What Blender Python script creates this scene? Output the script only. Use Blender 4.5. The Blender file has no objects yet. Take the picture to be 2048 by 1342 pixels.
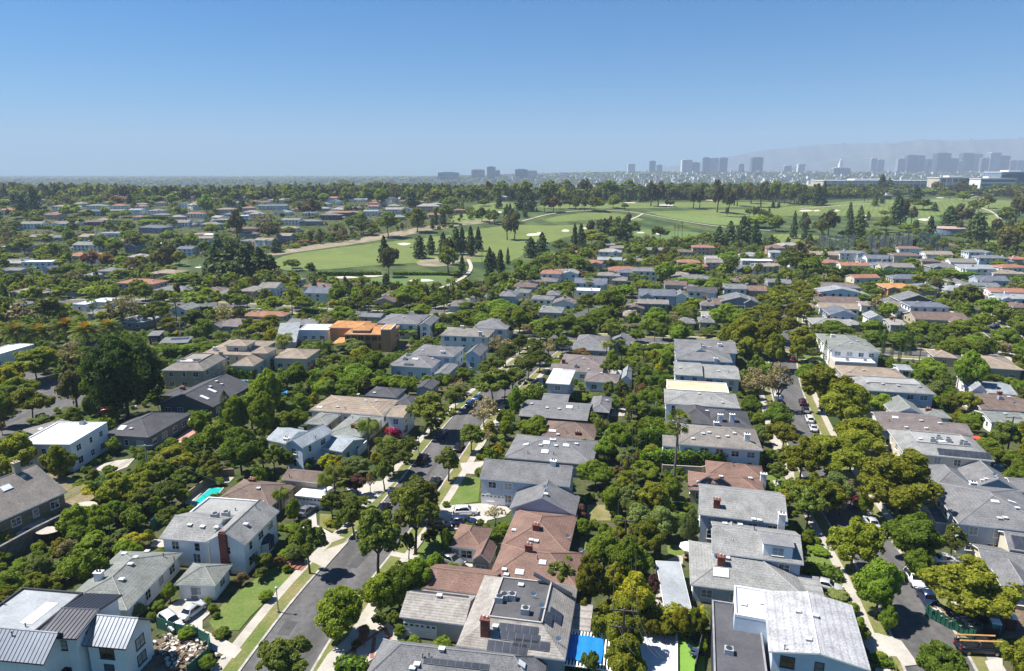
import bpy, math, random
import numpy as np
from mathutils import Vector, Matrix
R = math.radians
random.seed(7); RNG = np.random.default_rng(7)
S = bpy.context.scene; C = S.collection
# ------------------------------------------------------------------ camera, sky, sun, exposure
CH, F, PT = 63.0, 1365.33, R(13.35)
cd = bpy.data.cameras.new("camera"); cam = bpy.data.objects.new("camera", cd); C.objects.link(cam); S.camera = cam
cam.location = (0, 0, CH); cam.rotation_euler = (math.pi/2 - PT, 0, 0)
cd.sensor_width = 36; cd.lens = 36*F/2048; cd.clip_start = 0.5; cd.clip_end = 60000
S.render.resolution_x, S.render.resolution_y = 1024, 671
SUN_EL, SUN_AZ = R(58), R(-82)          # azimuth of the sun measured clockwise from +Y
w = bpy.data.worlds.new("World"); S.world = w; w.use_nodes = True
nt = w.node_tree; nt.nodes.clear()
sky = nt.nodes.new('ShaderNodeTexSky'); sky.sky_type = 'NISHITA'; sky.sun_disc = False
sky.sun_elevation = SUN_EL; sky.sun_rotation = SUN_AZ; sky.altitude = 0; sky.air_density = 1.0; sky.dust_density = 0.1; sky.ozone_density = 3.5
bg = nt.nodes.new('ShaderNodeBackground'); bg.inputs[1].default_value = 0.058
wo = nt.nodes.new('ShaderNodeOutputWorld'); hs = nt.nodes.new('ShaderNodeHueSaturation'); hs.inputs['Saturation'].default_value = 1.15; tm = nt.nodes.new('ShaderNodeMix'); tm.data_type = 'RGBA'; tm.blend_type = 'MULTIPLY'; tm.inputs[0].default_value = 1; tm.inputs[7].default_value = (.40, .70, .95, 1); nt.links.new(sky.outputs[0], tm.inputs[6]); nt.links.new(tm.outputs[2], hs.inputs['Color']); nt.links.new(hs.outputs[0], bg.inputs[0]); nt.links.new(bg.outputs[0], wo.inputs[0])
sl = bpy.data.lights.new("sun", 'SUN'); sl.energy = 5.0; sl.angle = R(0.5); sl.color = (1.0, 0.955, 0.88)
so = bpy.data.objects.new("sun", sl); C.objects.link(so)
sd = Vector((math.sin(SUN_AZ)*math.cos(SUN_EL), math.cos(SUN_AZ)*math.cos(SUN_EL), math.sin(SUN_EL)))
so.rotation_euler = sd.to_track_quat('Z', 'Y').to_euler(); so.location = (-50, 0, 200)
S.view_settings.view_transform = 'Standard'; S.view_settings.look = 'None'; S.view_settings.gamma = 1; S.view_settings.exposure = 1.02
S.cycles.max_bounces = 6; S.cycles.diffuse_bounces = 4; S.cycles.glossy_bounces = 2; S.cycles.transmission_bounces = 4; S.cycles.volume_bounces = 0
S.cycles.transparent_max_bounces = 8; S.cycles.use_denoising = True; S.cycles.use_adaptive_sampling = True; S.cycles.adaptive_threshold = 0.006
# ------------------------------------------------------------------ terrain and pixel -> ground
def sm(a, b, x):
    t = np.clip((x-a)/(b-a), 0, 1); return t*t*(3-2*t)
def ter(x, y):
    x = np.asarray(x, float); y = np.asarray(y, float)
    z = 24*sm(480, 1000, y)*(1-sm(1250, 2000, y))
    z = z + 3.0*np.sin(x/95+1)*np.sin(y/110)*sm(560, 800, y)*(1-sm(1150, 1400, y))
    z = z + sm(2600, 6500, y)*(8 + 58*sm(-1800, 1500, x))
    return z
def ray(px, py):
    dx, dy = (px-1024)/F, (671-py)/F
    return np.array([dx, math.cos(PT)+dy*math.sin(PT), -math.sin(PT)+dy*math.cos(PT)])
def at(px, py, z=0.0, base=None):
    d = ray(px, py)
    f = lambda t: CH+d[2]*t - z - (float(ter(d[0]*t, d[1]*t)) if base is None else base)
    if base is not None or (d[2] < 0 and (CH-z)/-d[2]*d[1] < 480):
        t = (CH-z-(base or 0))/-d[2]; return Vector((d[0]*t, d[1]*t, z+(base or 0)))
    t, st = 200.0, 8.0
    while f(t) > 0 and t < 13500: t += st; st *= 1.01
    lo, hi = t-st*1.01, t
    for _ in range(30):
        m = (lo+hi)/2
        if f(m) > 0: lo = m
        else: hi = m
    return Vector((d[0]*hi, d[1]*hi, CH+d[2]*hi))
def proj(p):
    v = np.array([p[0], p[1], p[2]-CH]); zc = v[1]*math.cos(PT)-v[2]*math.sin(PT)
    return 1024+F*v[0]/zc, 671-F*(v[1]*math.sin(PT)+v[2]*math.cos(PT))/zc
TILE = {}
for i in range(4):
    TILE['S%d' % (i+1)] = (512*i, 1000, 3.924); TILE['T%d' % (i+1)] = (512*i, 680, 3.924)
    TILE['U%d' % (i+1)] = (512*i, 510, 4.0); TILE['V%d' % (i+1)] = (512*i, 330, 4.0)
TILE['P'] = (0, 0, 1.0); TILE['L'] = (0, 560, 2.0); TILE['M'] = (1024, 560, 2.0)
def px(t, x, y):
    ox, oy, s = TILE[t]; return ox+x/s, oy+y/s
# ------------------------------------------------------------------ objects
def link(o, parent=None):
    C.objects.link(o)
    if parent is not None: o.parent = parent
    return o
def empty(name, loc, rz=0.0, label=None, cat=None, group=None):
    o = bpy.data.objects.new(name, None); link(o); o.location = loc; o.rotation_euler = (0, 0, rz); o.empty_display_size = 0.3
    tag(o, label, cat, group); return o
def tag(o, label=None, cat=None, group=None, kind=None):
    if label: o['label'] = label
    if cat: o['category'] = cat
    if group: o['group'] = group
    if kind: o['kind'] = kind
    return o
class MB:
    def __init__(s): s.v = []; s.f = []; s.m = []
    def add(s, vs, fs, mi=0):
        b = len(s.v); s.v += [tuple(v) for v in vs]; s.f += [tuple(b+i for i in f) for f in fs]; s.m += [mi]*len(fs); return s
    def box(s, x0, x1, y0, y1, z0, z1, mi=0):
        return s.add([(x0,y0,z0),(x1,y0,z0),(x1,y1,z0),(x0,y1,z0),(x0,y0,z1),(x1,y0,z1),(x1,y1,z1),(x0,y1,z1)],
                     [(3,2,1,0),(4,5,6,7),(0,1,5,4),(1,2,6,5),(2,3,7,6),(3,0,4,7)], mi)
    def obox(s, c, sx, sy, sz, rz=0.0, mi=0, tx=0.0):
        M = Matrix.Translation(c) @ Matrix.Rotation(rz, 4, 'Z') @ Matrix.Rotation(tx, 4, 'X')
        vs = [M @ Vector((a*sx/2, b*sy/2, c2*sz/2)) for c2 in (-1, 1) for a, b in ((-1,-1),(1,-1),(1,1),(-1,1))]
        return s.add(vs, [(3,2,1,0),(4,5,6,7),(0,1,5,4),(1,2,6,5),(2,3,7,6),(3,0,4,7)], mi)
    def tube(s, pts, rad, n=6, mi=0, cap=True):
        b = len(s.v); pts = [Vector(p) for p in pts]
        if not hasattr(rad, '__len__'): rad = [rad]*len(pts)
        for i, p in enumerate(pts):
            d = (pts[min(i+1, len(pts)-1)]-pts[max(i-1, 0)]).normalized()
            u = d.cross(Vector((0, 0, 1))) if abs(d.z) < 0.95 else d.cross(Vector((1, 0, 0))); u.normalize(); q = d.cross(u)
            for k in range(n):
                a = 2*math.pi*k/n; s.v.append(tuple(p+(u*math.cos(a)+q*math.sin(a))*rad[i]))
        for i in range(len(pts)-1):
            for k in range(n):
                k2 = (k+1) % n; s.f.append((b+i*n+k, b+i*n+k2, b+(i+1)*n+k2, b+(i+1)*n+k)); s.m.append(mi)
        if cap:
            s.f.append(tuple(b+k for k in range(n))[::-1]); s.f.append(tuple(b+(len(pts)-1)*n+k for k in range(n))); s.m += [mi, mi]
        return s
    def prism(s, poly, z0, z1, mi=0, sides=True):
        n = len(poly); A = sum(poly[i][0]*poly[(i+1) % n][1]-poly[(i+1) % n][0]*poly[i][1] for i in range(n))
        if A < 0: poly = poly[::-1]
        vs = [(p[0], p[1], z1) for p in poly]; fs = [tuple(range(n))]
        if sides:
            vs += [(p[0], p[1], z0) for p in poly]; fs += [(i, i+n, (i+1) % n+n, (i+1) % n) for i in range(n)]
        return s.add(vs, fs, mi)
    def mesh(s, name, mats, smooth=False):
        me = bpy.data.meshes.new(name); me.from_pydata(s.v, [], s.f)
        for m in (mats if isinstance(mats, (list, tuple)) else [mats]): me.materials.append(m)
        me.polygons.foreach_set('material_index', s.m)
        if smooth: me.polygons.foreach_set('use_smooth', [True]*len(s.f))
        me.update(); return me
    def build(s, name, mats, parent=None, smooth=False):
        return link(bpy.data.objects.new(name, s.mesh(name, mats, smooth)), parent)
def inst(name, me, parent=None, loc=(0,0,0), rz=0.0, sc=(1,1,1)):
    o = bpy.data.objects.new(name, me); link(o, parent); o.location = loc; o.rotation_euler = (0, 0, rz); o.scale = sc; return o
def quads_mesh(name, V, mats, idx=None):
    V = np.asarray(V, np.float32).reshape(-1, 3); n = len(V)//4
    me = bpy.data.meshes.new(name); me.vertices.add(4*n); me.vertices.foreach_set('co', V.ravel())
    me.loops.add(4*n); me.loops.foreach_set('vertex_index', np.arange(4*n, dtype=np.int32))
    me.polygons.add(n); me.polygons.foreach_set('loop_start', np.arange(0, 4*n, 4, dtype=np.int32))
    try: me.polygons.foreach_set('loop_total', np.full(n, 4, np.int32))
    except Exception: pass
    for m in (mats if isinstance(mats, (list, tuple)) else [mats]): me.materials.append(m)
    if idx is not None: me.polygons.foreach_set('material_index', np.asarray(idx, np.int32))
    me.update(calc_edges=True); return me
# ------------------------------------------------------------------ materials
MATS = {}
def N(nt, t, **kw):
    n = nt.nodes.new(t)
    for k, v in kw.items():
        if k[0] == '_': n.inputs[int(k[1:])].default_value = v
        else: setattr(n, k, v)
    return n
def mix(nt, fac, a, b, mode='MIX'):
    m = nt.nodes.new('ShaderNodeMix'); m.data_type = 'RGBA'; m.blend_type = mode
    for i, v in ((0, fac), (6, a), (7, b)):
        if hasattr(v, 'is_output') or hasattr(v, 'links') and not isinstance(v, (tuple, list)): nt.links.new(v, m.inputs[i])
        else: m.inputs[i].default_value = v if i == 0 else (v[0], v[1], v[2], 1)
    return m.outputs[2]
def noise(nt, scale, detail=4, coord='Object', rough=0.6, sc=None):
    tc = N(nt, 'ShaderNodeTexCoord'); n = N(nt, 'ShaderNodeTexNoise'); n.inputs['Scale'].default_value = scale
    n.inputs['Detail'].default_value = detail; n.inputs['Roughness'].default_value = rough
    if sc:
        mp = N(nt, 'ShaderNodeMapping'); mp.inputs['Scale'].default_value = sc; nt.links.new(tc.outputs[coord], mp.inputs[0]); nt.links.new(mp.outputs[0], n.inputs['Vector'])
    else: nt.links.new(tc.outputs[coord], n.inputs['Vector'])
    return n.outputs['Fac']
def ramp(nt, src, a, b):
    m = N(nt, 'ShaderNodeMapRange'); m.inputs['From Min'].default_value = a; m.inputs['From Max'].default_value = b; nt.links.new(src, m.inputs['Value']); return m.outputs[0]
def mat(name, col, rough=0.8, spec=0.3, var=0.25, scale=0.6, fine=6.0, fvar=0.2, metal=0.0, col2=None, coord='Object', bump=0.0, courses=0.0, cper=0.33, stretch=None):
    if name in MATS: return MATS[name]
    m = bpy.data.materials.new(name); m.use_nodes = True; nt = m.node_tree; b = nt.nodes['Principled BSDF']
    b.inputs['Roughness'].default_value = rough; b.inputs['Metallic'].default_value = metal; b.inputs['Specular IOR Level'].default_value = spec
    c2 = col2 or tuple(c*(1-var) for c in col); c1 = col if col2 else tuple(min(1, c*(1+var*0.6)) for c in col)
    f = ramp(nt, noise(nt, scale, 3, coord, sc=stretch), 0.3, 0.7); o = mix(nt, f, c1, c2)
    if fvar:
        g = ramp(nt, noise(nt, fine, 2, coord), 0.25, 0.75); o = mix(nt, g, o, mix(nt, 1.0, o, (1-fvar*1.6,)*3, 'MULTIPLY'))
    if courses:
        tc = N(nt, 'ShaderNodeTexCoord'); sx = N(nt, 'ShaderNodeSeparateXYZ'); nt.links.new(tc.outputs['Object'], sx.inputs[0])
        mu = N(nt, 'ShaderNodeMath', operation='MULTIPLY'); mu.inputs[1].default_value = 1/cper; nt.links.new(sx.outputs[2], mu.inputs[0])
        fr = N(nt, 'ShaderNodeMath', operation='FRACT'); nt.links.new(mu.outputs[0], fr.inputs[0])
        gt = N(nt, 'ShaderNodeMath', operation='LESS_THAN'); gt.inputs[1].default_value = 0.28; nt.links.new(fr.outputs[0], gt.inputs[0])
        mm = N(nt, 'ShaderNodeMath', operation='MULTIPLY'); mm.inputs[1].default_value = courses; nt.links.new(gt.outputs[0], mm.inputs[0])
        o = mix(nt, mm.outputs[0], o, mix(nt, 1.0, o, (0.45,)*3, 'MULTIPLY'))
    nt.links.new(o, b.inputs['Base Color'])
    if bump:
        bp = N(nt, 'ShaderNodeBump'); bp.inputs['Strength'].default_value = bump; bp.inputs['Distance'].default_value = 0.1
        nt.links.new(noise(nt, fine, 3, coord), bp.inputs['Height']); nt.links.new(bp.outputs[0], b.inputs['Normal'])
    MATS[name] = m; return m
def leafmat(name, c1, c2, trans=0.42, tint=0.25):
    if name in MATS: return MATS[name]
    m = bpy.data.materials.new(name); m.use_nodes = True; nt = m.node_tree; nt.nodes.clear(); out = N(nt, 'ShaderNodeOutputMaterial')
    geo = N(nt, 'ShaderNodeNewGeometry'); oi = N(nt, 'ShaderNodeObjectInfo')
    o = mix(nt, geo.outputs['Random Per Island'], c1, c2)
    hs = N(nt, 'ShaderNodeHueSaturation'); nt.links.new(o, hs.inputs['Color'])
    a = N(nt, 'ShaderNodeMapRange'); a.inputs['To Min'].default_value = 0.5-0.014*tint/0.25; a.inputs['To Max'].default_value = 0.5+0.012*tint/0.25; nt.links.new(oi.outputs['Random'], a.inputs['Value']); nt.links.new(a.outputs[0], hs.inputs['Hue'])
    mu = N(nt, 'ShaderNodeMath', operation='MULTIPLY'); mu.inputs[1].default_value = 7.31; nt.links.new(oi.outputs['Random'], mu.inputs[0])
    fr = N(nt, 'ShaderNodeMath', operation='FRACT'); nt.links.new(mu.outputs[0], fr.inputs[0])
    v = N(nt, 'ShaderNodeMapRange'); v.inputs['To Min'].default_value = 1-tint*1.2; v.inputs['To Max'].default_value = 1+tint; nt.links.new(fr.outputs[0], v.inputs['Value']); nt.links.new(v.outputs[0], hs.inputs['Value'])
    d = N(nt, 'ShaderNodeBsdfPrincipled'); d.inputs['Roughness'].default_value = 0.55; d.inputs['Specular IOR Level'].default_value = 0.14
    t = N(nt, 'ShaderNodeBsdfTranslucent'); ms = N(nt, 'ShaderNodeMixShader'); ms.inputs[0].default_value = trans
    nt.links.new(hs.outputs[0], d.inputs['Base Color']); nt.links.new(mix(nt, 1.0, hs.outputs[0], (1.45, 1.45, 0.35), 'MULTIPLY'), t.inputs[0])
    nt.links.new(d.outputs[0], ms.inputs[1]); nt.links.new(t.outputs[0], ms.inputs[2]); nt.links.new(ms.outputs[0], out.inputs[0])
    MATS[name] = m; return m
def glass(name='window_glass', col=(0.02, 0.026, 0.03), rough=0.08):
    if name in MATS: return MATS[name]
    m = mat(name, col, rough=rough, spec=0.9, var=0.4, scale=0.8, fvar=0); return m
ROOFC = dict(grey=(.215,.215,.222), dark=(.095,.095,.105), blue=(.16,.18,.215), light=(.34,.36,.38), tan=(.36,.29,.225), brown=(.20,.145,.12), rust=(.255,.158,.125),
             taupe=(.27,.245,.22), sage=(.25,.265,.245), white=(.78,.78,.77), terra=(.40,.19,.125), slate=(.37,.345,.315), pale=(.32,.32,.31), ply=(.56,.27,.10), plyp=(.66,.50,.33), speck=(.50,.50,.52), paleblue=(.38,.42,.46), mauve=(.22,.185,.178))
WALLC = dict(white=(.78,.78,.77), cream=(.62,.56,.44), tan=(.42,.35,.25), grey=(.36,.37,.39), bluegrey=(.40,.46,.55), darkblue=(.035,.05,.075), brown=(.16,.12,.10), olive=(.17,.155,.10),
             pink=(.55,.36,.28), slate=(.22,.25,.29), charcoal=(.04,.045,.055), wood=(.45,.24,.11), paleblue=(.58,.66,.74), sage=(.38,.44,.44))
def roofmat(c, flat=False):
    if flat and c == 'slate': return mat('flat_roof_dark_well', (.10,.10,.105), rough=.9, var=.25, scale=.4, fine=2.5, fvar=.15)
    if c == 'slate': return mat('shake_roof_weathered', (.40,.375,.345), rough=.9, col2=(.26,.235,.21), scale=.55, fine=2.2, fvar=.16, courses=.55, cper=.17)
    col = ROOFC[c]
    if flat: return mat('flat_roof_'+c, col, rough=.9, var=.22, scale=.25, fine=2.5, fvar=.15)
    return mat('shingle_roof_'+c, col, rough=.85, var=.26, scale=.45, fine=4.5, fvar=.34, courses=.30 if c not in ('slate','tan','terra') else .5, cper=.16)
def wallmat(c): return mat('wall_'+c, WALLC[c], rough=.85, var=.10, scale=.4, fine=3, fvar=.06)
TRIM = mat('white_trim', (.80,.80,.80), rough=.6, var=.06, fvar=.03)
DARKTRIM = mat('dark_trim', (.04,.042,.05), rough=.5, var=.1, fvar=.03)
CONC = mat('concrete', (.53,.49,.43), rough=.9, var=.16, scale=.35, fine=3, fvar=.10, coord='Generated')
# ------------------------------------------------------------------ ground, roads, golf course
def wcoord_mat(name, *a, **k): return mat(name, *a, coord='Object', **k)
def gmat():
    m = bpy.data.materials.new('ground_soil'); m.use_nodes = True; nt = m.node_tree; b = nt.nodes['Principled BSDF']; b.inputs['Roughness'].default_value = .95; b.inputs['Specular IOR Level'].default_value = .1
    n1 = ramp(nt, noise(nt, .05, 4), .38, .62); n2 = ramp(nt, noise(nt, .5, 4), .35, .65); n3 = ramp(nt, noise(nt, 3.0, 3), .3, .7)
    o = mix(nt, n1, (.05,.085,.022), (.17,.13,.085)); o = mix(nt, n2, o, (.055,.08,.025)); o = mix(nt, n3, o, mix(nt, 1.0, o, (.6,.6,.6), 'MULTIPLY'))
    nt.links.new(o, b.inputs['Base Color']); return m
def build_ground():
    ys = np.concatenate([np.arange(-150, 480, 45), np.arange(480, 2100, 12), np.geomspace(2100, 13800, 60)])
    xs = np.concatenate([-np.geomspace(11500, 900, 30), np.arange(-880, 1400, 20), np.geomspace(1400, 11500, 34)])
    X, Y = np.meshgrid(xs, ys); Z = ter(X, Y); nx, ny = len(xs), len(ys)
    me = bpy.data.meshes.new('ground'); V = np.stack([X, Y, Z], -1).reshape(-1, 3)
    i = np.arange(ny-1)[:, None]*nx+np.arange(nx-1)[None]; Q = np.stack([i, i+1, i+nx+1, i+nx], -1).reshape(-1, 4)
    me.from_pydata(V.tolist(), [], Q.tolist()); me.polygons.foreach_set('use_smooth', [True]*len(Q)); me.materials.append(gmat())
    tag(link(bpy.data.objects.new('ground', me)), kind='structure')
build_ground()
ASPH = mat('asphalt', (.125,.12,.118), rough=.9, var=.34, scale=.30, fine=1.1, fvar=.22, stretch=(1, .18, 1))
LAWN = mat('lawn_grass', (.10,.17,.028), rough=.9, col2=(.165,.20,.05), scale=.25, fine=3, fvar=.25)
DRY = mat('dry_grass', (.30,.24,.12), rough=.95, col2=(.16,.17,.05), scale=.3, fine=3, fvar=.25)
PARK = mat('parkway_grass', (.11,.16,.03), rough=.95, col2=(.27,.22,.10), scale=.13, fine=2.5, fvar=.25)
TURF = mat('artificial_turf', (.16,.30,.045), rough=.9, var=.12, scale=.4, fine=3, fvar=.1)
PAVE = mat('pavement', (.42,.385,.33), rough=.9, var=.16, scale=.35, fine=2.5, fvar=.10)
DRIVE = mat('driveway_concrete', (.44,.41,.365), rough=.9, var=.16, scale=.25, fine=2.5, fvar=.10)
SOIL = mat('bare_soil', (.26,.19,.13), rough=.95, col2=(.12,.09,.06), scale=.3, fine=3, fvar=.3)
BRICK = mat('brick_paving', (.38,.16,.11), rough=.9, var=.3, scale=1.5, fine=6, fvar=.3)
OCC = []          # polygons (world) that plants keep clear of: (poly, kind)
def gpoly(t, pts, z=0.0): return [tuple(at(*px(t, x, y), z).xy) for x, y in pts]
def sheet(name, poly, z, m, z0=0.0, occ=True, kind='structure'):
    o = MB().prism(poly, z0, z, sides=z-z0 > .01).build(name, m); tag(o, kind=kind)
    if occ: OCC.append((poly, name))
    return o
def resample(pl, step=4.0):
    out = [np.array(pl[0], float)]
    for a, b in zip(pl[:-1], pl[1:]):
        a, b = np.array(a, float), np.array(b, float); n = max(1, int(np.linalg.norm(b-a)/step))
        out += [a+(b-a)*k/n for k in range(1, n+1)]
    q = np.array(out)
    for _ in range(8): q[1:-1] = (q[:-2]+2*q[1:-1]+q[2:])/4
    return q
def offs(pl, d):
    t = np.gradient(pl, axis=0); t /= np.linalg.norm(t, axis=1)[:, None]; return pl+np.stack([t[:, 1], -t[:, 0]], 1)*d   # + = right of travel
def strip(name, a, b, z, m, z0=0.0, occ=True):
    mb = MB(); n = len(a)
    vs = [(p[0], p[1], z) for p in a]+[(p[0], p[1], z) for p in b]+[(p[0], p[1], z0) for p in a]+[(p[0], p[1], z0) for p in b]
    fs = []
    for i in range(n-1): fs.append((i, n+i, n+i+1, i+1)); fs.append((2*n+i, i, i+1, 2*n+i+1)); fs.append((n+i, 3*n+i, 3*n+i+1, n+i+1))
    mb.add(vs, fs); o = mb.build(name, m); tag(o, kind='structure')
    if occ: OCC.append(([tuple(p) for p in a]+[tuple(p) for p in b[::-1]], name))
    return o
ROADS = {}; rr0 = random.Random(2)
KERB = mat('kerb_concrete', (.46,.43,.39), rough=.9, var=.3, scale=.6, fine=2)
def road(cpx, width, zz, walks=(1, 1), pk=2.0, wk=1.5):
    c = resample([at(x, y).xy for x, y in cpx]); h = width/2
    strip('road', offs(c, -h), offs(c, h), .004+zz, ASPH)
    for s, on in ((-1, walks[0]), (1, walks[1])):
        if not on: continue
        o1, o2, o3, o4 = [offs(c, s*d) for d in (h, h+.35, h+.35+pk, h+.35+pk+wk)]
        if s < 0: o1, o2, o3, o4 = o1, o2, o3, o4
        q = (lambda n, a, b, z, m: strip(n, a, b, z, m) if s > 0 else strip(n, b, a, z, m))
        q('kerb', o1, o2, .13+zz, KERB); q('parkway', o2, o3, .11+zz, PARK); q('pavement', o3, o4, .12+zz, PAVE)
    return c
ROADS['a'] = road([(500,1420),(580,1300),(655,1180),(746,1090),(810,1010),(860,940),(895,893),(935,837),(975,800),(1012,770),(1052,732),(1080,708),(1105,690)], 9.0, 0)
ROADS['b'] = road([(1915,1420),(1880,1330),(1838,1243),(1790,1160),(1748,1105),(1708,1052),(1660,980),(1628,920),(1602,866),(1586,820),(1572,780),(1565,744),(1566,715)], 8.6, 0)
ROADS['c'] = road([(860,664),(980,668),(1110,675),(1250,679),(1400,684),(1570,694),(1750,703),(1900,712),(2100,724)], 8.5, .008, pk=3)
ROADS['d'] = road([(1573,684),(1576,665),(1572,640),(1578,622),(1590,600)], 8.5, 0, pk=1.5)
ROADS['e'] = road([(2120,752),(2030,696),(1995,668),(1965,643),(1940,625)], 9, .004)
ROADS['f'] = road([(1085,672),(1110,655),(1140,640),(1170,625),(1230,607),(1300,590)], 7.5, .004, walks=(0, 0))
ROADS['g'] = road([(60,610),(150,602),(250,603),(400,608),(560,617),(700,628),(860,628),(960,600)], 8.5, 0, walks=(1, 1), pk=2)
ROADS['h'] = road([(-60,880),(28,860),(70,832),(110,805),(108,775),(70,758),(20,752)], 10, 0, walks=(0, 0))
ROADS['i'] = road([(108,800),(150,822),(176,800),(190,780)], 5, .004, walks=(0, 0))
# zebra bars where the second street meets the cross street
mb = MB()
for k in range(6):
    p = at(1556+k*4.6, 703); mb.box(p.x-.3, p.x+.3, p.y-1.6, p.y+1.6, .012, .018)
tag(mb.build('road_marking', mat('road_paint', (.75,.75,.72), var=.1)), kind='structure')
# lawns, driveways, courts near the camera
def near(name, m, z, t, pts, **k): return sheet(name, gpoly(t, pts), z, m, **k)
near('lawn', LAWN, .10, 'P', [(418,1245),(445,1210),(512,1158),(553,1133),(585,1152),(545,1190),(500,1235),(478,1262),(430,1262)])
near('lawn', LAWN, .10, 'P', [(925,955),(962,954),(957,1004),(888,1014)])
near('lawn', DRY, .09, 'T2', [(1300,780),(1390,745),(1400,700),(1290,690)])
near('lawn', LAWN, .09, 'T2', [(1060,980),(1190,900),(1180,1010),(1010,1120)])
near('lawn', PARK, .09, 'S2', [(500,110),(600,115),(690,160),(640,260),(500,215)])
near('lawn', LAWN, .09, 'S2', [(1250,420),(1340,310),(1500,260),(1470,400),(1330,470)])
near('lawn', LAWN, .09, 'S4', [(310,420),(470,430),(530,550),(320,540)])
near('lawn', DRY, .09, 'S4', [(320,590),(590,640),(615,715),(400,700)])
near('lawn', LAWN, .09, 'S4', [(735,930),(815,1040),(740,1045)])
near('lawn', LAWN, .09, 'S3', [(1215,350),(1370,360),(1345,440),(1225,440)])
near('lawn', DRY, .09, 'S3', [(590,40),(780,40),(775,165),(590,165)])
near('lawn', LAWN, .09, 'S3', [(535,285),(600,290),(575,400),(530,400)])
near('lawn', LAWN, .09, 'T1', [(720,590),(860,505),(970,520),(950,600),(800,620)])
near('lawn', LAWN, .09, 'T4', [(0,600),(60,600),(78,690),(0,690)])
near('lawn', LAWN, .09, 'T4', [(270,115),(410,115),(415,180),(280,180)])
near('lawn', LAWN, .09, 'T4', [(-20,1040),(60,1050),(170,1120),(60,1140),(-20,1130)])
near('lawn', TURF, .09, 'S3', [(1290,1040),(1512,1080),(1512,1400),(1292,1400)])
near('driveway', DRIVE, .14, 'P', [(862,1031),(895,1012),(960,1008),(1010,1012),(1022,1022),(1010,1034),(975,1042),(968,1057),(905,1060),(850,1046),(842,1040)])
near('driveway', DRIVE, .14, 'S2', [(1440,450),(1700,455),(1700,530),(1570,530),(1230,480),(1050,440),(1090,410),(1240,440)])
near('driveway', DRIVE, .14, 'S1', [(1230,900),(1440,770),(1620,790),(1700,850),(1590,950),(1590,1020),(1800,1120),(1900,1180),(1840,1250),(1700,1200),(1560,1120),(1250,1000)])
near('driveway', PAVE, .145, 'S2', [(420,480),(560,390),(700,340),(735,322),(600,470),(540,540)])
near('driveway', DRIVE, .14, 'S2', [(345,270),(350,110),(470,90),(480,200),(610,275),(700,300),(560,350)])
near('driveway', DRIVE, .14, 'T2', [(690,1120),(780,1120),(1000,1110),(1110,1100),(900,1290),(700,1250),(720,1180)])
near('driveway', DRIVE, .14, 'S2', [(560,1220),(860,960),(910,870),(1150,1060),(1180,1075),(860,1290),(600,1400),(470,1360)])
for a, b in (((700,1220),(1010,1010)), ((790,1310),(760,1120)), ((1050,1100),(1010,1010)), ((930,1080),(910,1250))):
    p, q = at(*px('S2', *a)).xy, at(*px('S2', *b)).xy; n = (q-p).normalized(); n = Vector((-n.y, n.x))*.28
    sheet('path', [tuple(p-n), tuple(q-n), tuple(q+n), tuple(p+n)], .147, BRICK, .14, occ=False)
near('driveway', DRIVE, .14, 'S4', [(740,1045),(860,1050),(1045,1110),(1150,1255),(1165,1300),(1060,1310),(1010,1235),(950,1230),(980,1400),(860,1400),(920,1300),(800,1190),(745,1130)])
near('driveway', DRIVE, .14, 'S4', [(1230,480),(1480,450),(1620,470),(1600,520),(1430,540),(1220,540)])
near('driveway', DRIVE, .14, 'S4', [(1700,1270),(1840,1240),(1840,1400),(1760,1400)])
near('driveway', DRIVE, .14, 'T2', [(1600,970),(1790,955),(1760,1060),(1630,1050)])
near('driveway', DRIVE, .14, 'T2', [(1760,700),(1960,580),(1990,600),(1900,700),(1820,720)])
near('driveway', PAVE, .14, 'T4', [(0,700),(60,740),(120,830),(90,870),(0,780)])
near('driveway', PAVE, .14, 'T4', [(130,960),(200,1000),(210,1110),(150,1060)])
near('driveway', DRIVE, .14, 'T4', [(35,1105),(170,1115),(190,1150),(60,1150)])
near('driveway', DRIVE, .14, 'S4', [(560,720),(640,735),(660,770),(500,760)])
near('patio', PAVE, .12, 'S3', [(1180,490),(1300,440),(1345,440),(1340,500),(1195,880),(1110,880)])
near('patio', PAVE, .12, 'T3', [(770,600),(880,600),(900,520),(800,530)])
near('patio', mat('pink_patio', (.50,.27,.22)), .12, 'T1', [(1340,815),(1480,700),(1580,680),(1560,715),(1400,820)])
near('patio', PAVE, .12, 'S1', [(1180,370),(1210,310),(1345,320),(1340,380)])
near('patio', PAVE, .12, 'T1', [(1500,1290),(1640,1150),(1800,1120),(1840,1080),(1700,1080),(1430,1290)])
near('patio', SOIL, .09, 'S4', [(1640,860),(2060,830),(2060,1090),(1850,1090),(1700,1000)])
near('patio', SOIL, .09, 'S1', [(1180,1100),(1380,1080),(1640,1150),(1560,1400),(1060,1400)])
near('patio', PAVE, .12, 'T1', [(700,1010),(900,950),(1060,930),(1000,1000),(860,1050)])
near('patio', SOIL, .09, 'L', [(1560,260),(1640,300),(1740,290),(1580,240)])
near('patio', PAVE, .12, 'T3', [(60,400),(240,290),(260,440),(90,470)])
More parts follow.
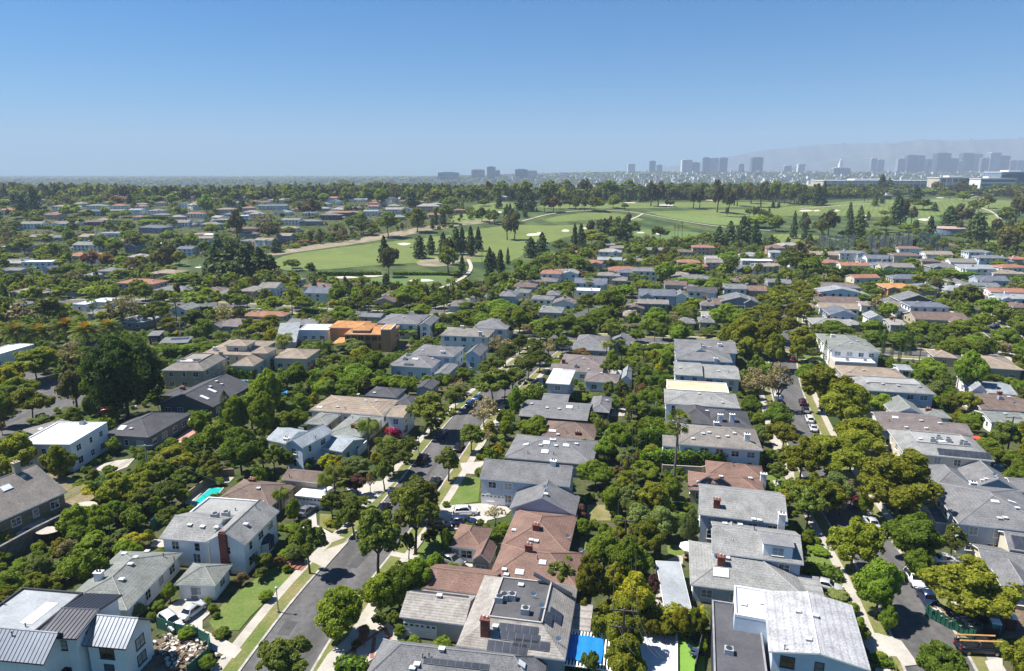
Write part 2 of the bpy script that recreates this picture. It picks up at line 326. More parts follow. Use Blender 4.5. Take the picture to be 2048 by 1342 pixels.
# sports court and pools
near('sports_court', mat('court_surface', (.62,.63,.66), var=.08), .10, 'S3', [(975,1030),(1290,1065),(1290,1420),(1060,1420)])
mb = MB(); q = gpoly('S3', [(975,1030),(1290,1065),(1290,1420)])
for a, b in zip(q[:-1], q[1:]):
    c = (Vector(a)+Vector(b))/2; d = Vector(b)-Vector(a); mb.obox((c.x, c.y, .35), d.length+.3, .3, .5, math.atan2(d.y, d.x))
tag(mb.build('court_wall', TRIM), 'low white wall round the pale sports court beside the turf', 'wall')
WATER = {k: mat('pool_water_'+k, c, rough=.05, spec=.8, var=.15, fvar=0) for k, c in dict(t=(.02,.40,.38), b=(.03,.25,.55), l=(.12,.42,.5)).items()}
def pool(t, pts, wk, label, cop=True):
    p = gpoly(t, pts); c = sum((Vector(a) for a in p), Vector((0, 0)))/len(p); loc = [(a[0]-c.x, a[1]-c.y) for a in p]
    e = empty('swimming_pool', (c.x, c.y, .0), 0, label, 'pool')
    MB().prism([(a*1.09, b*1.09) for a, b in loc], 0, .155).build('coping', CONC, e); MB().prism(loc, .15, .165).build('pool_water', WATER[wk], e); OCC.append((p, 'pool'))
pool('T1', [(1500,1296),(1655,1165),(1750,1168),(1640,1296)], 't', 'bright turquoise rectangular swimming pool beside the brown-roofed house')
pool('T2', [(185,415),(215,385),(245,395),(235,440),(195,435)], 'b', 'small blue pool among the trees left of the flat tan-roofed house')
pool('T4', [(1755,975),(1840,985),(1855,1020),(1800,1035),(1750,1010)], 'l', 'kidney-shaped light blue pool by the tan house with rooftop units')
pool('S1', [(1160,180),(1200,135),(1280,140),(1240,190)], 't', 'small dark green spa behind the white house with brick chimney')
pool('T1', [(1860,320),(1940,318),(1945,345),(1850,345)], 'b', 'blue pool behind the dark house with skylights')
pool('T4', [(1045,232),(1140,232),(1145,245),(1050,248)], 't', 'teal pool behind the tan hip-roofed house')
# ------------------------------------------------------------------ golf course (sheets draped on the terrain)
def drape(name, poly, dz, m, step=7, smooth_edges=True):
    # grid clip: cut a fine grid with the polygon
    P = [Vector(p) for p in poly]; xs = [p[0] for p in P]; ys = [p[1] for p in P]
    import bmesh
    bm = bmesh.new(); vs = [bm.verts.new((p[0], p[1], 0)) for p in P]; f = bm.faces.new(vs)
    for ax, lo, hi in ((0, min(xs), max(xs)), (1, min(ys), max(ys))):
        k = math.floor(lo/step)*step+step
        while k < hi:
            co = (k, 0, 0) if ax == 0 else (0, k, 0); no = (1, 0, 0) if ax == 0 else (0, 1, 0)
            bmesh.ops.bisect_plane(bm, geom=bm.verts[:]+bm.edges[:]+bm.faces[:], plane_co=co, plane_no=no); k += step
    for v in bm.verts: v.co.z = float(ter(v.co.x, v.co.y))+dz
    for f in bm.faces:
        if f.normal.z < 0: f.normal_flip()
    bmesh.ops.recalc_face_normals(bm, faces=bm.faces[:])
    me = bpy.data.meshes.new(name); bm.to_mesh(me); bm.free(); me.materials.append(m)
    for p_ in me.polygons: p_.use_smooth = True
    if me.polygons and me.polygons[0].normal.z < 0: me.flip_normals()
    return tag(link(bpy.data.objects.new(name, me)), kind='structure')
ROUGH = mat('golf_rough', (.045,.085,.018), rough=.95, col2=(.115,.145,.035), scale=.018, fine=.1, fvar=.3)  # broad darker noise puts shadow-like patches into the grass colour
FAIR = mat('golf_fairway', (.125,.168,.036), rough=.9, col2=(.175,.210,.05), scale=.022, fine=.12, fvar=.14)
GREEN = mat('golf_green', (.12,.185,.05), rough=.9, var=.14, scale=.03)
SAND = mat('bunker_sand', (.60,.53,.42), rough=.95, var=.1)
SCRUB = mat('sandy_scrub', (.40,.31,.23), rough=.95, col2=(.16,.17,.08), scale=.07, fine=.5, fvar=.3)
MEADOW = mat('tall_meadow', (.19,.23,.07), rough=.95, col2=(.13,.22,.04), scale=.03, fine=.3, fvar=.25)
CPATH = mat('cart_path', (.50,.45,.37), rough=.9, var=.1)
GOLF = []; FAIRS = []
def bands(m, w=11.0, k=.16, rot=.5):
    nt = m.node_tree; b = nt.nodes['Principled BSDF']; src = b.inputs['Base Color'].links[0].from_socket; tc = N(nt, 'ShaderNodeTexCoord'); mp = N(nt, 'ShaderNodeMapping'); mp.inputs['Rotation'].default_value = (0, 0, rot)
    wv = N(nt, 'ShaderNodeTexWave'); wv.inputs['Scale'].default_value = .314/w*2; wv.inputs['Distortion'].default_value = 1.5; wv.inputs['Detail Scale'].default_value = .3; nt.links.new(tc.outputs['Object'], mp.inputs[0]); nt.links.new(mp.outputs[0], wv.inputs['Vector'])
    r_ = ramp(nt, wv.outputs['Fac'], .35, .65); nt.links.new(mix(nt, r_, src, mix(nt, 1.0, src, (1-k*1.3, 1-k, 1-k), 'MULTIPLY')), b.inputs['Base Color'])
bands(FAIR); bands(GREEN, 6, .12, 1.1); bands(ROUGH, 60, .3, -.4)
def golf(name, m, dz, pts, rnd=True):
    P = [at(x, y).xy for x, y in pts]
    q = [np.array(p) for p in P]
    if rnd:   # Chaikin corner cutting
        for _ in range(2): q = [c for a, b in zip(q, q[1:]+q[:1]) for c in (a*.75+b*.25, a*.25+b*.75)]
    if name == 'golf_rough': GOLF.append([tuple(p) for p in q])
    if name in ('fairway', 'meadow', 'sand_bunker'): FAIRS.append([tuple(p) for p in q])
    return drape(name, q, dz, m)
golf('golf_rough', ROUGH, .08, [(300,556),(345,522),(420,515),(540,506),(620,492),(700,482),(770,468),(860,452),(940,440),(990,430),(935,424),(915,408),(1000,402),(1200,401),(1400,400),(1650,399),(1800,392),(1960,392),(2080,400),(2120,460),(2080,500),(1900,494),(1700,490),(1560,492),(1440,486),(1320,484),(1200,492),(1120,510),(1080,535),(1040,560),(960,580),(860,586),(740,580),(640,566),(560,560),(400,556)], False)
golf('fairway', FAIR, .22, [(545,514),(650,499),(775,484),(890,472),(975,455),(1040,450),(1120,452),(1205,446),(1160,466),(1100,484),(1060,502),(1015,528),(960,524),(830,526),(740,532),(650,540),(550,543)])
golf('fairway', FAIR, .22, [(1270,424),(1450,420),(1700,404),(1860,396),(1990,398),(2060,410),(1990,424),(1790,436),(1640,430),(1500,434),(1330,430)])
golf('fairway', FAIR, .22, [(938,410),(1010,404),(1050,412),(1005,426),(950,424)])
golf('fairway', FAIR, .22, [(1060,412),(1230,406),(1400,404),(1560,404),(1600,412),(1400,415),(1240,418),(1100,418)])
golf('fairway', FAIR, .22, [(1955,418),(1985,420),(2010,452),(1968,456)])
golf('fairway', FAIR, .22, [(1536,466),(1640,472),(1700,482),(1900,484),(1990,480),(2060,486),(2000,492),(1800,489),(1640,488),(1540,486)])
golf('fairway', FAIR, .22, [(1080,438),(1180,424),(1260,430),(1300,444),(1200,438),(1110,446)])
golf('fairway', GREEN, .22, [(700,560),(780,553),(900,551),(932,560),(885,573),(760,574)])
golf('fairway', GREEN, .22, [(1255,458),(1350,461),(1420,468),(1380,480),(1270,476)])
golf('fairway', FAIR, .22, [(400,546),(430,520),(450,530),(430,556)])
golf('fairway', GREEN, .22, [(1780,436),(1860,428),(1890,440),(1850,452),(1790,450)])
golf('meadow', MEADOW, .26, [(1290,426),(1390,430),(1490,436),(1530,446),(1450,453),(1360,440)])
golf('meadow', MEADOW, .26, [(900,432),(960,424),(988,432),(970,442),(900,448)])
golf('scrub_bank', SCRUB, .26, [(530,508),(600,493),(700,481),(770,467),(850,453),(925,443),(985,438),(990,430),(995,436),(985,446),(930,450),(860,461),(790,476),(720,487),(600,504),(540,513)])
golf('mulch_bed', SCRUB, .30, [(828,528),(850,517),(900,514),(940,505),(960,506),(950,515),(920,524),(890,534),(850,534)])
BUNK = [(1131,462,8,3),(1066,470,15,3),(1080,467,8,2),(808,489,14,2.4),(994,425,12,1.5),(1333,411,16,1.8),(1259,406,14,1.2),(1611,422,14,2),(1633,422,7,1.6),(1672,422,8,1.6),(1848,440,12,2.4),(1862,436,6,2),(1731,439,8,1.3),(842,562,25,3.4),(690,556,26,2.3),(745,553,20,2.2),(322,541,10,3),(264,538,14,2),(402,536,12,2),(1281,466,8,2),(1174,457,10,2),(1320,468,12,2),(1960,466,8,1.6),(1730,432,8,1.3),(1420,401,9,1),(1880,396,9,1)]
for i, (bx, by, a, b) in enumerate(BUNK):
    golf('sand_bunker', SAND, .42, [(bx+a*math.cos(t)*(1+.25*math.sin(3*t+i)), by+b*math.sin(t)*(1+.2*math.cos(2*t+i))) for t in np.linspace(0, 2*math.pi, 10)[:-1]])
def cpath(pts, wd=2.6):
    c = resample([at(x, y).xy for x, y in pts], 8); a, b = offs(c, -wd/2), offs(c, wd/2); n = len(c); mb = MB()
    mb.add([(p[0], p[1], float(ter(*p))+.5) for p in a]+[(p[0], p[1], float(ter(*p))+.5) for p in b], [(i, n+i, n+i+1, i+1) for i in range(n-1)])
    tag(mb.build('path', CPATH), kind='structure')
cpath([(1044,443),(1099,428),(1164,421),(1250,422),(1286,428),(1349,440),(1449,456),(1540,462)]); cpath([(1286,428),(1268,438),(1240,448)])
cpath([(780,600),(850,590),(900,572),(935,552),(945,535),(936,520)]); cpath([(1960,416),(1985,424),(2002,440)]); cpath([(1600,418),(1700,410),(1860,404),(1960,392)],3)
cpath([(1636,474),(1700,476),(1800,478),(1920,484)],3)

for n_, c_ in (('manhole_cover', .35), ('road_patch', 1.0)):      # covers, patches and tar seams in the asphalt
    for rk in 'abcdeg':
        c = ROADS[rk]; mb = MB()
        for i in range(3, len(c)-3, 5 if n_ == 'manhole_cover' else 4):
            p = c[i]; t = c[i+1]-c[i-1]; an = math.atan2(t[1], t[0]); o = rr0.uniform(-2.6, 2.6); x, y = p[0]-math.sin(an)*o, p[1]+math.cos(an)*o
            if n_ == 'manhole_cover': mb.tube([(x, y, .0), (x, y, .0135)], c_, 10)
            else: mb.obox((x, y, .0075), rr0.uniform(2, 9), rr0.choice([.12, .12, .7, 1.8]), .008, an+rr0.uniform(-.05, .05))
        if mb.v: tag(mb.build(n_, mat(n_, (.06,.06,.062) if n_ == 'manhole_cover' else (.085,.083,.085), var=.2)), kind='structure')
# ------------------------------------------------------------------ houses
WT = {}
def win_tpl(w, h, style='w', frame=None):
    k = (round(w, 1), round(h, 1), style, frame and frame.name)
    if k in WT: return WT[k]
    fr = frame or TRIM; t = .09; m = MB()
    m.box(-w/2-t, w/2+t, -.07, 0, -t, 0).box(-w/2-t, w/2+t, -.07, 0, h, h+t).box(-w/2-t, -w/2, -.07, 0, 0, h).box(w/2, w/2+t, -.07, 0, 0, h)
    nx = max(1, round(w/.75)); ny = 1 if h < .8 or style == 'p' else 2
    for i in range(1, nx): m.box(-w/2+w*i/nx-.03, -w/2+w*i/nx+.03, -.06, 0, 0, h)
    for i in range(1, ny): m.box(-w/2, w/2, -.055, 0, h*i/ny-.02, h*i/ny+.02)
    if style != 'p': m.box(-w/2-.15, w/2+.15, -.14, 0, -t-.05, -t+.002)
    p = MB().box(-w/2, w/2, -.03, 0, 0, h)
    WT[k] = (m.mesh('frame', fr), [p.mesh('pane', q) for q in (glass(), glass('window_glass_sky_tint', (.10,.13,.17), .1), mat('window_blind', (.42,.41,.38), rough=.4, var=.3), glass())]); return WT[k]  # the bluish pane has the sky's reflection put into its base colour
def window(par, x, y, z, rz, w, h, style='w', frame=None, far=False):
    a, b = win_tpl(w, h, style, frame)
    f = inst('window', b[int(abs(x*7+y*3+z*5+w*11)) % 4], par, (x, y, z), rz); inst('frame', a, f)
    return f
FW = {}
def far_window(par, x, y, z, rz, w, h):
    k = (w, h)
    if k not in FW:
        m = MB(); m.box(-w/2-.12, w/2+.12, -.05, 0, -.12, h+.12, 0).box(-w/2, w/2, -.07, 0, 0, h, 1); FW[k] = m.mesh('window', [TRIM, glass()])
    return inst('window', FW[k], par, (x, y, z), rz)
def garage_door(par, x, y, z, rz, w=4.8, m=None):
    b = MB().box(-w/2, w/2, -.05, 0, 0, 2.15)
    for k in range(1, 4): b.box(-w/2, w/2, -.058, -.05, .53*k-.015, .53*k+.015, 1)
    for k in range(6): b.box(-w/2+.15+k*w/6, -w/2-.15+(k+1)*w/6, -.062, -.05, 1.72, 2.0, 2)
    o = b.build('garage_door', [m or TRIM, mat('door_groove', (.5,.5,.5)), glass()], par); o.location = (x, y, z); o.rotation_euler = (0, 0, rz)
def door(par, x, y, z, rz, col=(.25,.05,.03)):
    b = MB().box(-.5, .5, -.06, 0, 0, 2.1); b.box(-.38, -.05, -.075, -.06, .2, 1.9).box(.05, .38, -.075, -.06, .2, 1.9)
    o = b.build('door', mat('door_%g' % col[0], col, rough=.5), par); o.location = (x, y, z); o.rotation_euler = (0, 0, rz)
    h = MB().box(.36, .42, -.12, -.06, 1.0, 1.06).build('handle', DARKTRIM, o)
HOUSES = []; REFS = []
def rz_wing(W, x, y):
    x0, x1, y0, y1, e, r, t = W[:7]
    if not (x0 <= x <= x1 and y0 <= y <= y1): return -1
    u = min(y-y0, y1-y)/((y1-y0)/2); v = min(x-x0, x1-x)/((x1-x0)/2); w, d = x1-x0, y1-y0; s = min(w, d)/2
    if t == 'gx': return e+r*u
    if t == 'gy': return e+r*v
    if t in 'hm': return e+r*min(1, min(min(y-y0, y1-y), min(x-x0, x1-x))/(s if t == 'h' else s*.5))
    if t == 's': return e+r*(y-y0)/d
    return e
def house(t, wings, roof='grey', wall='white', label=None, ref=None, cat='house', rot=-12.0, g=0.0, items=(), frame=None, gd=(), doors=(), far=False, noback=True, winp=.85, group=None, name=None, seams=None, courses=True, minw=0, trim=None, snap=None, balc=()):
    rnd = random.Random(len(HOUSES)*13+5)
    P0 = [at(*px(t, wings[0][i], wings[0][i+1]), wings[0][6], base=g or None) for i in (0, 2)]
    ang = R(rot) if rot is not None else math.atan2(P0[1].y-P0[0].y, P0[1].x-P0[0].x)
    gz = g if g else float(ter(P0[0].x, P0[0].y))
    org = Vector(((P0[0].x+P0[1].x)/2, (P0[0].y+P0[1].y)/2, gz)); ca, sa = math.cos(-ang), math.sin(-ang)
    loc = lambda p: ((p.x-org.x)*ca-(p.y-org.y)*sa, (p.x-org.x)*sa+(p.y-org.y)*ca)
    wl = lambda x, y: (org.x+x*ca+y*sa, org.y-x*sa+y*ca)
    W = []
    for n, q in enumerate(wings):
        A, B, Cc = [loc(at(*px(q[9] if len(q) > 9 else t, q[i], q[i+1]), q[6], base=gz)) for i in (0, 2, 4)]
        x0, x1 = A[0], B[0]; y0 = (A[1]+B[1])/2; y1 = Cc[1]
        if y1-y0 < 5: y1 = y0+5
        if x1-x0 < 3: x1 = x0+3
        W.append((x0, x1, y0, y1, q[6]+n*.013, q[7], q[8]))
    # centre the origin
    h = house_local(W, org, ang, roof, wall, label, cat, rnd, far, frame, winp, group, name, seams, trim, minw)
    e, P = h
    hz = lambda x, y: max(rz_wing(w, x, y) for w in W)
    for it in items:
        k, ix, iy = it[:3]; tt = it[-1] if isinstance(it[-1], str) and it[-1] in TILE else t
        d = ray(*px(tt, ix, iy)); tt0 = 30.0; q = None
        while tt0 < 1200:
            p = Vector((d[0]*tt0, d[1]*tt0, CH+d[2]*tt0)); l = loc(p); z = hz(*l)
            if p.z-gz <= max(z, 0): q = (l[0], l[1], max(z, 0)); break
            tt0 += .25
        if q: item(e, k, q, it, W, rnd, hz)
    for (wi, side, o, wd) in gd:
        x0, x1, y0, y1 = W[wi][:4]; i = .5
        if side == 'f': garage_door(e, x0+(x1-x0)*o, y0+i-.004, 0.02, 0, wd)
        if side == 'r': garage_door(e, x1-i+.004, y0+(y1-y0)*o, 0.02, math.pi/2, wd)
        if side == 'l': garage_door(e, x0+i-.004, y0+(y1-y0)*o, 0.02, -math.pi/2, wd)
    for (wi, side, o, col) in doors:
        x0, x1, y0, y1 = W[wi][:4]; i = .5
        if side == 'f': door(e, x0+(x1-x0)*o, y0+i-.004, 0.15, 0, col)
        if side == 'r': door(e, x1-i+.004, y0+(y1-y0)*o, 0.15, math.pi/2, col)
    HOUSES.append((e, [[wl(a, b) for a, b in ((w[0], w[2]), (w[1], w[2]), (w[1], w[3]), (w[0], w[3]))] for w in W], W, max(w[4] for w in W)))
    if ref: REFS.append((*proj((org.x, org.y, gz)), ref))
    e['_W'] = len(HOUSES)-1
    return e, W, wl
def item(e, k, q, it, W, rnd, hz):
    x, y, z = q
    if k in ('chim', 'chimw', 'chimt'):
        hh = it[3] if len(it) > 3 and not isinstance(it[3], str) else 1.5
        m = {'chim': mat('chimney_brick', (.27,.085,.06), var=.3, scale=2, fine=8, fvar=.35), 'chimw': wallmat('white'), 'chimt': wallmat('tan')}[k]
        o = MB().box(x-.55, x+.55, y-.4, y+.4, max(0, z-2.5), z+hh).box(x-.65, x+.65, y-.5, y+.5, z+hh, z+hh+.14).build('chimney', m, e)
        MB().tube([(x-.2, y, z+hh+.14), (x-.2, y, z+hh+.5)], .14).tube([(x+.25, y, z+hh+.14), (x+.25, y, z+hh+.42)], .13).build('flue', DARKTRIM if k == 'chimw' else CONC, o)
    elif k == 'chimg':
        m = mat('chimney_brick', (.27,.085,.06), var=.3, scale=2, fine=8, fvar=.35); hh = it[3]
        o = MB().box(x-.6, x+.6, y-.3, y+.4, 0, hh).box(x-.5, x+.5, y-.2, y+.3, hh, hh+.25).build('chimney', m, e)
    elif k in ('sky', 'solar', 'panel'):
        w, d = it[3], it[4]; s = (hz(x, y+.4)-hz(x, y-.4))/.8; sx = (hz(x+.4, y)-hz(x-.4, y))/.8
        me = MB(); fr = MB()
        me.box(-w/2, w/2, -d/2, d/2, .1, .16); fr.box(-w/2-.08, w/2+.08, -d/2-.08, d/2+.08, -.05, .12)
        nm = {'sky': 'skylight', 'solar': 'solar_panel', 'panel': 'solar_panel'}[k]
        gm = mat('skylight_dome', (.75,.78,.8), rough=.3, var=.1) if k == 'sky' else mat('solar_glass', (.04,.045,.06), rough=.25, spec=.6, var=.3, fvar=0)
        if k != 'sky' and w > 1.5:
            nn = max(2, round(w/1.0))
            for i in range(1, nn): fr.box(-w/2+w*i/nn-.02, -w/2+w*i/nn+.02, -d/2, d/2, .16, .175)
        o = fr.build(nm, mat('alu_frame', (.5,.5,.52), rough=.4, metal=.6) if k == 'sky' else mat('panel_frame', (.16,.165,.18), rough=.4, metal=.4), e); o.location = (x, y, z); o.rotation_euler = (math.atan(s), -math.atan(sx), 0)
        me.build('pane', gm, o)
    elif k == 'vent':
        m = MB(); m.box(x-.3, x+.3, y-.25, y+.25, z-.2, z+.22).box(x-.4, x+.4, y-.35, y+.35, z+.22, z+.27).build('roof_vent', mat('vent_metal', (.62,.62,.62), rough=.5), e)
    elif k == 'pipe':
        MB().tube([(x, y, z-.2), (x, y, z+.55)], .07).tube([(x, y, z+.55), (x, y, z+.66)], .12).build('vent_pipe', mat('pipe_dark', (.12,.12,.12)), e)
    elif k == 'hvac':
        o = MB().box(x-.55, x+.55, y-.5, y+.5, z, z+.85).build('air_conditioner', mat('hvac_metal', (.42,.44,.46), rough=.5), e)
        MB().tube([(x, y, z+.85), (x, y, z+.92)], .4, 12).tube([(x, y, z+.92), (x, y, z+.95)], .08, 6).build('fan', DARKTRIM, o)
    elif k == 'dish':
        o = MB().tube([(x, y, z-.1), (x, y, z+.6)], .04).build('dish_mast', DARKTRIM, e); m = MB(); n = 14
        m.add([(x, y+.02, z+.75)]+[(x+.4*math.cos(a*2*math.pi/n), y-.12, z+.75+.4*math.sin(a*2*math.pi/n)) for a in range(n)], [(0, i+1, (i+1) % n+1) for i in range(n)]); m.build('dish', TRIM, o)
    elif k == 'dormer':
        w, hh = it[3], it[4]; m = MB(); m.box(x-w/2, x+w/2, y-.6, y+2.2, z-.4, z+hh); o = m.build('dormer', it[5] if len(it) > 5 and not isinstance(it[5], str) else TRIM, e)
        MB().box(x-w/2-.2, x+w/2+.2, y-.8, y+2.3, z+hh, z+hh+.12).build('dormer_roof', roofmat('grey', True), o)
        window(o, x, y-.604, z+.1, 0, min(w-.6, 1.6), hh-.5)
def house_local(W, org, ang, roof, wall, label, cat, rnd, far, frame, winp, group, name, seams, trim, minw):
    e = empty(name or 'house', org, ang, label, cat, group)
    wm = wallmat(wall); rb = MB(); wb = MB(); db = MB(); T = .2; IN = .5
    rfm = roofmat(roof); 
    for n, (x0, x1, y0, y1, ez, rs, t) in enumerate(W):
        i = IN if (x1-x0) > 4 and (y1-y0) > 4 else .25
        a0, a1, b0, b1 = x0+i, x1-i, y0+i, y1-i; xm, ym = (x0+x1)/2, (y0+y1)/2
        if t in 'hm':
            s = min(x1-x0, y1-y0)/2*(1 if t == 'h' else .5)
            tp = [(x0+s, y0+s), (x1-s, y0+s), (x1-s, y1-s), (x0+s, y1-s)]
            lo = [(x0, y0), (x1, y0), (x1, y1), (x0, y1)]
            vs = [(a, b, ez) for a, b in lo]+[(a, b, ez+rs) for a, b in tp]+[(a, b, ez-T) for a, b in lo]
            rb.add(vs, [(0, 1, 5, 4), (1, 2, 6, 5), (2, 3, 7, 6), (3, 0, 4, 7)]); rb.add(vs, [(8, 9, 1, 0), (9, 10, 2, 1), (10, 11, 3, 2), (11, 8, 0, 3), (11, 10, 9, 8)], 1)
            if t == 'm':
                rb.add([(a, b, ez+rs-.02) for a, b in tp], [(0, 1, 2, 3)], 3)
                for p, q in zip(tp, tp[1:]+tp[:1]): rb.obox(((p[0]+q[0])/2, (p[1]+q[1])/2, ez+rs+.05), math.dist(p, q), .2, .3, math.atan2(q[1]-p[1], q[0]-p[0]), 2)
            elif not far or True:
                for p, q in zip(lo, tp): rb.tube([(p[0], p[1], ez+.02), (q[0], q[1], ez+rs+.02)], .09, 4, 2)
                if math.dist(tp[0], tp[2]) > .5: rb.tube([(tp[0][0], tp[0][1], ez+rs+.02), (tp[2][0], tp[2][1], ez+rs+.02)], .1, 4, 2)
            wb.box(a0, a1, b0, b1, -.5, ez-T+.03)
        elif t in ('gx', 'gy'):
            def gq(u0, u1, v0, v1, um):  # slope across u, along v
                f = (lambda u, v, z: (v, u, z)) if t == 'gx' else (lambda u, v, z: (u, v, z))
                prof = [(u0, ez), (um, ez+rs), (u1, ez), (u1, ez-T), (um, ez+rs-T), (u0, ez-T)]
                vs = [f(u, v0, z) for u, z in prof]+[f(u, v1, z) for u, z in prof]
                rb.add(vs, [(0, 1, 7, 6), (1, 2, 8, 7)] if t == 'gy' else [(6, 7, 1, 0), (7, 8, 2, 1)]); 
                rb.add(vs, [(2, 3, 9, 8), (3, 4, 10, 9), (4, 5, 11, 10), (5, 0, 6, 11), (0, 5, 4, 1), (1, 4, 3, 2), (6, 7, 10, 11), (7, 8, 9, 10)], 1)
                rb.tube([f(um, v0, ez+rs+.02), f(um, v1, ez+rs+.02)], .1, 4, 2)
                k = (um-u0); z1 = ez+rs*(i/k)-T*.6; zt = ez+rs-T*.6
                pr = [(u0+i, -.5), (u1-i, -.5), (u1-i, z1), (um, zt), (u0+i, z1)]
                vs = [f(u, v0+i*.8, z) for u, z in pr]+[f(u, v1-i*.8, z) for u, z in pr]
                wb.add(vs, [(0, 1, 2, 3, 4), (9, 8, 7, 6, 5), (0, 5, 6, 1), (1, 6, 7, 2), (2, 7, 8, 3), (3, 8, 9, 4), (4, 9, 5, 0)])
                if seams:
                    v = v0+.1
                    while v < v1:
                        rb.tube([f(u0, v, ez+.03), f(um, v, ez+rs+.03), f(u1, v, ez+.03)], .045, 4, 0, cap=False); v += .55
            if t == 'gx': gq(y0, y1, x0, x1, ym)
            else: gq(x0, x1, y0, y1, xm)
        elif t == 's':
            vs = [(x0, y0, ez), (x1, y0, ez), (x1, y1, ez+rs), (x0, y1, ez+rs), (x0, y0, ez-T), (x1, y0, ez-T), (x1, y1, ez+rs-T), (x0, y1, ez+rs-T)]
            rb.add(vs, [(0, 1, 2, 3)]); rb.add(vs, [(4, 5, 1, 0), (5, 6, 2, 1), (6, 7, 3, 2), (7, 4, 0, 3), (7, 6, 5, 4)], 1)
            sl = rs/(y1-y0); z0, z1 = ez+sl*i-T*.6, ez+rs-sl*i-T*.6
            wb.add([(a0, b0, -.5), (a1, b0, -.5), (a1, b1, -.5), (a0, b1, -.5), (a0, b0, z0), (a1, b0, z0), (a1, b1, z1), (a0, b1, z1)], [(0, 1, 5, 4), (1, 2, 6, 5), (2, 3, 7, 6), (3, 0, 4, 7), (4, 5, 6, 7)])
        else:   # flat with parapet (f) or flat slab with overhang (c = thin canopy on posts)
            if t == 'f':
                wb.box(x0+.02, x1-.02, y0+.02, y1-.02, -.5, ez)
                q = .22
                for c in ((x0, x1, y0, y0+q), (x0, x1, y1-q, y1), (x0, x0+q, y0+q, y1-q), (x1-q, x1, y0+q, y1-q)): rb.box(*c, ez, ez+.4, 1)
                rb.add([(x0+q, y0+q, ez+.12), (x1-q, y0+q, ez+.12), (x1-q, y1-q, ez+.12), (x0+q, y1-q, ez+.12)], [(0, 1, 2, 3)], 3)
            elif t == 'o':
                rb.box(x0, x1, y0, y1, ez-.22, ez, 1); rb.add([(x0+.05, y0+.05, ez+.005), (x1-.05, y0+.05, ez+.005), (x1-.05, y1-.05, ez+.005), (x0+.05, y1-.05, ez+.005)], [(0, 1, 2, 3)], 3); wb.box(a0, a1, b0, b1, -.5, ez-.2)
            else:
                rb.box(x0, x1, y0, y1, ez-.12, ez, 1); rb.add([(x0+.05, y0+.05, ez+.005), (x1-.05, y0+.05, ez+.005), (x1-.05, y1-.05, ez+.005), (x0+.05, y1-.05, ez+.005)], [(0, 1, 2, 3)], 3)
                for a in (x0+.2, x1-.2):
                    for b in (y0+.2, y1-.2): MB().box(a-.08, a+.08, b-.08, b+.08, 0, ez-.1).build('post', wm, e)
                continue
        # windows on the front, left and right walls
        kk = i if t != 'f' else .02; kg = kk*.8 if t in ('gx', 'gy') else kk
        yk = kg if t == 'gy' else kk; xk = kg if t == 'gx' else kk
        for side, L, c in (('f', x1-x0, 0), ('r', y1-y0, 1), ('l', y1-y0, 2)):
            nst = 1 if ez < 4.6 else 2
            for s_ in range(nst):
                m = max(1, int((L-1.5)/3.2))
                for j in range(m):
                    if rnd.random() > winp: continue
                    o = (j+.5)/m*(L-1.6)+.8+rnd.uniform(-.2, .2); ww = rnd.choice([.9, 1.2, 1.5, 1.5, 1.8]); wh = rnd.choice([1.2, 1.3, 1.4]) if s_ or nst == 1 else rnd.choice([1.3, 1.5])
                    if side == 'f': x, y, rz, ox, oy = x0+o, y0+yk, 0, 0, -.6
                    elif side == 'r': x, y, rz, ox, oy = x1-xk, y0+o, math.pi/2, .6, 0
                    else: x, y, rz, ox, oy = x0+xk, y0+o, -math.pi/2, -.6, 0
                    z = (.95 if nst == 1 or not s_ else ez-2.0 if not far else ez-2.1)
                    if ez < 2.9: wh = min(wh, ez-1.4)
                    if wh < .5: continue
                    if any(q is not W[n] and q[0]-.3 < x+ox < q[1]+.3 and q[2]-.3 < y+oy < q[3]+.3 and z < q[4]+.3 for q in W): continue
                    if far:
                        far_window(e, x, y, z, rz, 1.5 if ww > 1 else .9, 1.3)
                    else: window(e, x, y, z, rz, ww, wh, frame=frame)
    tr = trim or (TRIM if roof not in ('dark',) else mat('grey_trim', (.3,.3,.32)))
    capm = mat('ridge_'+roof, tuple(min(1, c*1.25) for c in ROOFC[roof]), rough=.8, var=.1)
    if wb.v: wb.build('wall', wm, e)
    seamm = mat('metal_roof_'+roof, ROOFC[roof], rough=.35, metal=.7, var=.1, fvar=.05) if seams else rfm
    rb.build('roof', [seamm, tr, capm, roofmat('white' if roof in ('white',) else roof, True)], e)
    return e, None
DW = DARKTRIM
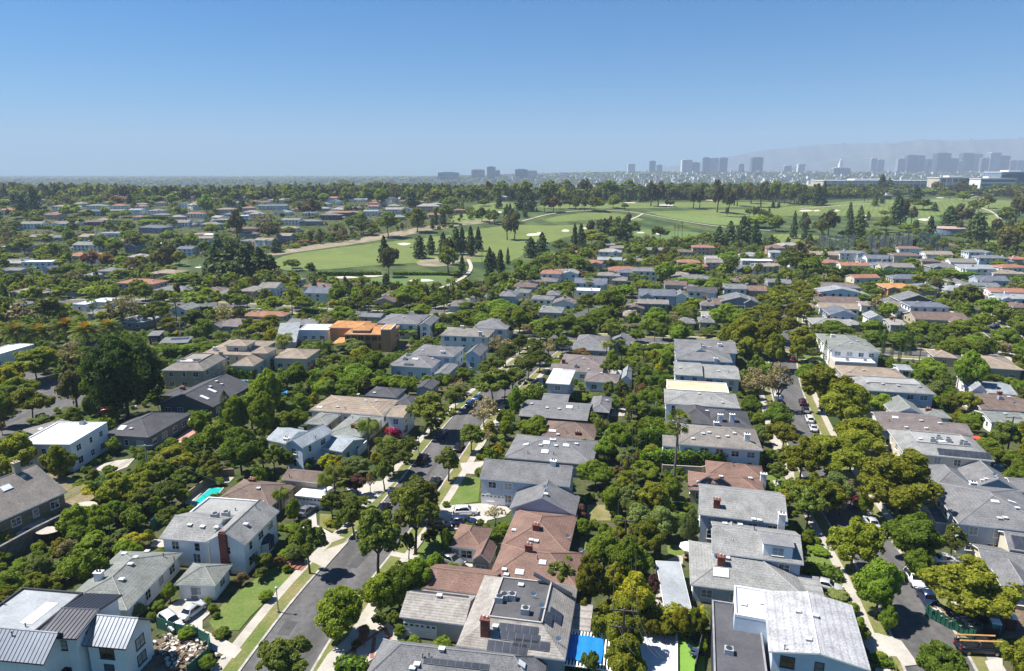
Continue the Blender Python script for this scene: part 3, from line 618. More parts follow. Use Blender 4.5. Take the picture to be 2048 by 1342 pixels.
# --- bottom left
house('S1', [(-330,1225,340,1290,610,1055,5.4,2.3,'gx'), (-300,1050,262,1062,650,742,6.2,.2,'f'), (640,1140,985,1172,1232,940,5.2,2.3,'gx')], 'light', 'white',
  'large white modern house with standing seam metal gables in the lower left corner', 'the metal-roofed modern house', rot=None, frame=DW, seams=True, winp=.35, items=[('sky',310,895,1.8,4.5), ('pipe',205,1010), ('pipe',35,830), ('pipe',100,1085)], trim=DW)
house('S1', [(285,1075,600,1090,905,740,6.9,.9,'gx')], 'dark', 'white', 'narrow white wing under a dark ribbed metal roof beside the metal-roofed modern house', None, rot=None, frame=DW, seams=True, winp=.3, trim=DW)
house('S1', [(440,850,1000,866,1590,415,3.0,1.8,'h'), (1375,652,1682,688,1868,505,2.8,1.3,'h')], 'sage', 'white', 'single storey white house with pale green grey hip roof and white chimney', 'the pale green-roofed house', rot=None, trim=TRIM,
  items=[('chimw',782,625,1.2), ('hvac',740,570), ('vent',975,430), ('vent',1065,455), ('vent',1155,410), ('vent',1025,515), ('vent',955,630), ('pipe',1285,450), ('pipe',1372,508), ('pipe',920,405)], doors=[(1,'f',.42,(.2,.24,.3))])
house('S1', [(1612,330,1925,356,2224,88,5.6,2.0,'gy'), (1240,305,1640,330,1900,120,5.0,1.7,'gx'), (1420,165,1900,185,2050,20,4.6,.2,'f')], 'pale', 'white', 'two-storey white colonial house with dark shutters and red brick chimney', 'the brick-chimney colonial', rot=None, winp=1,
  items=[('chimg',1748,300,7.4), ('vent',1490,205), ('vent',1590,215), ('vent',1700,220), ('hvac',1690,140), ('hvac',1775,125), ('pipe',1850,90), ('vent',1930,200), ('dish',1740,235), ('pipe',2010,65)], doors=[(0,'r',.3,(.3,.36,.42))])
house('S1', [(-170,240,530,-66,-100,-95,3.2,4.2,'gx')], 'taupe', 'olive', 'olive walled house with weathered brown roof and square chimney on a raised terrace', 'the olive-walled terrace house', rot=None, g=2.2, winp=1,
  items=[('chimt',135,1040,1.8,'T1'), ('vent',185,1080,'T1'), ('sky',50,1165,1.6,1.2,'T1')])
house('T1', [(550,832,842,656,480,640,6.0,.2,'f')], 'white', 'white', 'two-storey white box house with a flat white roof behind dense trees', 'the flat white-roofed house', rot=None, winp=1, items=[('hvac',650,665)])
house('T1', [(180,705,370,770,560,640,3.2,1.3,'h')], 'taupe', 'tan', 'low house with grey brown hip roof at the left behind the flat white-roofed house', None, rot=None, items=[('sky',262,680,1.2,.8), ('sky',320,700,1.2,.8)])
house('T1', [(790,742,1165,765,1468,572,3.4,2.0,'h')], 'dark', 'slate', 'slate blue house with charcoal hip roof and skylight above a pink patio', 'the charcoal hip-roofed house', rot=None, winp=1, items=[('chimw',1052,540,.6), ('pipe',1078,575), ('vent',985,600), ('sky',960,690,1.5,1.5), ('vent',1030,700), ('vent',1135,525), ('vent',910,670)])
house('T1', [(1235,502,1672,528,1905,348,3.2,3.0,'gy'), (1245,440,1440,440,1510,368,2.8,1.0,'h')], 'dark', 'brown', 'dark roofed house with brown gable and two sets of skylights', 'the dark house with skylights', rot=None, items=[('chim',1435,385,.6), ('sky',1605,455,2.4,1.0), ('sky',1665,400,2.4,1.0), ('vent',1700,330), ('vent',1740,350), ('vent',1650,370)], trim=DW)
house('T1', [(1262,238,1600,242,1735,128,6.0,1.7,'m')], 'taupe', 'tan', 'two-storey tan stucco house with grey hip roof and rooftop panels', 'the two-storey tan house', rot=None, winp=1, items=[('chimt',1735,120,1.0), ('panel',1420,160,3,1.6), ('sky',1470,165,4,2), ('panel',1540,158,2,2)])
house('T1', [(1545,122,2000,105,2075,5,5.0,1.6,'h'), (1780,215,2010,192,1985,120,4.2,1.8,'h'), (1745,50,1940,42,1930,0,7.4,1.0,'h'), (2094,165,2440,125,2395,72,4.2,1.6,'h'), (1960,110,2110,100,2110,62,6.3,1.0,'h')], 'tan', 'cream', 'sprawling villa with sand coloured clay tile hip roofs and small turrets', 'the clay-tiled villa', rot=-5, winp=1, items=[('chimw',1690,85,1.2)])
# --- row along the left street
house('T2', [(-370,1290,140,1285,345,1135,3.0,1.7,'h'), (185,1100,492,1112,535,1032,4.2,.9,'gx')], 'brown', 'tan', 'low house with reddish brown hip roof and taller tan garage wing by the pool', 'the brown-roofed pool house', items=[('pipe',262,1080), ('vent',20,1170), ('chim',-30,1110,.5)])
house('T2', [(298,1222,520,1238,525,1198,2.7,.1,'o')], 'white', 'white', 'white flat-roofed garage with wide door beside the tan garage wing', 'the white garage', name='garage', cat='garage', gd=[(0,'f',.5,4.6)], winp=0)
house('T2', [(212,815,365,846,548,708,5.8,1.5,'gy'), (68,782,240,812,335,700,4.4,1.4,'gx'), (470,852,695,868,818,770,3.2,1.2,'gx')], 'paleblue', 'paleblue', 'narrow pale blue two-storey house with light grey roofs and low right wing', 'the pale blue house', rot=None, winp=1, items=[('chimw',240,790,.5), ('sky',355,705,1.4,1), ('pipe',470,780)])
house('T2', [(540,748,832,752,890,595,3.2,1.0,'h'), (370,660,560,665,640,575,3.0,.6,'h')], 'sage', 'tan', 'low sprawling house with faded sage green roof behind the palms', 'the sage-roofed house', items=[('chim',768,690,.8), ('pipe',650,600), ('pipe',760,620)])
house('T2', [(392,565,1010,578,1092,468,3.5,.9,'h'), (1016,602,1158,608,1240,515,5.4,.9,'gx')], 'tan', 'white', 'house with broad flat tan roof and a two-storey white end block', 'the broad tan-roofed house', items=[('chimw',795,440,.5), ('sky',500,530,1.5,.8), ('vent',860,480), ('vent',945,480), ('vent',640,530), ('pipe',700,545)])
house('T2', [(832,448,1112,442,1166,380,3.4,1.0,'h'), (1085,502,1225,508,1265,440,3.4,.8,'h')], 'dark', 'grey', 'low charcoal roofed house behind the broad tan-roofed house', 'the low charcoal house', items=[('chimw',1105,360,.8), ('vent',930,420)])
house('T2', [(1245,378,1378,390,1425,325,3.0,.8,'gy')], 'dark', 'grey', 'small grey gabled outbuilding among trees near the street', None)
house('T2', [(1052,192,1372,226,1522,128,4.2,1.7,'h'), (1210,112,1552,132,1600,52,5.6,1.6,'h'), (1640,112,1752,132,1832,62,5.0,1.8,'gy'), (1400,262,1500,280,1590,195,3.0,.6,'gy')], 'grey', 'paleblue', 'large complex grey-roofed house with pale blue walls and roof equipment', 'the many-gabled grey house', rot=-12, winp=1,
  items=[('hvac',1195,125), ('hvac',1170,155), ('sky',1250,150,2,1), ('solar',1200,195,3,1), ('chimw',1465,105,.7), ('vent',1385,150), ('vent',1310,85), ('pipe',1340,180)])
# --- centre
house('T2', [(1755,1078,2462,1156,2560,1010,5.7,2.2,'gx'), (1975,1345,2515,1350,2570,1232,3.5,2.8,'gy')], 'grey', 'bluegrey', 'two-storey white house with shaded walls and garage facing the bright lawn', 'the shaded white house', winp=1, gd=[(0,'f',.15,4.8)], items=[('chimw',2332,980,.8), ('dish',2270,1180), ('vent',2275,1215)])  # white walls; their lavender-grey shade is put into the wall colour
house('T3', [(-75,945,640,955,680,790,3.3,1.9,'h')], 'grey', 'grey', 'wide single-storey house with mid grey hip roof and several skylights', 'the grey roof with skylights', items=[('sky',110,822,1.3,.9), ('sky',270,808,1.5,1.2), ('sky',425,828,1.3,.9), ('sky',258,878,1.5,1.2), ('vent',225,830), ('vent',345,835), ('pipe',125,895), ('pipe',325,905), ('vent',505,820), ('chimw',320,790,.3)])
house('T3', [(222,768,650,770,690,665,3.2,2.0,'h')], 'brown', 'tan', 'small house with brown pyramid hip roof and brick chimney stub', 'the brown pyramid roof', items=[('chim',515,738,.5), ('sky',318,715,1.6,.7), ('vent',360,745), ('pipe',430,735)])
house('T3', [(42,608,596,622,622,500,3.6,1.2,'gx'), (228,482,440,486,458,428,3.4,.9,'gx'), (600,562,765,572,802,455,3.2,1.2,'h')], 'grey', 'darkblue', 'dark blue walled house under long slate grey gable roof', 'the dark blue house', items=[('sky',450,528,1.6,1.4), ('vent',275,535), ('vent',370,545), ('vent',155,505), ('pipe',520,540), ('vent',745,480)], trim=DW)
house('T3', [(262,338,452,348,536,238,6.4,1.0,'h')], 'white', 'grey', 'half-built house wrapped in white roofing sheets with green netting below', 'the white-sheeted building site', cat='house', winp=.6)
house('T3', [(562,328,835,334,866,272,3.2,1.4,'h'), (292,240,712,252,725,205,3.2,1.0,'gx')], 'mauve', 'white', 'low grey-brown roofed house right behind the white-sheeted building site', None, items=[('hvac',505,215), ('vent',600,235), ('vent',700,265)])
house('T3', [(858,300,935,318,1012,238,3.2,1.4,'gy')], 'light', 'white', 'small white gabled guest house at the end of a white wall', None)
house('T3', [(362,202,722,216,762,128,3.2,1.6,'h')], 'mauve', 'tan', 'brown-grey hip roofed house with brick chimney beside the upper street', 'the mauve hip roof', items=[('chim',405,185,1.2), ('vent',560,150), ('pipe',620,160)])
house('T3', [(470,70,760,90,800,35,3.2,1.5,'gx'), (495,20,690,25,720,-30,3.4,1.4,'h'), (760,50,920,60,935,-30,3.2,1.6,'gy')], 'grey', 'grey', 'low grey roofed house behind tall slim palms at the cross street', 'the low house behind palms')
house('T3', [(1285,158,1730,168,1785,85,5.4,1.8,'h'), (1275,88,1765,98,1800,18,5.8,1.9,'gx'), (1420,100,1545,105,1560,60,6.4,1.6,'gy')], 'grey', 'paleblue', 'large two-storey blue grey house with many slate grey gables', 'the slate-gabled house', items=[('chimw',1598,165,.8), ('chimw',1628,50,.8), ('vent',1500,50), ('vent',1550,60)])
house('T3', [(1272,270,1500,285,1760,195,5.6,1.6,'gx'), (1480,298,1792,304,1800,205,5.0,1.3,'gx')], 'pale', 'white', 'two-storey white house with pale sandy gable roof', 'the sandy gable-roofed house', winp=1, items=[('vent',1320,220), ('vent',1620,250), ('pipe',1700,260)])
house('T3', [(1215,405,1700,412,1720,350,5.0,.2,'f')], 'plyp', 'wood', 'unfinished house with flat bare plywood roof deck', 'the bare plywood deck', winp=.3)
house('T3', [(1195,502,1790,530,1800,425,5.5,1.3,'h')], 'pale', 'paleblue', 'two-storey house with pale olive grey hip roof beside the bare plywood deck', 'the pale olive roof', winp=.8, items=[('vent',1468,425), ('vent',1650,495), ('pipe',1560,470)])
house('T3', [(1290,648,1600,665,1620,540,5.0,2.2,'h'), (1480,672,1890,702,1840,560,4.6,2.0,'h')], 'dark', 'white', 'white house with multi-peaked charcoal hip roof and three white chimneys', 'the multi-peaked charcoal roof', winp=1, items=[('chimw',1632,640,1.6), ('chimw',1725,640,1.8), ('vent',1530,560), ('chimw',1600,690,1.0)])
house('T3', [(1300,832,1965,852,1940,700,5.6,2.0,'h'), (1180,830,1300,838,1345,755,4.6,.8,'gx')], 'taupe', 'paleblue', 'long two-storey pale blue house with taupe hip roof above a clipped hedge', 'the long taupe-roofed house', winp=1, items=[('chimw',1842,790,1.4), ('vent',1420,780), ('vent',1615,770), ('vent',1545,730), ('vent',1745,740), ('vent',1690,760), ('vent',1500,740)])
house('T3', [(1382,1182,1990,1218,2060,1095,3.1,1.5,'h'), (1526,1085,1985,1092,2060,1000,3.1,1.6,'h')], 'rust', 'tan', 'single-storey house with warm tan shingle hip roof and cream chimney', 'the warm tan-shingled house', rot=-14, items=[('chimw',1970,1110,1.6), ('vent',1465,1120), ('vent',1640,1080), ('vent',1870,1090), ('pipe',1735,990)])
# --- front centre
house('S3', [(-100,388,445,402,492,118,3.1,2.0,'h'), (-510,372,-230,380,-110,222,3.0,1.5,'h')], 'rust', 'white', 'house with large rust brown hip roof and two white cars in its driveway', 'the rust-brown roof', winp=.9, items=[('chim',190,232,.8), ('vent',15,245), ('dish',440,310), ('vent',150,320), ('vent',190,330), ('vent',-60,260)], doors=[(1,'f',.2,(.3,.05,.03))])
house('S3', [(-200,640,520,652,535,412,3.2,2.2,'h'), (-705,705,-150,742,-50,562,3.0,1.4,'gx'), (-320,478,-180,482,-110,380,3.2,1.3,'gy')], 'rust', 'tan', 'broad dark red brown roofed house in front of the rust-brown roof', 'the dark red-brown roof', items=[('chim',132,400,1.0), ('dish',540,425), ('sky',240,500,1.0,.7), ('sky',60,575,1.2,.8), ('pipe',200,465), ('vent',-45,600), ('vent',-60,560)])
house('S3', [(-894,928,-365,968,-300,748,3.3,1.6,'gx'), (-455,1180,425,1222,558,678,4.4,2.2,'m'), (440,1010,520,1015,560,860,2.8,.6,'s')], 'slate', 'grey', 'large house with weathered grey shake roof, solar panels and a sunken roof well', 'the weathered shake roof', rot=-11, winp=.8, gd=[(0,'f',.3,4.8)],
  items=[('solar',50,1025,5,1.0), ('solar',60,1085,5,1.0), ('solar',150,1150,4.5,1.0), ('solar',265,925,1.8,2.2), ('solar',340,915,1.8,2.2), ('solar',320,672,6,.7), ('solar',-560,740,8,.7), ('solar',-40,1170,5,1.3), ('hvac',-60,780), ('hvac',0,780), ('hvac',105,890), ('hvac',-100,800), ('dish',235,860), ('dish',170,770), ('chim',-210,1060,2.2), ('vent',-570,765), ('vent',70,675), ('dish',365,1130), ('vent',-130,1010)])
house('S3', [(-1210,1480,240,1500,262,1228,3.2,2.6,'h')], 'grey', 'white', 'dark grey hip-roofed house cut off by the bottom edge of the view', 'the bottom dark grey roof', rot=-9, items=[('vent',-550,1190), ('sky',75,1300,.9,.9), ('pipe',-700,1255), ('pipe',-650,1245), ('vent',-780,1330), ('vent',-745,1300), ('solar',-440,1300,8,.6)])
# --- front right
house('S4', [(10,1232,795,1290,690,830,6.2,1.0,'gy'), (-262,938,62,950,50,738,5.9,.2,'f')], 'speck', 'paleblue', 'modern house with speckled white low gable roof and grey board front', 'the white speckled roof', rot=-17, winp=.8, frame=DW, items=[('vent',235,880), ('vent',372,918), ('vent',315,1105), ('pipe',130,1175), ('vent',-190,830), ('vent',-40,820)])
house('S3', [(1585,1420,2010,1430,1960,860,3.8,.2,'f')], 'dark', 'charcoal', 'black flat-roofed block with roof terrace left of the white speckled roof', 'the black roof terrace', rot=-15, winp=.0, items=[('hvac',1700,1210)])
house('S3', [(1400,700,2310,745,2285,420,3.0,2.4,'h'), (2290,770,2420,780,2400,630,2.7,.6,'s')], 'pale', 'bluegrey', 'low house with smooth olive grey hip roof and small blue gable vent', 'the smooth olive-grey roof', rot=-13, items=[('chim',1640,510,1.3), ('sky',1640,580,2.2,1.6), ('vent',1690,460)])
house('S3', [(1195,855,1415,868,1392,490,2.7,.1,'c')], 'light', 'white', 'white flat sheet patio cover beside the smooth olive-grey roof', 'the white patio cover', cat='patio cover', name='patio_cover', rot=-6, winp=0)
house('S3', [(1568,378,2300,540,2262,250,5.5,2.0,'gx'), (1462,145,2160,160,2110,-60,5.5,2.2,'gx'), (1568,385,1890,390,1870,260,5.0,1.6,'gy')], 'pale', 'bluegrey', 'two-storey blue grey house with mottled grey shingle roof and white dormer', 'the blue-grey dormer house', rot=-15, winp=.9,
  items=[('chim',1605,60,1.4), ('chimw',2110,215,1.8), ('vent',1670,190), ('vent',1790,200), ('vent',1895,190), ('vent',1940,205), ('pipe',1900,240), ('dormer',2080,430,4.2,1.7)])
house('S4', [(1520,215,2300,240,2200,-60,5.8,2.2,'h'), (1300,150,1520,215,1400,20,3.0,.8,'s')], 'grey', 'bluegrey', 'big two-storey blue grey house with plain grey hip roof at the right edge', 'the big blue-grey house', rot=-14, winp=1, items=[('vent',1815,150), ('vent',1860,145), ('sky',1780,15,1.2,.6), ('sky',1915,20,1.2,.6), ('vent',1955,70)])
house('S4', [(1690,532,2100,620,2000,400,3.0,1.4,'gx'), (1890,385,2200,420,2150,290,5.0,1.4,'gx')], 'grey', 'cream', 'cream walled house with dark grey gables and solar panels at the right edge', 'the cream-walled gabled house', rot=-20, winp=1, items=[('solar',1990,350,2.4,2.4)])
house('S4', [(1840,690,2150,760,2100,560,3.2,1.4,'gy')], 'grey', 'tan', 'small tan gabled porch wing beside the orange flower bed', None, rot=-20, winp=1)
house('T4', [(1300,1190,1660,1192,1700,1035,3.4,2.4,'h'), (1630,1165,1965,1178,1905,1025,3.6,2.2,'gy')], 'grey', 'bluegrey', 'single-storey grey-roofed house with light blue gable and brick-topped chimney', 'the light blue gable', rot=-14, items=[('chimw',1600,1185,1.6), ('dish',1775,1080), ('vent',1710,1100), ('vent',1680,1110)])
house('T4', [(1062,885,1778,945,1565,758,6.0,1.3,'m')], 'pale', 'cream', 'two-storey cream house with pale tile roof full of roof equipment', 'the cream house with rooftop units', rot=-16, winp=1, items=[('hvac',1290,800), ('hvac',1335,780), ('hvac',1410,800), ('hvac',1520,820), ('hvac',1550,830), ('solar',1410,885,3.5,1.8), ('solar',1615,902,6,1.8), ('sky',1370,800,1.5,1), ('vent',1195,780)])
house('T4', [(892,715,1420,735,1380,592,4.8,1.8,'gx'), (1400,738,1612,748,1545,655,4.8,1.2,'gx')], 'mauve', 'paleblue', 'long charcoal brown gable-roofed house with pale blue walls', 'the long charcoal-brown roof', rot=-13, winp=1, items=[('sky',998,610,1.3,.9), ('vent',1085,690), ('vent',1200,640), ('vent',1345,660), ('vent',1240,700), ('chimw',1385,640,.8), ('pipe',950,640)])
house('T4', [(982,588,1240,592,1212,502,4.2,2.0,'gy'), (1232,602,1442,615,1405,552,3.4,1.0,'h')], 'sage', 'paleblue', 'pale grey-green gabled house with white chimney in the right middle', None, rot=-13, items=[('chimw',1205,520,1.4), ('chim',1255,555,.5)])
house('T4', [(702,388,1322,428,1188,325,6.0,1.4,'m')], 'pale', 'bluegrey', 'long two-storey blue-grey house with white deck in its grey roof', 'the long blue-grey house', rot=-12, winp=1, items=[('vent',780,340), ('vent',900,350), ('vent',1020,365), ('vent',1190,370)])
house('T4', [(588,278,1095,302,1012,225,3.2,1.5,'h')], 'tan', 'tan', 'single-storey house with sand tile hip roof beside the olive street trees', 'the sand tile hip roof', items=[('vent',750,240), ('vent',980,230), ('vent',640,250)])
house('T4', [(495,78,885,92,830,-30,6.2,1.6,'h')], 'sage', 'white', 'white two-storey house with pale grey-green hip roof before the cypress row', 'the white house by the cypresses', rot=-12, winp=1, items=[('chimw',505,-20,1.0), ('vent',650,30), ('vent',560,40), ('vent',700,10), ('vent',760,40)])
house('T4', [(530,178,840,185,830,150,3.4,.2,'f')], 'white', 'cream', 'low cream flat-roofed garage with air units below the white house by the cypresses', None, name='garage', cat='garage', winp=0, items=[('hvac',620,165), ('hvac',760,170)])
house('T4', [(1642,208,2015,240,1905,140,4.2,1.5,'h'), (1290,122,1500,150,1470,95,3.2,1.2,'h')], 'tan', 'tan', 'tan stucco house with sandy hip roof near the far right street', 'the sandy hip-roofed house', rot=-16, winp=1, items=[('chimw',1790,120,1.0), ('vent',1700,180)])
house('T4', [(1590,385,1740,420,1720,300,3.4,2.0,'gy'), (1720,405,1972,440,1900,340,3.0,1.0,'gx')], 'light', 'white', 'white gabled house with light grey roof behind the brown roof at right', 'the white gabled house', rot=-18)
house('T4', [(1682,548,2110,562,2070,440,3.0,1.2,'gx')], 'brown', 'tan', 'low dark brown shingle-roofed house at the right edge', 'the dark brown roof at right', rot=-10, items=[('chim',1815,430,.8), ('hvac',1820,465), ('dish',1930,515), ('vent',1890,450)])
house('T4', [(1760,648,2120,660,2090,575,3.0,.9,'gx')], 'sage', 'white', 'white house with pale green roof and glass doors below the dark brown roof', None, rot=-10, winp=1, items=[('vent',1860,585)])
house('T4', [(1925,1180,2150,1210,2100,1095,3.2,1.2,'gx')], 'grey', 'white', 'grey-roofed garage wing at the right edge beside the light blue gable', None, rot=-14)
house('T4', [(1030,235,1140,238,1142,195,3.0,.6,'gx')], 'light', 'white', 'small pool house with pale roof behind the sand tile hip roof', None, name='pool_house', cat='pool house')
house('T1', [(-80,140,270,40,300,-20,4.2,.2,'f')], 'white', 'white', 'long white flat-roofed house with arched openings at the left edge', 'the long white house at left', rot=None, winp=.8, items=[('chimw',285,40,1.0)])
house('T1', [(650,50,735,45,760,10,3.4,.5,'gx')], 'dark', 'cream', 'small cream and dark-roofed cottage behind the trees at left', None, rot=None)
house('U1', [(1265,710,1500,700,1640,655,3.2,.4,'s'), (1170,650,1280,640,1330,610,3.6,.4,'s')], 'grey', 'charcoal', 'modern dark house with thin tilted slab roofs and solar panels', 'the tilted slab-roofed house', rot=None, items=[('solar',1440,670,6,2)])
house('U2', [(150,700,320,700,350,600,2.4,3.2,'s')], 'light', 'white', 'angular white modern house with one steeply sloping pale roof', 'the angular white house', rot=12, winp=0)
house('U2', [(330,612,585,600,560,560,4.2,.2,'f')], 'white', 'paleblue', 'white glass-fronted wing joined to the angular white house', None, rot=-2, winp=.9)
def frame_house():
    e, W, wl = house('U2', [(670,660,1100,612,1090,560,6.2,1.2,'h'), (578,580,860,585,880,530,6.6,1.3,'h'), (760,600,905,606,905,548,7.4,1.1,'h'), (1000,600,1075,606,1075,560,8.0,.3,'f'), (620,700,760,720,760,640,2.9,.15,'c'), (920,690,1112,680,1100,640,3.0,.2,'c')], 'ply', 'wood', 'unfinished timber-framed house sheathed in orange plywood, three storeys', 'the orange plywood house', rot=-3, winp=0)
    x0, x1, y0, y1 = W[0][:4]; b = MB()
    for k in range(7):
        x = x0+1+(x1-x0-2)*k/6; b.box(x-.9, x+.9, y0+.42, y0+.49, 3.9, 5.4)
        if k % 2: b.box(x-1.0, x+1.0, y0+.42, y0+.49, .6, 2.7)
    b.build('opening_panel', mat('painted_opening_shade', (.06,.035,.02)), e)  # dark panels on the wall; the shade inside the openings is their colour
    st = MB()
    for k in range(16): x = x0+.6+(x1-x0-1.2)*k/15; st.box(x-.06, x+.06, y0+.36, y0+.45, 0, 6.0)
    st.box(x0+.3, x1-.3, y0+.33, y0+.44, 2.9, 3.2); st.build('stud', mat('timber', (.52,.30,.14)), e)
frame_house()
house('U2', [(960,545,1290,555,1385,480,5.8,1.8,'h'), (1290,570,1400,560,1420,500,5.4,1.2,'gy')], 'grey', 'white', 'large white two-storey house with balconies behind the orange plywood house', 'the white balconied house', rot=-8, winp=1, items=[('vent',1060,490), ('vent',1180,500)])
house('U2', [(1480,632,1850,668,1960,600,5.8,1.6,'h')], 'taupe', 'white', 'long two-storey white house with brown hip roof and white chimney', 'the long white house with brown roof', rot=-10, winp=1, items=[('chimw',1795,650,1.6), ('chimw',1650,585,.8)])
house('U2', [(1740,575,2000,605,2080,520,5.8,1.7,'h')], 'grey', 'white', 'two-storey grey hip-roofed house left of the tree-lined street', 'the grey hip roof by the street', rot=-10, winp=1)
# --- middle distance: (tile, x0, x1, y of front eave, depth m, eave, rise, type, roof, wall, label or None)
def mid(t, x0, x1, ye, dep, ez, rs, ty, roof, wall, label=None, ref=None, rot=-10, y2=None, items=()):
    a = at(*px(t, x0, ye), ez); b = at(*px(t, x1, ye if y2 is None else y2), ez); wd = max(6, (b-a).length)
    g = float(ter((a.x+b.x)/2, (a.y+b.y)/2)); ar = R(rot); c = (a+b)/2; d = Vector((-math.sin(ar), math.cos(ar)))*dep/2
    org = Vector((c.x+d.x, c.y+d.y, g)); W = [(-wd/2, wd/2, -dep/2, dep/2, ez, rs, ty)]; rnd = random.Random(int(x0*7+ye*3))
    if wd > 13 and ty != 'f':
        k = rnd.random()
        if k < .45: q = rnd.choice([-1, 1]); cx = q*wd*.27; W.append((cx-wd*.17, cx+wd*.17, -dep/2-rnd.uniform(1.5, 3), 0, ez-.25 if ez < 4 else ez-.2, rs*.75, 'gy' if rnd.random() < .6 else 'h'))
        elif k < .8: q = rnd.choice([-1, 1]); cx = q*(wd*.5+1.8); W.append((cx-3, cx+3, -dep*.3, dep*.4, min(ez, 3.0)-.1, rs*.6, 'h'))
    e, _ = house_local(W, org, ar, roof, wall, label, 'house', rnd, True, None, .85, None, None, None, None, 0)
    ca, sa = math.cos(ar), math.sin(ar)
    for k in range(rnd.choice([1, 2, 3])):
        x, y = rnd.uniform(-wd*.35, wd*.35), rnd.uniform(-dep*.3, dep*.2); item(e, 'vent', (x, y, rz_wing(W[0], x, y)), (0, 0, 0), W, rnd, lambda p, q: rz_wing(W[0], p, q))
    if rnd.random() < .55 or 'chim' in items:
        x, y = rnd.uniform(-wd*.4, wd*.4), 0; item(e, rnd.choice(['chim', 'chimw', 'chimw', 'chimt']), (x, y, rz_wing(W[0], x, y)), (0, 0, 0, 1.0), W, rnd, None)
    fp = [[(org.x+x*ca-y*sa, org.y+x*sa+y*ca) for x, y in ((w[0], w[2]), (w[1], w[2]), (w[1], w[3]), (w[0], w[3]))] for w in W]
    HOUSES.append((e, fp, W, ez)); 
    if ref: REFS.append((*proj(org), ref))
    if not label: AUTO.append((e, 'house', roof, wall, ez))
AUTO = []
RN = dict(speck='speckled', plyp='plywood', grey='grey', dark='charcoal', blue='blue-grey', light='pale grey', tan='sandy', brown='brown', rust='rust', taupe='taupe', sage='grey-green', white='white', terra='terracotta', slate='stone-grey', pale='pale olive', ply='plywood', paleblue='light blue', mauve='brown-grey')
g, d, l, tn, br, ru, ta, sg, wh, te, sl_, pa, mv, bl = 'grey dark light tan brown rust taupe sage white terra slate pale mauve blue'.split()
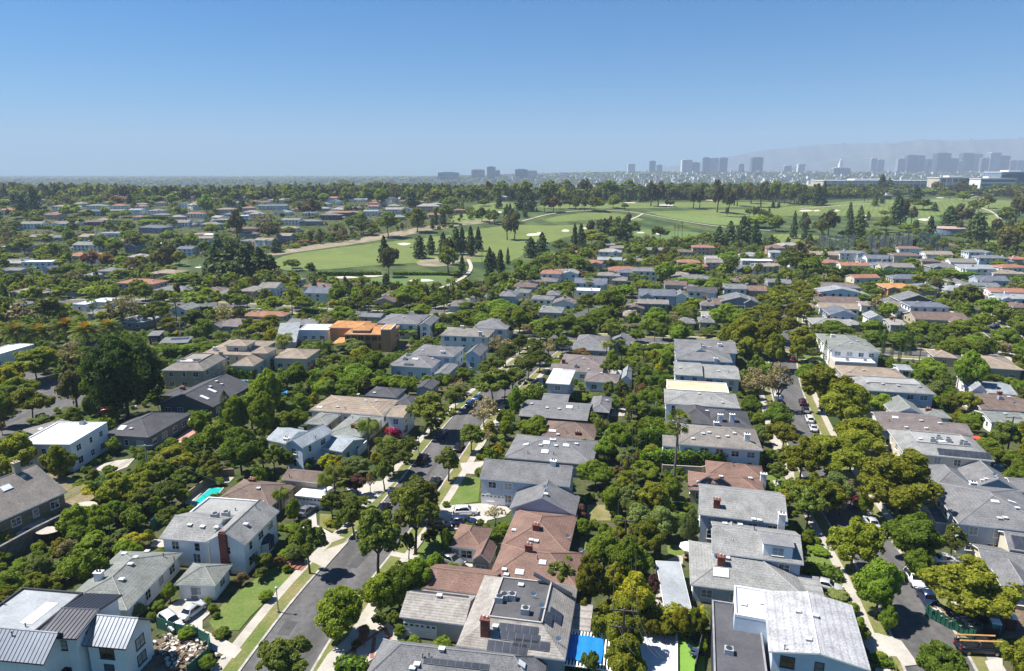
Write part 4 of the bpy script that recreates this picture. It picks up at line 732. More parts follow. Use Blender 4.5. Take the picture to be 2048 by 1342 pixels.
for r in [
 ('U1',50,375,300,12,3,1.4,'h',tn,'tan'), ('U1',500,620,285,9,3,1.2,'gy',g,'grey'), ('U1',0,170,122,10,3,1,'gx',g,'grey'), ('U1',-20,235,65,10,3,1,'gx',sl_,'grey'), ('U1',325,415,115,9,3,1.6,'gy',bl,'bluegrey'),
 ('U1',640,760,165,11,3,1.2,'h',l,'white'), ('U1',760,930,130,11,4.8,1.6,'h',g,'slate'), ('U1',905,1245,228,13,6,1.6,'h',te,'pink','two-storey peach house with terracotta hip roof in front of the golf course','the peach house'),
 ('U1',1200,1490,285,12,3.4,1.6,'h',g,'bluegrey'), ('U1',1610,1760,290,11,3,1.5,'h',br,'tan'), ('U1',1690,1900,310,10,3,1.2,'h',g,'grey'), ('U1',1885,2140,290,12,3.6,1.8,'h',ta,'tan'), ('U1',570,690,400,11,3,1,'f',wh,'white'), ('U1',680,850,380,11,3.4,.2,'f',wh,'white','low white house with flat roof near the tall fan palm','the flat white roof'),
 ('U1',1340,1500,440,11,3,1.8,'gy',sg,'paleblue'), ('U1',680,800,470,10,4,1.2,'h',sg,'bluegrey'), ('U1',680,830,560,13,3.2,1,'h',g,'grey'), ('U1',900,1150,535,13,3.2,1.2,'h',l,'slate'), ('U1',1280,1400,545,9,3,1,'h',tn,'tan'),
 ('U1',1650,1980,570,14,3,1.8,'h',mv,'grey'), ('U1',1910,2170,490,12,3,1.2,'h',te,'cream','low house with red clay roof beside the cross street','the red clay roof'), ('U1',70,190,400,9,3,1,'h',g,'grey'),
 ('U2',0,165,262,12,4.8,2,'gx',ta,'white'), ('U2',375,600,305,12,5,2.4,'gx',bl,'white','white house with blue-grey roof and two small dormers before the golf course','the two-dormer house'), ('U2',930,1115,375,13,3,2,'gy',br,'tan'), ('U2',1000,1130,320,9,3,1.6,'h',br,'tan'),
 ('U2',1525,1700,410,12,3,1.8,'h',mv,'grey'), ('U2',1700,1850,340,10,3,1.3,'h',g,'white'), ('U2',1930,2080,330,12,4.5,2,'h',g,'bluegrey'), ('U2',215,480,560,12,3,1.2,'gx',g,'grey'), ('U2',820,1000,495,8,3,.8,'gx',g,'grey'),
 ('U3',0,190,255,12,3,1.8,'h',br,'grey'), ('U3',220,395,150,13,5.6,1.6,'h',te,'white','two-storey white house with salmon tile roof above the left trees','the salmon-tiled house'), ('U3',100,360,210,11,3,1.4,'h',mv,'grey'), ('U3',0,140,300,10,3,1,'h',g,'white'), ('U3',400,530,150,10,5,1.5,'gy',l,'white'),
 ('U3',270,380,320,10,3.4,1.4,'h',g,'paleblue'), ('U3',145,330,355,10,3,1,'h',g,'white'), ('U3',320,505,390,11,3.4,2,'gy',mv,'white'), ('U3',205,400,460,13,3.2,1.4,'h',sg,'grey'), ('U3',495,760,225,12,5,1.8,'gx',bl,'paleblue','pale blue two-storey house with slate roof behind twin palms','the pale blue gabled house'),
 ('U3',680,860,165,11,5,1.2,'h',ta,'grey'), ('U3',840,970,140,11,5,1.6,'h',bl,'bluegrey'), ('U3',960,1165,130,12,6,1.4,'gx',g,'white','tall white house with garage below and grey roof','the tall white garage house'), ('U3',800,920,205,9,3,1.2,'h',ta,'tan'), ('U3',500,700,290,9,3,.2,'f',wh,'white'),
 ('U3',1015,1310,325,14,5.6,2,'gx',bl,'bluegrey','sky blue two-storey house with white-trimmed gable','the sky blue house'), ('U3',1310,1400,330,12,5.6,1.4,'gy',g,'white'), ('U3',1005,1255,390,11,4.6,1,'gx',ta,'slate'), ('U3',910,1060,430,10,3,1.2,'gy',br,'tan'), ('U3',885,1000,490,10,3,1.4,'h',tn,'tan'),
 ('U3',1285,1590,190,12,3.2,1.6,'h',g,'grey'), ('U3',1220,1400,240,11,4,1.4,'gx',br,'grey'), ('U3',1380,1500,270,10,3,1.4,'h',mv,'tan'), ('U3',1770,1960,215,12,3,2,'h',br,'brown'), ('U3',1850,2040,285,11,3.2,1.8,'gx',ru,'tan'), ('U3',1700,1880,270,12,5,1.6,'gx',g,'paleblue'),
 ('U3',1680,1970,375,14,4.6,2.4,'gy',g,'slate'), ('U3',1610,1900,400,10,3,2.2,'gx',br,'tan'), ('U3',1510,1620,405,10,3,1.2,'h',mv,'grey'), ('U3',1520,1680,490,11,3,.9,'gx',sl_,'white'), ('U3',1500,1650,540,10,3,1.5,'h',g,'grey'),
 ('U3',1325,1510,60,12,5.6,1.4,'h',te,'pink','two-storey pink house with salmon tile roof and umbrella','the pink house'), ('U3',1780,1950,110,12,3.4,1.6,'gx',g,'white'), ('U3',680,880,40,11,5.6,1.4,'gx',l,'paleblue'), ('U3',890,1080,50,11,3.4,1.6,'h',ta,'grey'), ('U3',1550,1690,60,11,5,1.4,'gx',ta,'pink'), ('U3',1950,2100,90,11,4.6,1.2,'gx',tn,'cream'),
 ('U3',1280,1420,160,10,3,1.3,'h',tn,'tan'), ('U3',1340,1470,545,9,3,1.2,'h',g,'grey'),
 ('U4',0,95,85,11,4.4,1,'gx',tn,'cream'), ('U4',415,585,60,12,4,1.4,'h',te,'cream'), ('U4',590,820,85,12,5.6,1.4,'gx',te,'white','two-storey white house with orange tile roof above the long hedge','the orange-tiled white house'), ('U4',850,1060,85,13,3.8,1.8,'h',bl,'grey'), ('U4',1310,1545,100,12,3.6,1.8,'h',g,'slate'),
 ('U4',1570,1820,110,12,5.8,1.2,'s',l,'white','white modern house with sloping roof and two tall window bays','the white modern house at right'), ('U4',1820,2040,150,12,3.6,1.6,'h',tn,'cream'), ('U4',1690,1925,205,12,3.6,2,'gx',bl,'bluegrey'), ('U4',1455,1570,215,10,3,1.4,'h',g,'grey'), ('U4',1570,1850,245,10,3,1,'gx',g,'white'), ('U4',0,190,220,11,3,1.2,'gx',g,'grey'),
 ('U4',380,740,260,13,3.2,1.6,'h',mv,'pink'), ('U4',425,745,300,12,4.6,2,'gy',l,'paleblue','white gabled house with nearly white roof right of the second street','the near-white gable roof'), ('U4',385,660,320,11,3,1.8,'gx',br,'tan'), ('U4',385,740,380,12,3,1.8,'gx',br,'white'), ('U4',420,730,430,11,3,1.6,'gx',tn,'white'), ('U4',500,715,480,13,5,2,'gy',bl,'bluegrey','blue two-storey gabled house among brown roofs','the blue gable among brown roofs'),
 ('U4',370,660,560,13,3,1.6,'h',pa,'tan'), ('U4',750,880,405,10,3,1,'gx',tn,'white'), ('U4',815,940,510,10,3.4,1.6,'gy',l,'white'), ('U4',940,1200,265,14,5,1.4,'h','ply','wood','half-built house with bare orange timber walls behind dark shrubs','the half-built timber house'), ('U4',1190,1365,265,12,4.6,1.6,'h',g,'grey'), ('U4',1060,1340,370,13,4.6,3,'gy',g,'brown','big charcoal gabled house with dark timber gable','the dark timber gable'),
 ('U4',1150,1450,415,12,5.6,1.2,'h',bl,'white','two-storey white house with slate roof and dark windows before the timber gable','the slate-roofed white house'), ('U4',1000,1150,410,10,3.4,1.2,'gx',ta,'white'), ('U4',1195,1600,520,14,3.2,2,'gx',br,'tan','long low house with chocolate brown roof and front gable','the chocolate-brown roof'), ('U4',985,1115,560,13,3,.8,'gx',sl_,'grey'), ('U4',1800,2080,300,13,5.6,1.2,'gx',te,'white'), ('U4',1860,2100,350,11,5.4,1.4,'gx',l,'paleblue','light blue house with solar panels on its pale roof at the right edge','the solar-panelled blue house'),
 ('U4',1970,2100,420,10,3.4,1.4,'h',br,'tan'), ('U4',1590,1700,450,9,3,1.4,'gy',g,'grey'), ('U4',-20,60,45,10,3.2,1.4,'h',br,'tan'),
 # nearer the golf course
 ('V3',690,850,640,12,3.2,1.4,'h',ta,'pink'), ('V3',780,950,665,12,3.4,1.5,'h',ta,'pink'), ('V3',1040,1210,680,12,3.6,1.4,'gx',ta,'pink'), ('V3',1265,1445,695,12,3,1.6,'h',br,'tan'), ('V3',1445,1625,660,13,6,1.5,'h',te,'pink','two-storey pink house with clay tile roof beside the golf course pines','the clay-tiled pink house'), ('V3',1830,2005,730,13,4,2.2,'h',l,'paleblue'), ('V3',470,560,700,9,3,1,'h',te,'pink'),
 ('V4',385,575,720,13,3.6,2,'gx',tn,'pink'), ('V4',580,790,705,13,5.6,1.3,'h',g,'white'), ('V4',800,1000,750,13,4.6,2,'gx',bl,'white'), ('V4',1015,1235,725,13,5.8,1.4,'h',br,'cream','two-storey cream house with brown tile roof and arched window near the nets','the arched-window cream house'), ('V4',1240,1380,770,11,4,1.4,'h',br,'tan'), ('V4',1470,1670,780,12,4,2,'gx',ta,'white'), ('V4',1700,1925,745,12,5.4,1.4,'h',g,'paleblue'), ('V4',1960,2100,755,12,4,1.4,'h',te,'pink'), ('V4',20,130,700,11,5,1.2,'h',l,'white'), ('V4',230,390,700,9,3.4,1,'h',te,'tan')]:
    mid(*r[:10], label=r[10] if len(r) > 10 else None, ref=r[11] if len(r) > 11 else None)
# far left hillside and beyond
for r in [
 ('V1',0,95,360,13,5.5,1.6,'h',te,'white'), ('V1',150,325,470,14,5.5,1.8,'gx',ta,'white'), ('V1',405,605,470,13,5.6,2,'gx',ta,'white','long white two-storey house with taupe roof on the left hillside','the long hillside house'), ('V1',650,815,455,13,4.5,1.6,'gx',br,'brown'), ('V1',230,400,575,13,4,1.8,'gx',ta,'tan'), ('V1',320,500,580,12,3.4,1.6,'h',g,'grey'),
 ('V1',0,205,655,14,4,1.2,'f',wh,'grey'), ('V1',0,235,775,12,3,1.4,'gx',g,'grey'), ('V1',565,785,640,14,5.4,2,'gx',sg,'white','white house with grey-green roof and white columns left of centre','the columned white house'), ('V1',640,800,565,12,4,1.2,'h',bl,'white'), ('V1',790,950,545,10,4,.8,'h',l,'white'), ('V1',610,800,370,14,5.4,1.6,'h',bl,'grey'), ('V1',680,840,325,12,5.5,1.4,'h',sg,'white'),
 ('V1',865,1000,325,13,5.6,1.6,'h',te,'white'), ('V1',855,990,365,12,4,1.2,'gx',ta,'grey'), ('V1',1015,1130,360,12,5.4,1.4,'gx',l,'white'), ('V1',1070,1165,330,12,5.4,1.4,'h',te,'white'), ('V1',1050,1155,415,11,3.6,1.2,'h',te,'cream'), ('V1',1170,1310,365,13,5.5,1.4,'h',sg,'white'), ('V1',1195,1350,400,14,5,1.6,'h',mv,'slate','house with mauve hip roof above the left hillside hedges','the mauve hillside roof'), ('V1',1095,1320,500,15,5.5,2,'h',bl,'slate','large slate blue house with broad hip roof on the left hillside','the slate blue hillside house'),
 ('V1',1325,1440,350,12,5,1.2,'h',sg,'white'), ('V1',1365,1510,460,12,5,2.4,'gx',ta,'white'), ('V1',1430,1630,390,12,5,1.4,'h',te,'white','white hillside house with long orange tile roof','the orange-tiled hillside house'), ('V1',1510,1610,300,12,5.5,1.2,'h',te,'white'), ('V1',1565,1690,455,12,4.6,1.4,'gx',bl,'paleblue'), ('V1',1720,1870,355,13,5,1.4,'h',tn,'cream'), ('V1',1700,1840,440,12,5,1.2,'h',ta,'tan'), ('V1',1880,2050,510,13,5,1.6,'h',br,'pink','tall house under scaffolding at the left edge of the golf bank','the scaffolded house'), ('V1',1520,1680,555,11,3.6,1,'h',tn,'cream'), ('V1',1220,1420,635,14,3.6,.4,'f',wh,'slate'), ('V1',985,1090,650,12,6,1.8,'gy',mv,'slate'), ('V1',1630,1700,560,11,4,1,'gx',wh,'white'),
 ('V2',10,250,325,13,5.5,1.2,'gx',g,'paleblue','long pale blue two-storey house at the top of the hill','the long pale blue hilltop house'), ('V2',140,280,375,12,4,2,'gy',l,'white'), ('V2',195,345,440,13,5.6,1.6,'gx',ta,'white'), ('V2',340,520,450,12,4.6,1.6,'h',g,'slate'), ('V2',505,670,400,13,5.6,1.4,'h',g,'charcoal'), ('V2',620,820,380,14,5.5,1.4,'h',te,'brown','house with orange tile roof and dark windows above the golf bank','the orange roof above the bank'), ('V2',860,975,370,12,5.6,1.2,'gx',l,'paleblue'), ('V2',1040,1180,355,13,5.5,2,'gx',sl_,'white'), ('V2',1160,1235,350,12,5.5,1.4,'gy',g,'white'), ('V2',1290,1460,330,16,7,3,'h',sl_,'pink','big brick mansion with grey gabled roof by the golf course','the brick mansion'), ('V2',1565,1665,360,12,4,1,'h',te,'wood','low orange brick pavilion beside the golf fairway','the orange pavilion'),
 ('V2',895,1000,305,12,5,1.2,'h',te,'pink'), ('V2',570,680,290,12,5,2.4,'gy',g,'white'), ('V2',740,890,275,12,4,1,'gx',l,'white'), ('V2',640,735,340,11,4,1.2,'h',ta,'cream'), ('V2',80,250,280,12,4.4,1,'h',l,'white'), ('V2',740,850,340,11,3.6,1,'h',g,'grey'), ('V2',0,155,500,12,5,1.2,'h',br,'brown'), ('V2',300,400,350,11,4,1,'h',te,'cream'), ('V2',980,1050,380,10,4.6,1.2,'gy',ta,'grey'),
 ('V1',370,420,305,10,4,1,'h',te,'cream'), ('V1',700,760,245,11,4,1,'h',l,'white'), ('V1',1230,1320,300,11,4,1,'h',te,'white'), ('V1',1890,1980,260,12,5,2,'h',g,'grey'), ('V1',1990,2060,290,11,5,1.2,'h',te,'cream'), ('V1',380,470,385,11,4,1,'h',te,'cream')]:
    mid(*r[:10], label=r[10] if len(r) > 10 else None, ref=r[11] if len(r) > 11 else None, rot=(-6 if r[1] % 2 else 4))
# ------------------------------------------------------------------ vegetation
LM = dict(bb=leafmat('leaf_deep', (0.023,0.050,0.009), (0.080,0.129,0.022)),
 b=leafmat('leaf_broad', (0.100,0.134,0.020), (0.225,0.265,0.055)), g=leafmat('leaf_bright', (0.120,0.178,0.013), (0.250,0.325,0.040)), o=leafmat('leaf_olive', (0.138,0.157,0.014), (0.286,0.297,0.031)),
 e=leafmat('leaf_eucalyptus', (0.090,0.103,0.025), (0.185,0.155,0.080)), p=leafmat('leaf_pine', (0.036,0.067,0.014), (0.090,0.131,0.024), .15), c=leafmat('leaf_cypress', (0.028,0.063,0.010), (0.070,0.121,0.017), .12),
 w=leafmat('leaf_dry', (0.246,0.184,0.117), (0.338,0.308,0.126), .2), s=leafmat('leaf_silver', (0.138,0.179,0.056), (0.286,0.336,0.112)), y=leafmat('leaf_yellow', (0.212,0.235,0.017), (0.424,0.381,0.027)), u=leafmat('leaf_plum', (0.094,0.049,0.048), (0.246,0.125,0.110)),
 r=leafmat('flower_red', (0.28,0.012,0.035), (0.50,0.02,0.06), .2), v=leafmat('palm_frond', (0.080,0.115,0.014), (0.20,0.235,0.035)), x=leafmat('leaf_rusty', (0.160,0.125,0.041), (0.280,0.174,0.072)), h=leafmat('leaf_hedge', (0.070,0.140,0.008), (0.180,0.280,0.019)),
 f=leafmat('crown_shaft', (0.435,0.246,0.043), (0.609,0.319,0.058), .1), k=leafmat('palm_skirt', (0.246,0.184,0.117), (0.338,0.308,0.126), .1))
BARK = mat('bark', (.14,.105,.075), rough=.95, var=.3, scale=2, fine=8, fvar=.3); PBARK = mat('palm_bark', (.20,.17,.135), rough=.95, var=.3, scale=2, fine=8, fvar=.3)
def unit(a): return a/np.maximum(np.linalg.norm(a, axis=-1, keepdims=True), 1e-6)
def leafquads(P, Nn, size, rng, asp=1.5, droop=0.0):
    n = len(P); t = unit(np.cross(Nn, unit(rng.normal(size=(n, 3))))); b = np.cross(Nn, t)
    s = size*(0.6+0.8*rng.random((n, 1))); a = t*s*asp*.5; c = b*s*.5
    if droop: a[:, 2] -= droop*np.abs(a[:, 2])
    return np.stack([P-a, P-c*.9, P+a, P+c*.9], 1)
def lobes_crown(n, leaf, K, rng, shape=(.5, .5, .5), lr=(.16, .26), zbias=.2, spread=.8, flat=1.0, inner=.45):
    """leaf quads in a unit crown: x,y in +-.5, z in 0..1, as uneven lobes"""
    cs = []; rs = []
    for k in range(K*30):
        if len(cs) >= K: break
        d = unit(rng.normal(size=3)); q = rng.random()**.4*spread; c = d*q
        if c[2] < -.55: continue
        c = np.array([c[0]*shape[0]*(.9-.3*abs(d[2])), c[1]*shape[1]*(.9-.3*abs(d[2])), .5+c[2]*.42]); r = rng.uniform(*lr)
        if cs and min(np.linalg.norm((c-o)*(1, 1, .7)) for o in cs) < lr[0]*.8: continue
        cs.append(c); rs.append(r)
    cs = np.array(cs); rs = np.array(rs); K = len(cs)
    m = int(n*2.2); i = rng.choice(K, m, p=rs**2/np.sum(rs**2)); NS = 13; sub = rng.normal(size=(K, NS, 3)); sub[..., 2] += .3; sub = unit(sub); sr_ = 1+.16*rng.standard_normal((K, NS)); j = rng.integers(0, NS, m)
    d = sub[i, j]+rng.normal(size=(m, 3))*.24; cc = np.clip(1.25-np.linalg.norm(unit(d)-sub[i, j], axis=1)*1.1, .5, 1.2); d = unit(d); rad = rs[i]*sr_[i, j]*(.72+.30*cc)*(1-.20*rng.random(m)**2)
    P = cs[i]+d*rad[:, None]*np.array([1, 1, flat])
    dist = np.min(np.where(np.arange(K)[None] == i[:, None], 9, np.linalg.norm((P[:, None]-cs[None])/np.array([1, 1, flat]), axis=2)/rs[None]), axis=1)
    keep = (dist > .74) & (P[:, 2] > .02); P = P[keep][:n]; d = d[keep][:n]
    Nn = unit(d+rng.normal(size=P.shape)*.62)
    L = [leafquads(P, Nn, leaf, rng)]
    core = []          # dark inner surfaces so the crown is not hollow
    if inner:
        for c, r in zip(cs, rs):
            dd = unit(rng.normal(size=(14, 3))); core.append(leafquads(c+dd*r*inner, dd, r*.95, rng, 1.0))
        L += core
    return np.concatenate(L)
def trunk_mesh(name, rng, limbs=5, top=.75, r=.022, m=None, lean=.03):
    b = MB(); p = [(0, 0, -.03), (lean*.3, 0, .15), (lean, lean*.5, .35)]; b.tube(p, [r*1.25, r, r*.8], 7)
    for k in range(limbs):
        a = 2*math.pi*k/limbs+rng.random(); q = .16+.12*rng.random(); z = top*(.8+.2*rng.random())
        b.tube([p[2], (lean+math.cos(a)*q*.5, lean*.5+math.sin(a)*q*.5, (.35+z)/2+.02), (lean+math.cos(a)*q, lean*.5+math.sin(a)*q, z)], [r*.65, r*.42, r*.15], 5)
    b.tube([p[2], (lean*1.2, lean, top)], [r*.7, r*.2], 5)
    return b.mesh('trunk', m or BARK, True)
PROTO = {}
def protos(kind):
    """kind -> list of variants; variant = (near crown mesh, far crown mesh, trunk mesh, crown base fraction)"""
    if kind in PROTO: return PROTO[kind]
    rng = np.random.default_rng(sum(map(ord, kind))+5); out = []
    nv = 3
    for v in range(nv):
        near_far = []
        for lod in (0, 1):
            if kind in ('b', 'B', 'g', 'o', 's', 'y', 'u', 'x', 'r', 'm'):
                n, lf = ((16000, .034) if kind != 'B' else (26000, .024), (1700, .08))[lod] if False else ((26000, .024) if kind == 'B' else (16000, .034), (1700, .08))[lod] if kind not in ('r',) else ((2500, .06), (500, .12))[lod]
                K, lr, sp = dict(B=(46, (.13, .19), .88), b=(27, (.095, .155), 1.02), g=(22, (.15, .22), .85), o=(26, (.12, .19), 1.0), s=(16, (.15, .22), .85), y=(14, (.16, .24), .8), u=(13, (.14, .22), .9), x=(14, (.14, .2), .9), r=(8, (.2, .3), .6), m=(26, (.16, .22), .78))[kind]
                Q = lobes_crown(n, lf, K, np.random.default_rng(v*7+11), lr=lr, spread=sp, inner=.45 if kind != 'b' else 0)
            elif kind == 'w':
                n, lf = ((2200, .038), (500, .09))[lod]; Q = lobes_crown(n, lf, 14, np.random.default_rng(v+3), lr=(.12, .2), spread=1.0, inner=0)
            elif kind == 'e':
                n, lf = ((11000, .034), (1400, .085))[lod]; Q = lobes_crown(n, lf, 22, np.random.default_rng(v+3), lr=(.10, .17), spread=1.0, shape=(.48, .48, .5), flat=1.4)
            elif kind == 'p':
                n, lf = ((9000, .045), (1500, .095))[lod]; r2 = np.random.default_rng(v+30); Ls = 16; i = r2.integers(0, Ls, n); z = (i+.5)/Ls+r2.normal(size=n)*.012
                env = np.interp(z, [0, .12, .5, .85, 1], [[.34,.30,.42][v%3], .46, [.36,.42,.33][v%3], [.18,.26,.15][v%3], .03]); nb = 7; az = (r2.integers(0, nb, n)+i*.37+v*.2)/nb*2*np.pi+r2.normal(size=n)*.16*(1+.5*r2.random(n)); q = env*(r2.random(n)**.55)*(1+.42*np.sin(i*2.3+v*3+np.floor(az*nb/6.28)*1.7)+.2*np.sin(i*.9+v))
                P = np.stack([np.cos(az)*q, np.sin(az)*q, z-q*.10+.02], 1); Nn = unit(np.stack([np.cos(az)*.5, np.sin(az)*.5, np.ones(n)], 1)+r2.normal(size=(n, 3))*.5); Q = leafquads(P, Nn, lf, r2, 1.8)
            elif kind == 'c':
                n, lf = ((3000, .05), (500, .11))[lod]; r2 = np.random.default_rng(v+40); z = r2.random(n); env = .5*np.interp(z, [0, .08, .5, .85, 1], [.55, .85, 1, .6, .03]); az = r2.random(n)*6.283; q = env*(1-.25*r2.random(n)**2)
                P = np.stack([np.cos(az)*q, np.sin(az)*q, z], 1); Nn = unit(np.stack([np.cos(az), np.sin(az), .4+0*z], 1)+r2.normal(size=(n, 3))*.4); L_ = leafquads(P, Nn, lf, r2, 1.3)
                L_ = L_*1.0; L_[..., 2] = L_[:, :1, 2]*0+P[:, None, 2]+(L_[..., 2]-P[:, None, 2])*.35; Q = L_
            near_far.append(quads_mesh('crown_%s%d_%d' % (kind, v, lod), Q, LM[{'m': 'g', 'B': 'bb'}.get(kind, kind)]))
        cb = dict(B=.06, b=.28, g=.20, o=.22, e=.22, p=.08, c=.0, w=.25, s=.15, y=.15, u=.2, x=.2, r=.0, m=.05)[kind]
        tm = trunk_mesh('trunk', rng, dict(w=8, c=0, p=0).get(kind, 5), .72 if kind != 'p' else .9, .020 if kind not in ('e',) else .026)
        out.append((near_far[0], near_far[1], tm, cb))
    PROTO[kind] = out; return out
def frond_mesh(kind, lod):
    k = 'palm'+kind+str(lod)
    if k in PROTO: return PROTO[k]
    r2 = np.random.default_rng(9+ord(kind)); Q = []; idx = []
    if kind == 'F':      # fan palm: ball of small fans
        for i in range(46 if not lod else 26):
            az = r2.random()*6.28; el = r2.uniform(-.7, 1.45); d = np.array([math.cos(az)*math.cos(el), math.sin(az)*math.cos(el), math.sin(el)]); c = d*.30; t = unit(np.cross(d, [0, 0, 1.0])); u = np.cross(t, d)
            nf = 9 if not lod else 5
            for j in range(nf):
                a = (j/(nf-1)-.5)*2.6; q = d*math.cos(a)+t*math.sin(a); tip = c+q*.24+np.array([0, 0, -.05]); mid_ = c+q*.13; n2 = np.cross(q, u)*.022*(1.0 if not lod else 1.9)
                Q.append([c, mid_-n2, tip, mid_+n2]); idx.append(0)
            if not lod: Q.append([d*0, d*.15-t*.006, c, d*.15+t*.006]); idx.append(0)
        # dry skirt
        for i in range(60 if not lod else 24):
            az = r2.random()*6.28; z = r2.uniform(-.42, -.06); q = np.array([math.cos(az), math.sin(az), 0])*.08; t = np.array([-math.sin(az), math.cos(az), 0])*.035; c = q+np.array([0, 0, z]); Q.append([c-t, c+q*.5+[0, 0, -.16], c+t, c+[0, 0, .05]]); idx.append(1)
    else:                # feather palms: D = date (stiff, orange shaft), Q = queen (drooping)
        nfr = 44 if kind == 'D' else 26
        if lod: nfr = nfr*2//3
        for i in range(nfr):
            az = i*2.39996+r2.normal()*.1; e0 = (1.35-1.5*(i/nfr)) if kind == 'D' else (1.25-1.2*(i/nfr)); ln = .5*(.85+.2*r2.random()); seg = 7 if not lod else 4; p = np.zeros(3); h = np.array([math.cos(az), math.sin(az), 0]); side = np.array([-math.sin(az), math.cos(az), 0]); el = e0; pts = [p]
            for s_ in range(seg): p = p+(h*math.cos(el)+np.array([0, 0, 1])*math.sin(el))*ln/seg; el -= (1.25 if kind == 'D' else 2.0)/seg; pts.append(p)
            for s_ in range(seg):
                a, b = pts[s_], pts[s_+1]; wd = .085*math.sin(math.pi*(s_+.7)/(seg+.6))*(1 if kind == 'D' else 1.5)+.012
                for sg in (-1, 1):
                    for q in range(3 if not lod else 1):
                        f0, f1 = q/(3 if not lod else 1), (q+.75)/(3 if not lod else 1); A = a+(b-a)*f0; B = a+(b-a)*f1; dr = np.array([0, 0, -.3 if kind == 'D' else -.9])*wd; tip = (b-a)*.5
                        Q.append([A, B, B+side*sg*wd+dr+tip, A+side*sg*wd*.9+dr+tip]); idx.append(0)
        for i in range(70 if kind == 'D' else 0):
            az = r2.random()*6.28; el = r2.uniform(.2, 1.5); d = np.array([math.cos(az)*math.cos(el), math.sin(az)*math.cos(el), math.sin(el)]); t = unit(np.cross(d, [0, 0, 1.0]))*.012; Q.append([t*0-t, d*.3-t*1.5, d*.3+t*1.5, t]); idx.append(2)
    PROTO[k] = quads_mesh('fronds_'+k, np.array(Q), [LM['v'], LM['k'], LM['f']], idx); return PROTO[k]
def ptrunk(th):
    k = 'ptrunk%d' % th
    if k not in PROTO: b = MB(); b.tube([(0, 0, -.02), (.01, 0, .3), (0, .006, .7), (0, 0, 1)], [th*1.3, th, th*.9, th*.8], 8); PROTO[k] = b.mesh('trunk', PBARK, True)
    return PROTO[k]
TREES = []
KN = dict(B=('shade_tree', 'tree', 'dark leafy tree'), b=('street_tree', 'tree', 'dark leafy tree'), g=('broadleaf_tree', 'tree', 'bright green leafy tree'), o=('olive_green_tree', 'tree', 'golden olive spreading tree'), e=('eucalyptus_tree', 'tree', 'brownish airy eucalyptus'), p=('conifer_tree', 'tree', 'dark green conifer'),
  c=('cypress_tree', 'tree', 'slim dark cypress'), w=('bare_tree', 'tree', 'sparse dry-looking tree'), s=('silver_leaved_tree', 'tree', 'silvery green tree'), y=('yellow_leaved_tree', 'tree', 'yellow-green leafy tree'), u=('plum_tree', 'tree', 'purple-leaved plum tree'),
  x=('rusty_leaved_tree', 'tree', 'rusty-leaved tree'), r=('flowering_shrub', 'shrub', 'red flowering bougainvillea'), m=('shrub', 'shrub', 'rounded green shrub'), F=('fan_palm', 'palm tree', 'fan palm'), D=('date_palm', 'palm tree', 'date palm with orange fruit stalks'), Q=('feather_palm', 'palm tree', 'feathery palm'))
GR = dict(B='dark leafy street and yard trees', b='dark leafy street and yard trees', g='bright green broadleaf trees', o='golden olive trees lining the second street', e='tall eucalyptus trees', p='dark conifers', c='slim cypress trees', w='sparse dry-looking trees', s='silvery trees', y='yellow-green trees', u='purple plum trees', x='rusty-leaved trees', r='red flowering shrubs', m='garden shrubs', F='fan palms', D='date palms with orange stalks', Q='feathery palms')
def size_word(h): return 'small' if h < 4.5 else 'medium' if h < 8 else 'tall' if h < 15 else 'very tall'
def tree(kind, loc, h, wd, label=None, ref=None, lod=None, auto=True, v=None):
    d = math.hypot(loc[0], loc[1]); r = random.Random(int(loc[0]*31+loc[1]*17)); lod = (0 if d < 330 else 1) if lod is None else lod
    z = float(ter(loc[0], loc[1])) if len(loc) < 3 else loc[2]
    e = empty(KN[kind][0], (loc[0], loc[1], z), r.random()*6.28, label, KN[kind][1], GR[kind])
    if kind in 'FDQ':
        th = dict(F=.014, D=.045, Q=.022)[kind]; cw = wd
        tr = inst('trunk', ptrunk(th*1000), e, sc=(h, h, h-cw*.12)); 
        if 'ptrunk%d' % (th*1000) in PROTO: pass
        inst('crown', frond_mesh(kind, lod), e, (0, 0, h-cw*.35 if kind == 'F' else h-cw*.28), 0, (cw,)*3)
    else:
        P = protos(kind); a, b, t, cb = P[r.randrange(len(P)) if v is None else v]
        inst('crown', b if lod else a, e, (0, 0, h*cb), 0, (wd, wd, h*(1-cb)))
        if cb > 0: s = min(h, wd*1.6); inst('trunk', t, e, (0, 0, 0), 0, (s, s, h*.95))
    TREES.append((loc[0], loc[1], wd/2, h)); 
    if not label: AUTO.append((e, 'tree', kind, h, wd))
    if ref: REFS.append((*proj((loc[0], loc[1], z)), ref))
    return e
def ptrunk(th):
    k = 'ptrunk%d' % th; t = th/1000
    if k not in PROTO: b = MB(); b.tube([(0, 0, -.02), (.01, 0, .3), (0, .006, .7), (0, 0, 1)], [t*1.3, t, t*.9, t*.8], 8); PROTO[k] = b.mesh('trunk', PBARK, True)
    return PROTO[k]
def tpx(t, kind, cx, yt, yb, wpx, label=None, ref=None, v=None):
    X, YT = px(t, cx, yt); _, YB = px(t, cx, yb); s = TILE[t][2]
    p = at(X, YB); zc = p.y*math.cos(PT)+(CH-p.z)*math.sin(PT); d = ray(X, YT); h = CH+d[2]*(p.y/d[1])-p.z
    # the crown's far upper edge is nearer the camera ray than its axis; trim a little
    return tree(kind, (p.x, p.y, p.z), max(1.0, h*.97), max(1, wpx/s/F*zc), label, ref, v=v)
def trees(t, txt):
    for ln in txt.strip().split(';'):
        q = ln.split()
        if q: tpx(t, q[0], *map(float, q[1:5]))
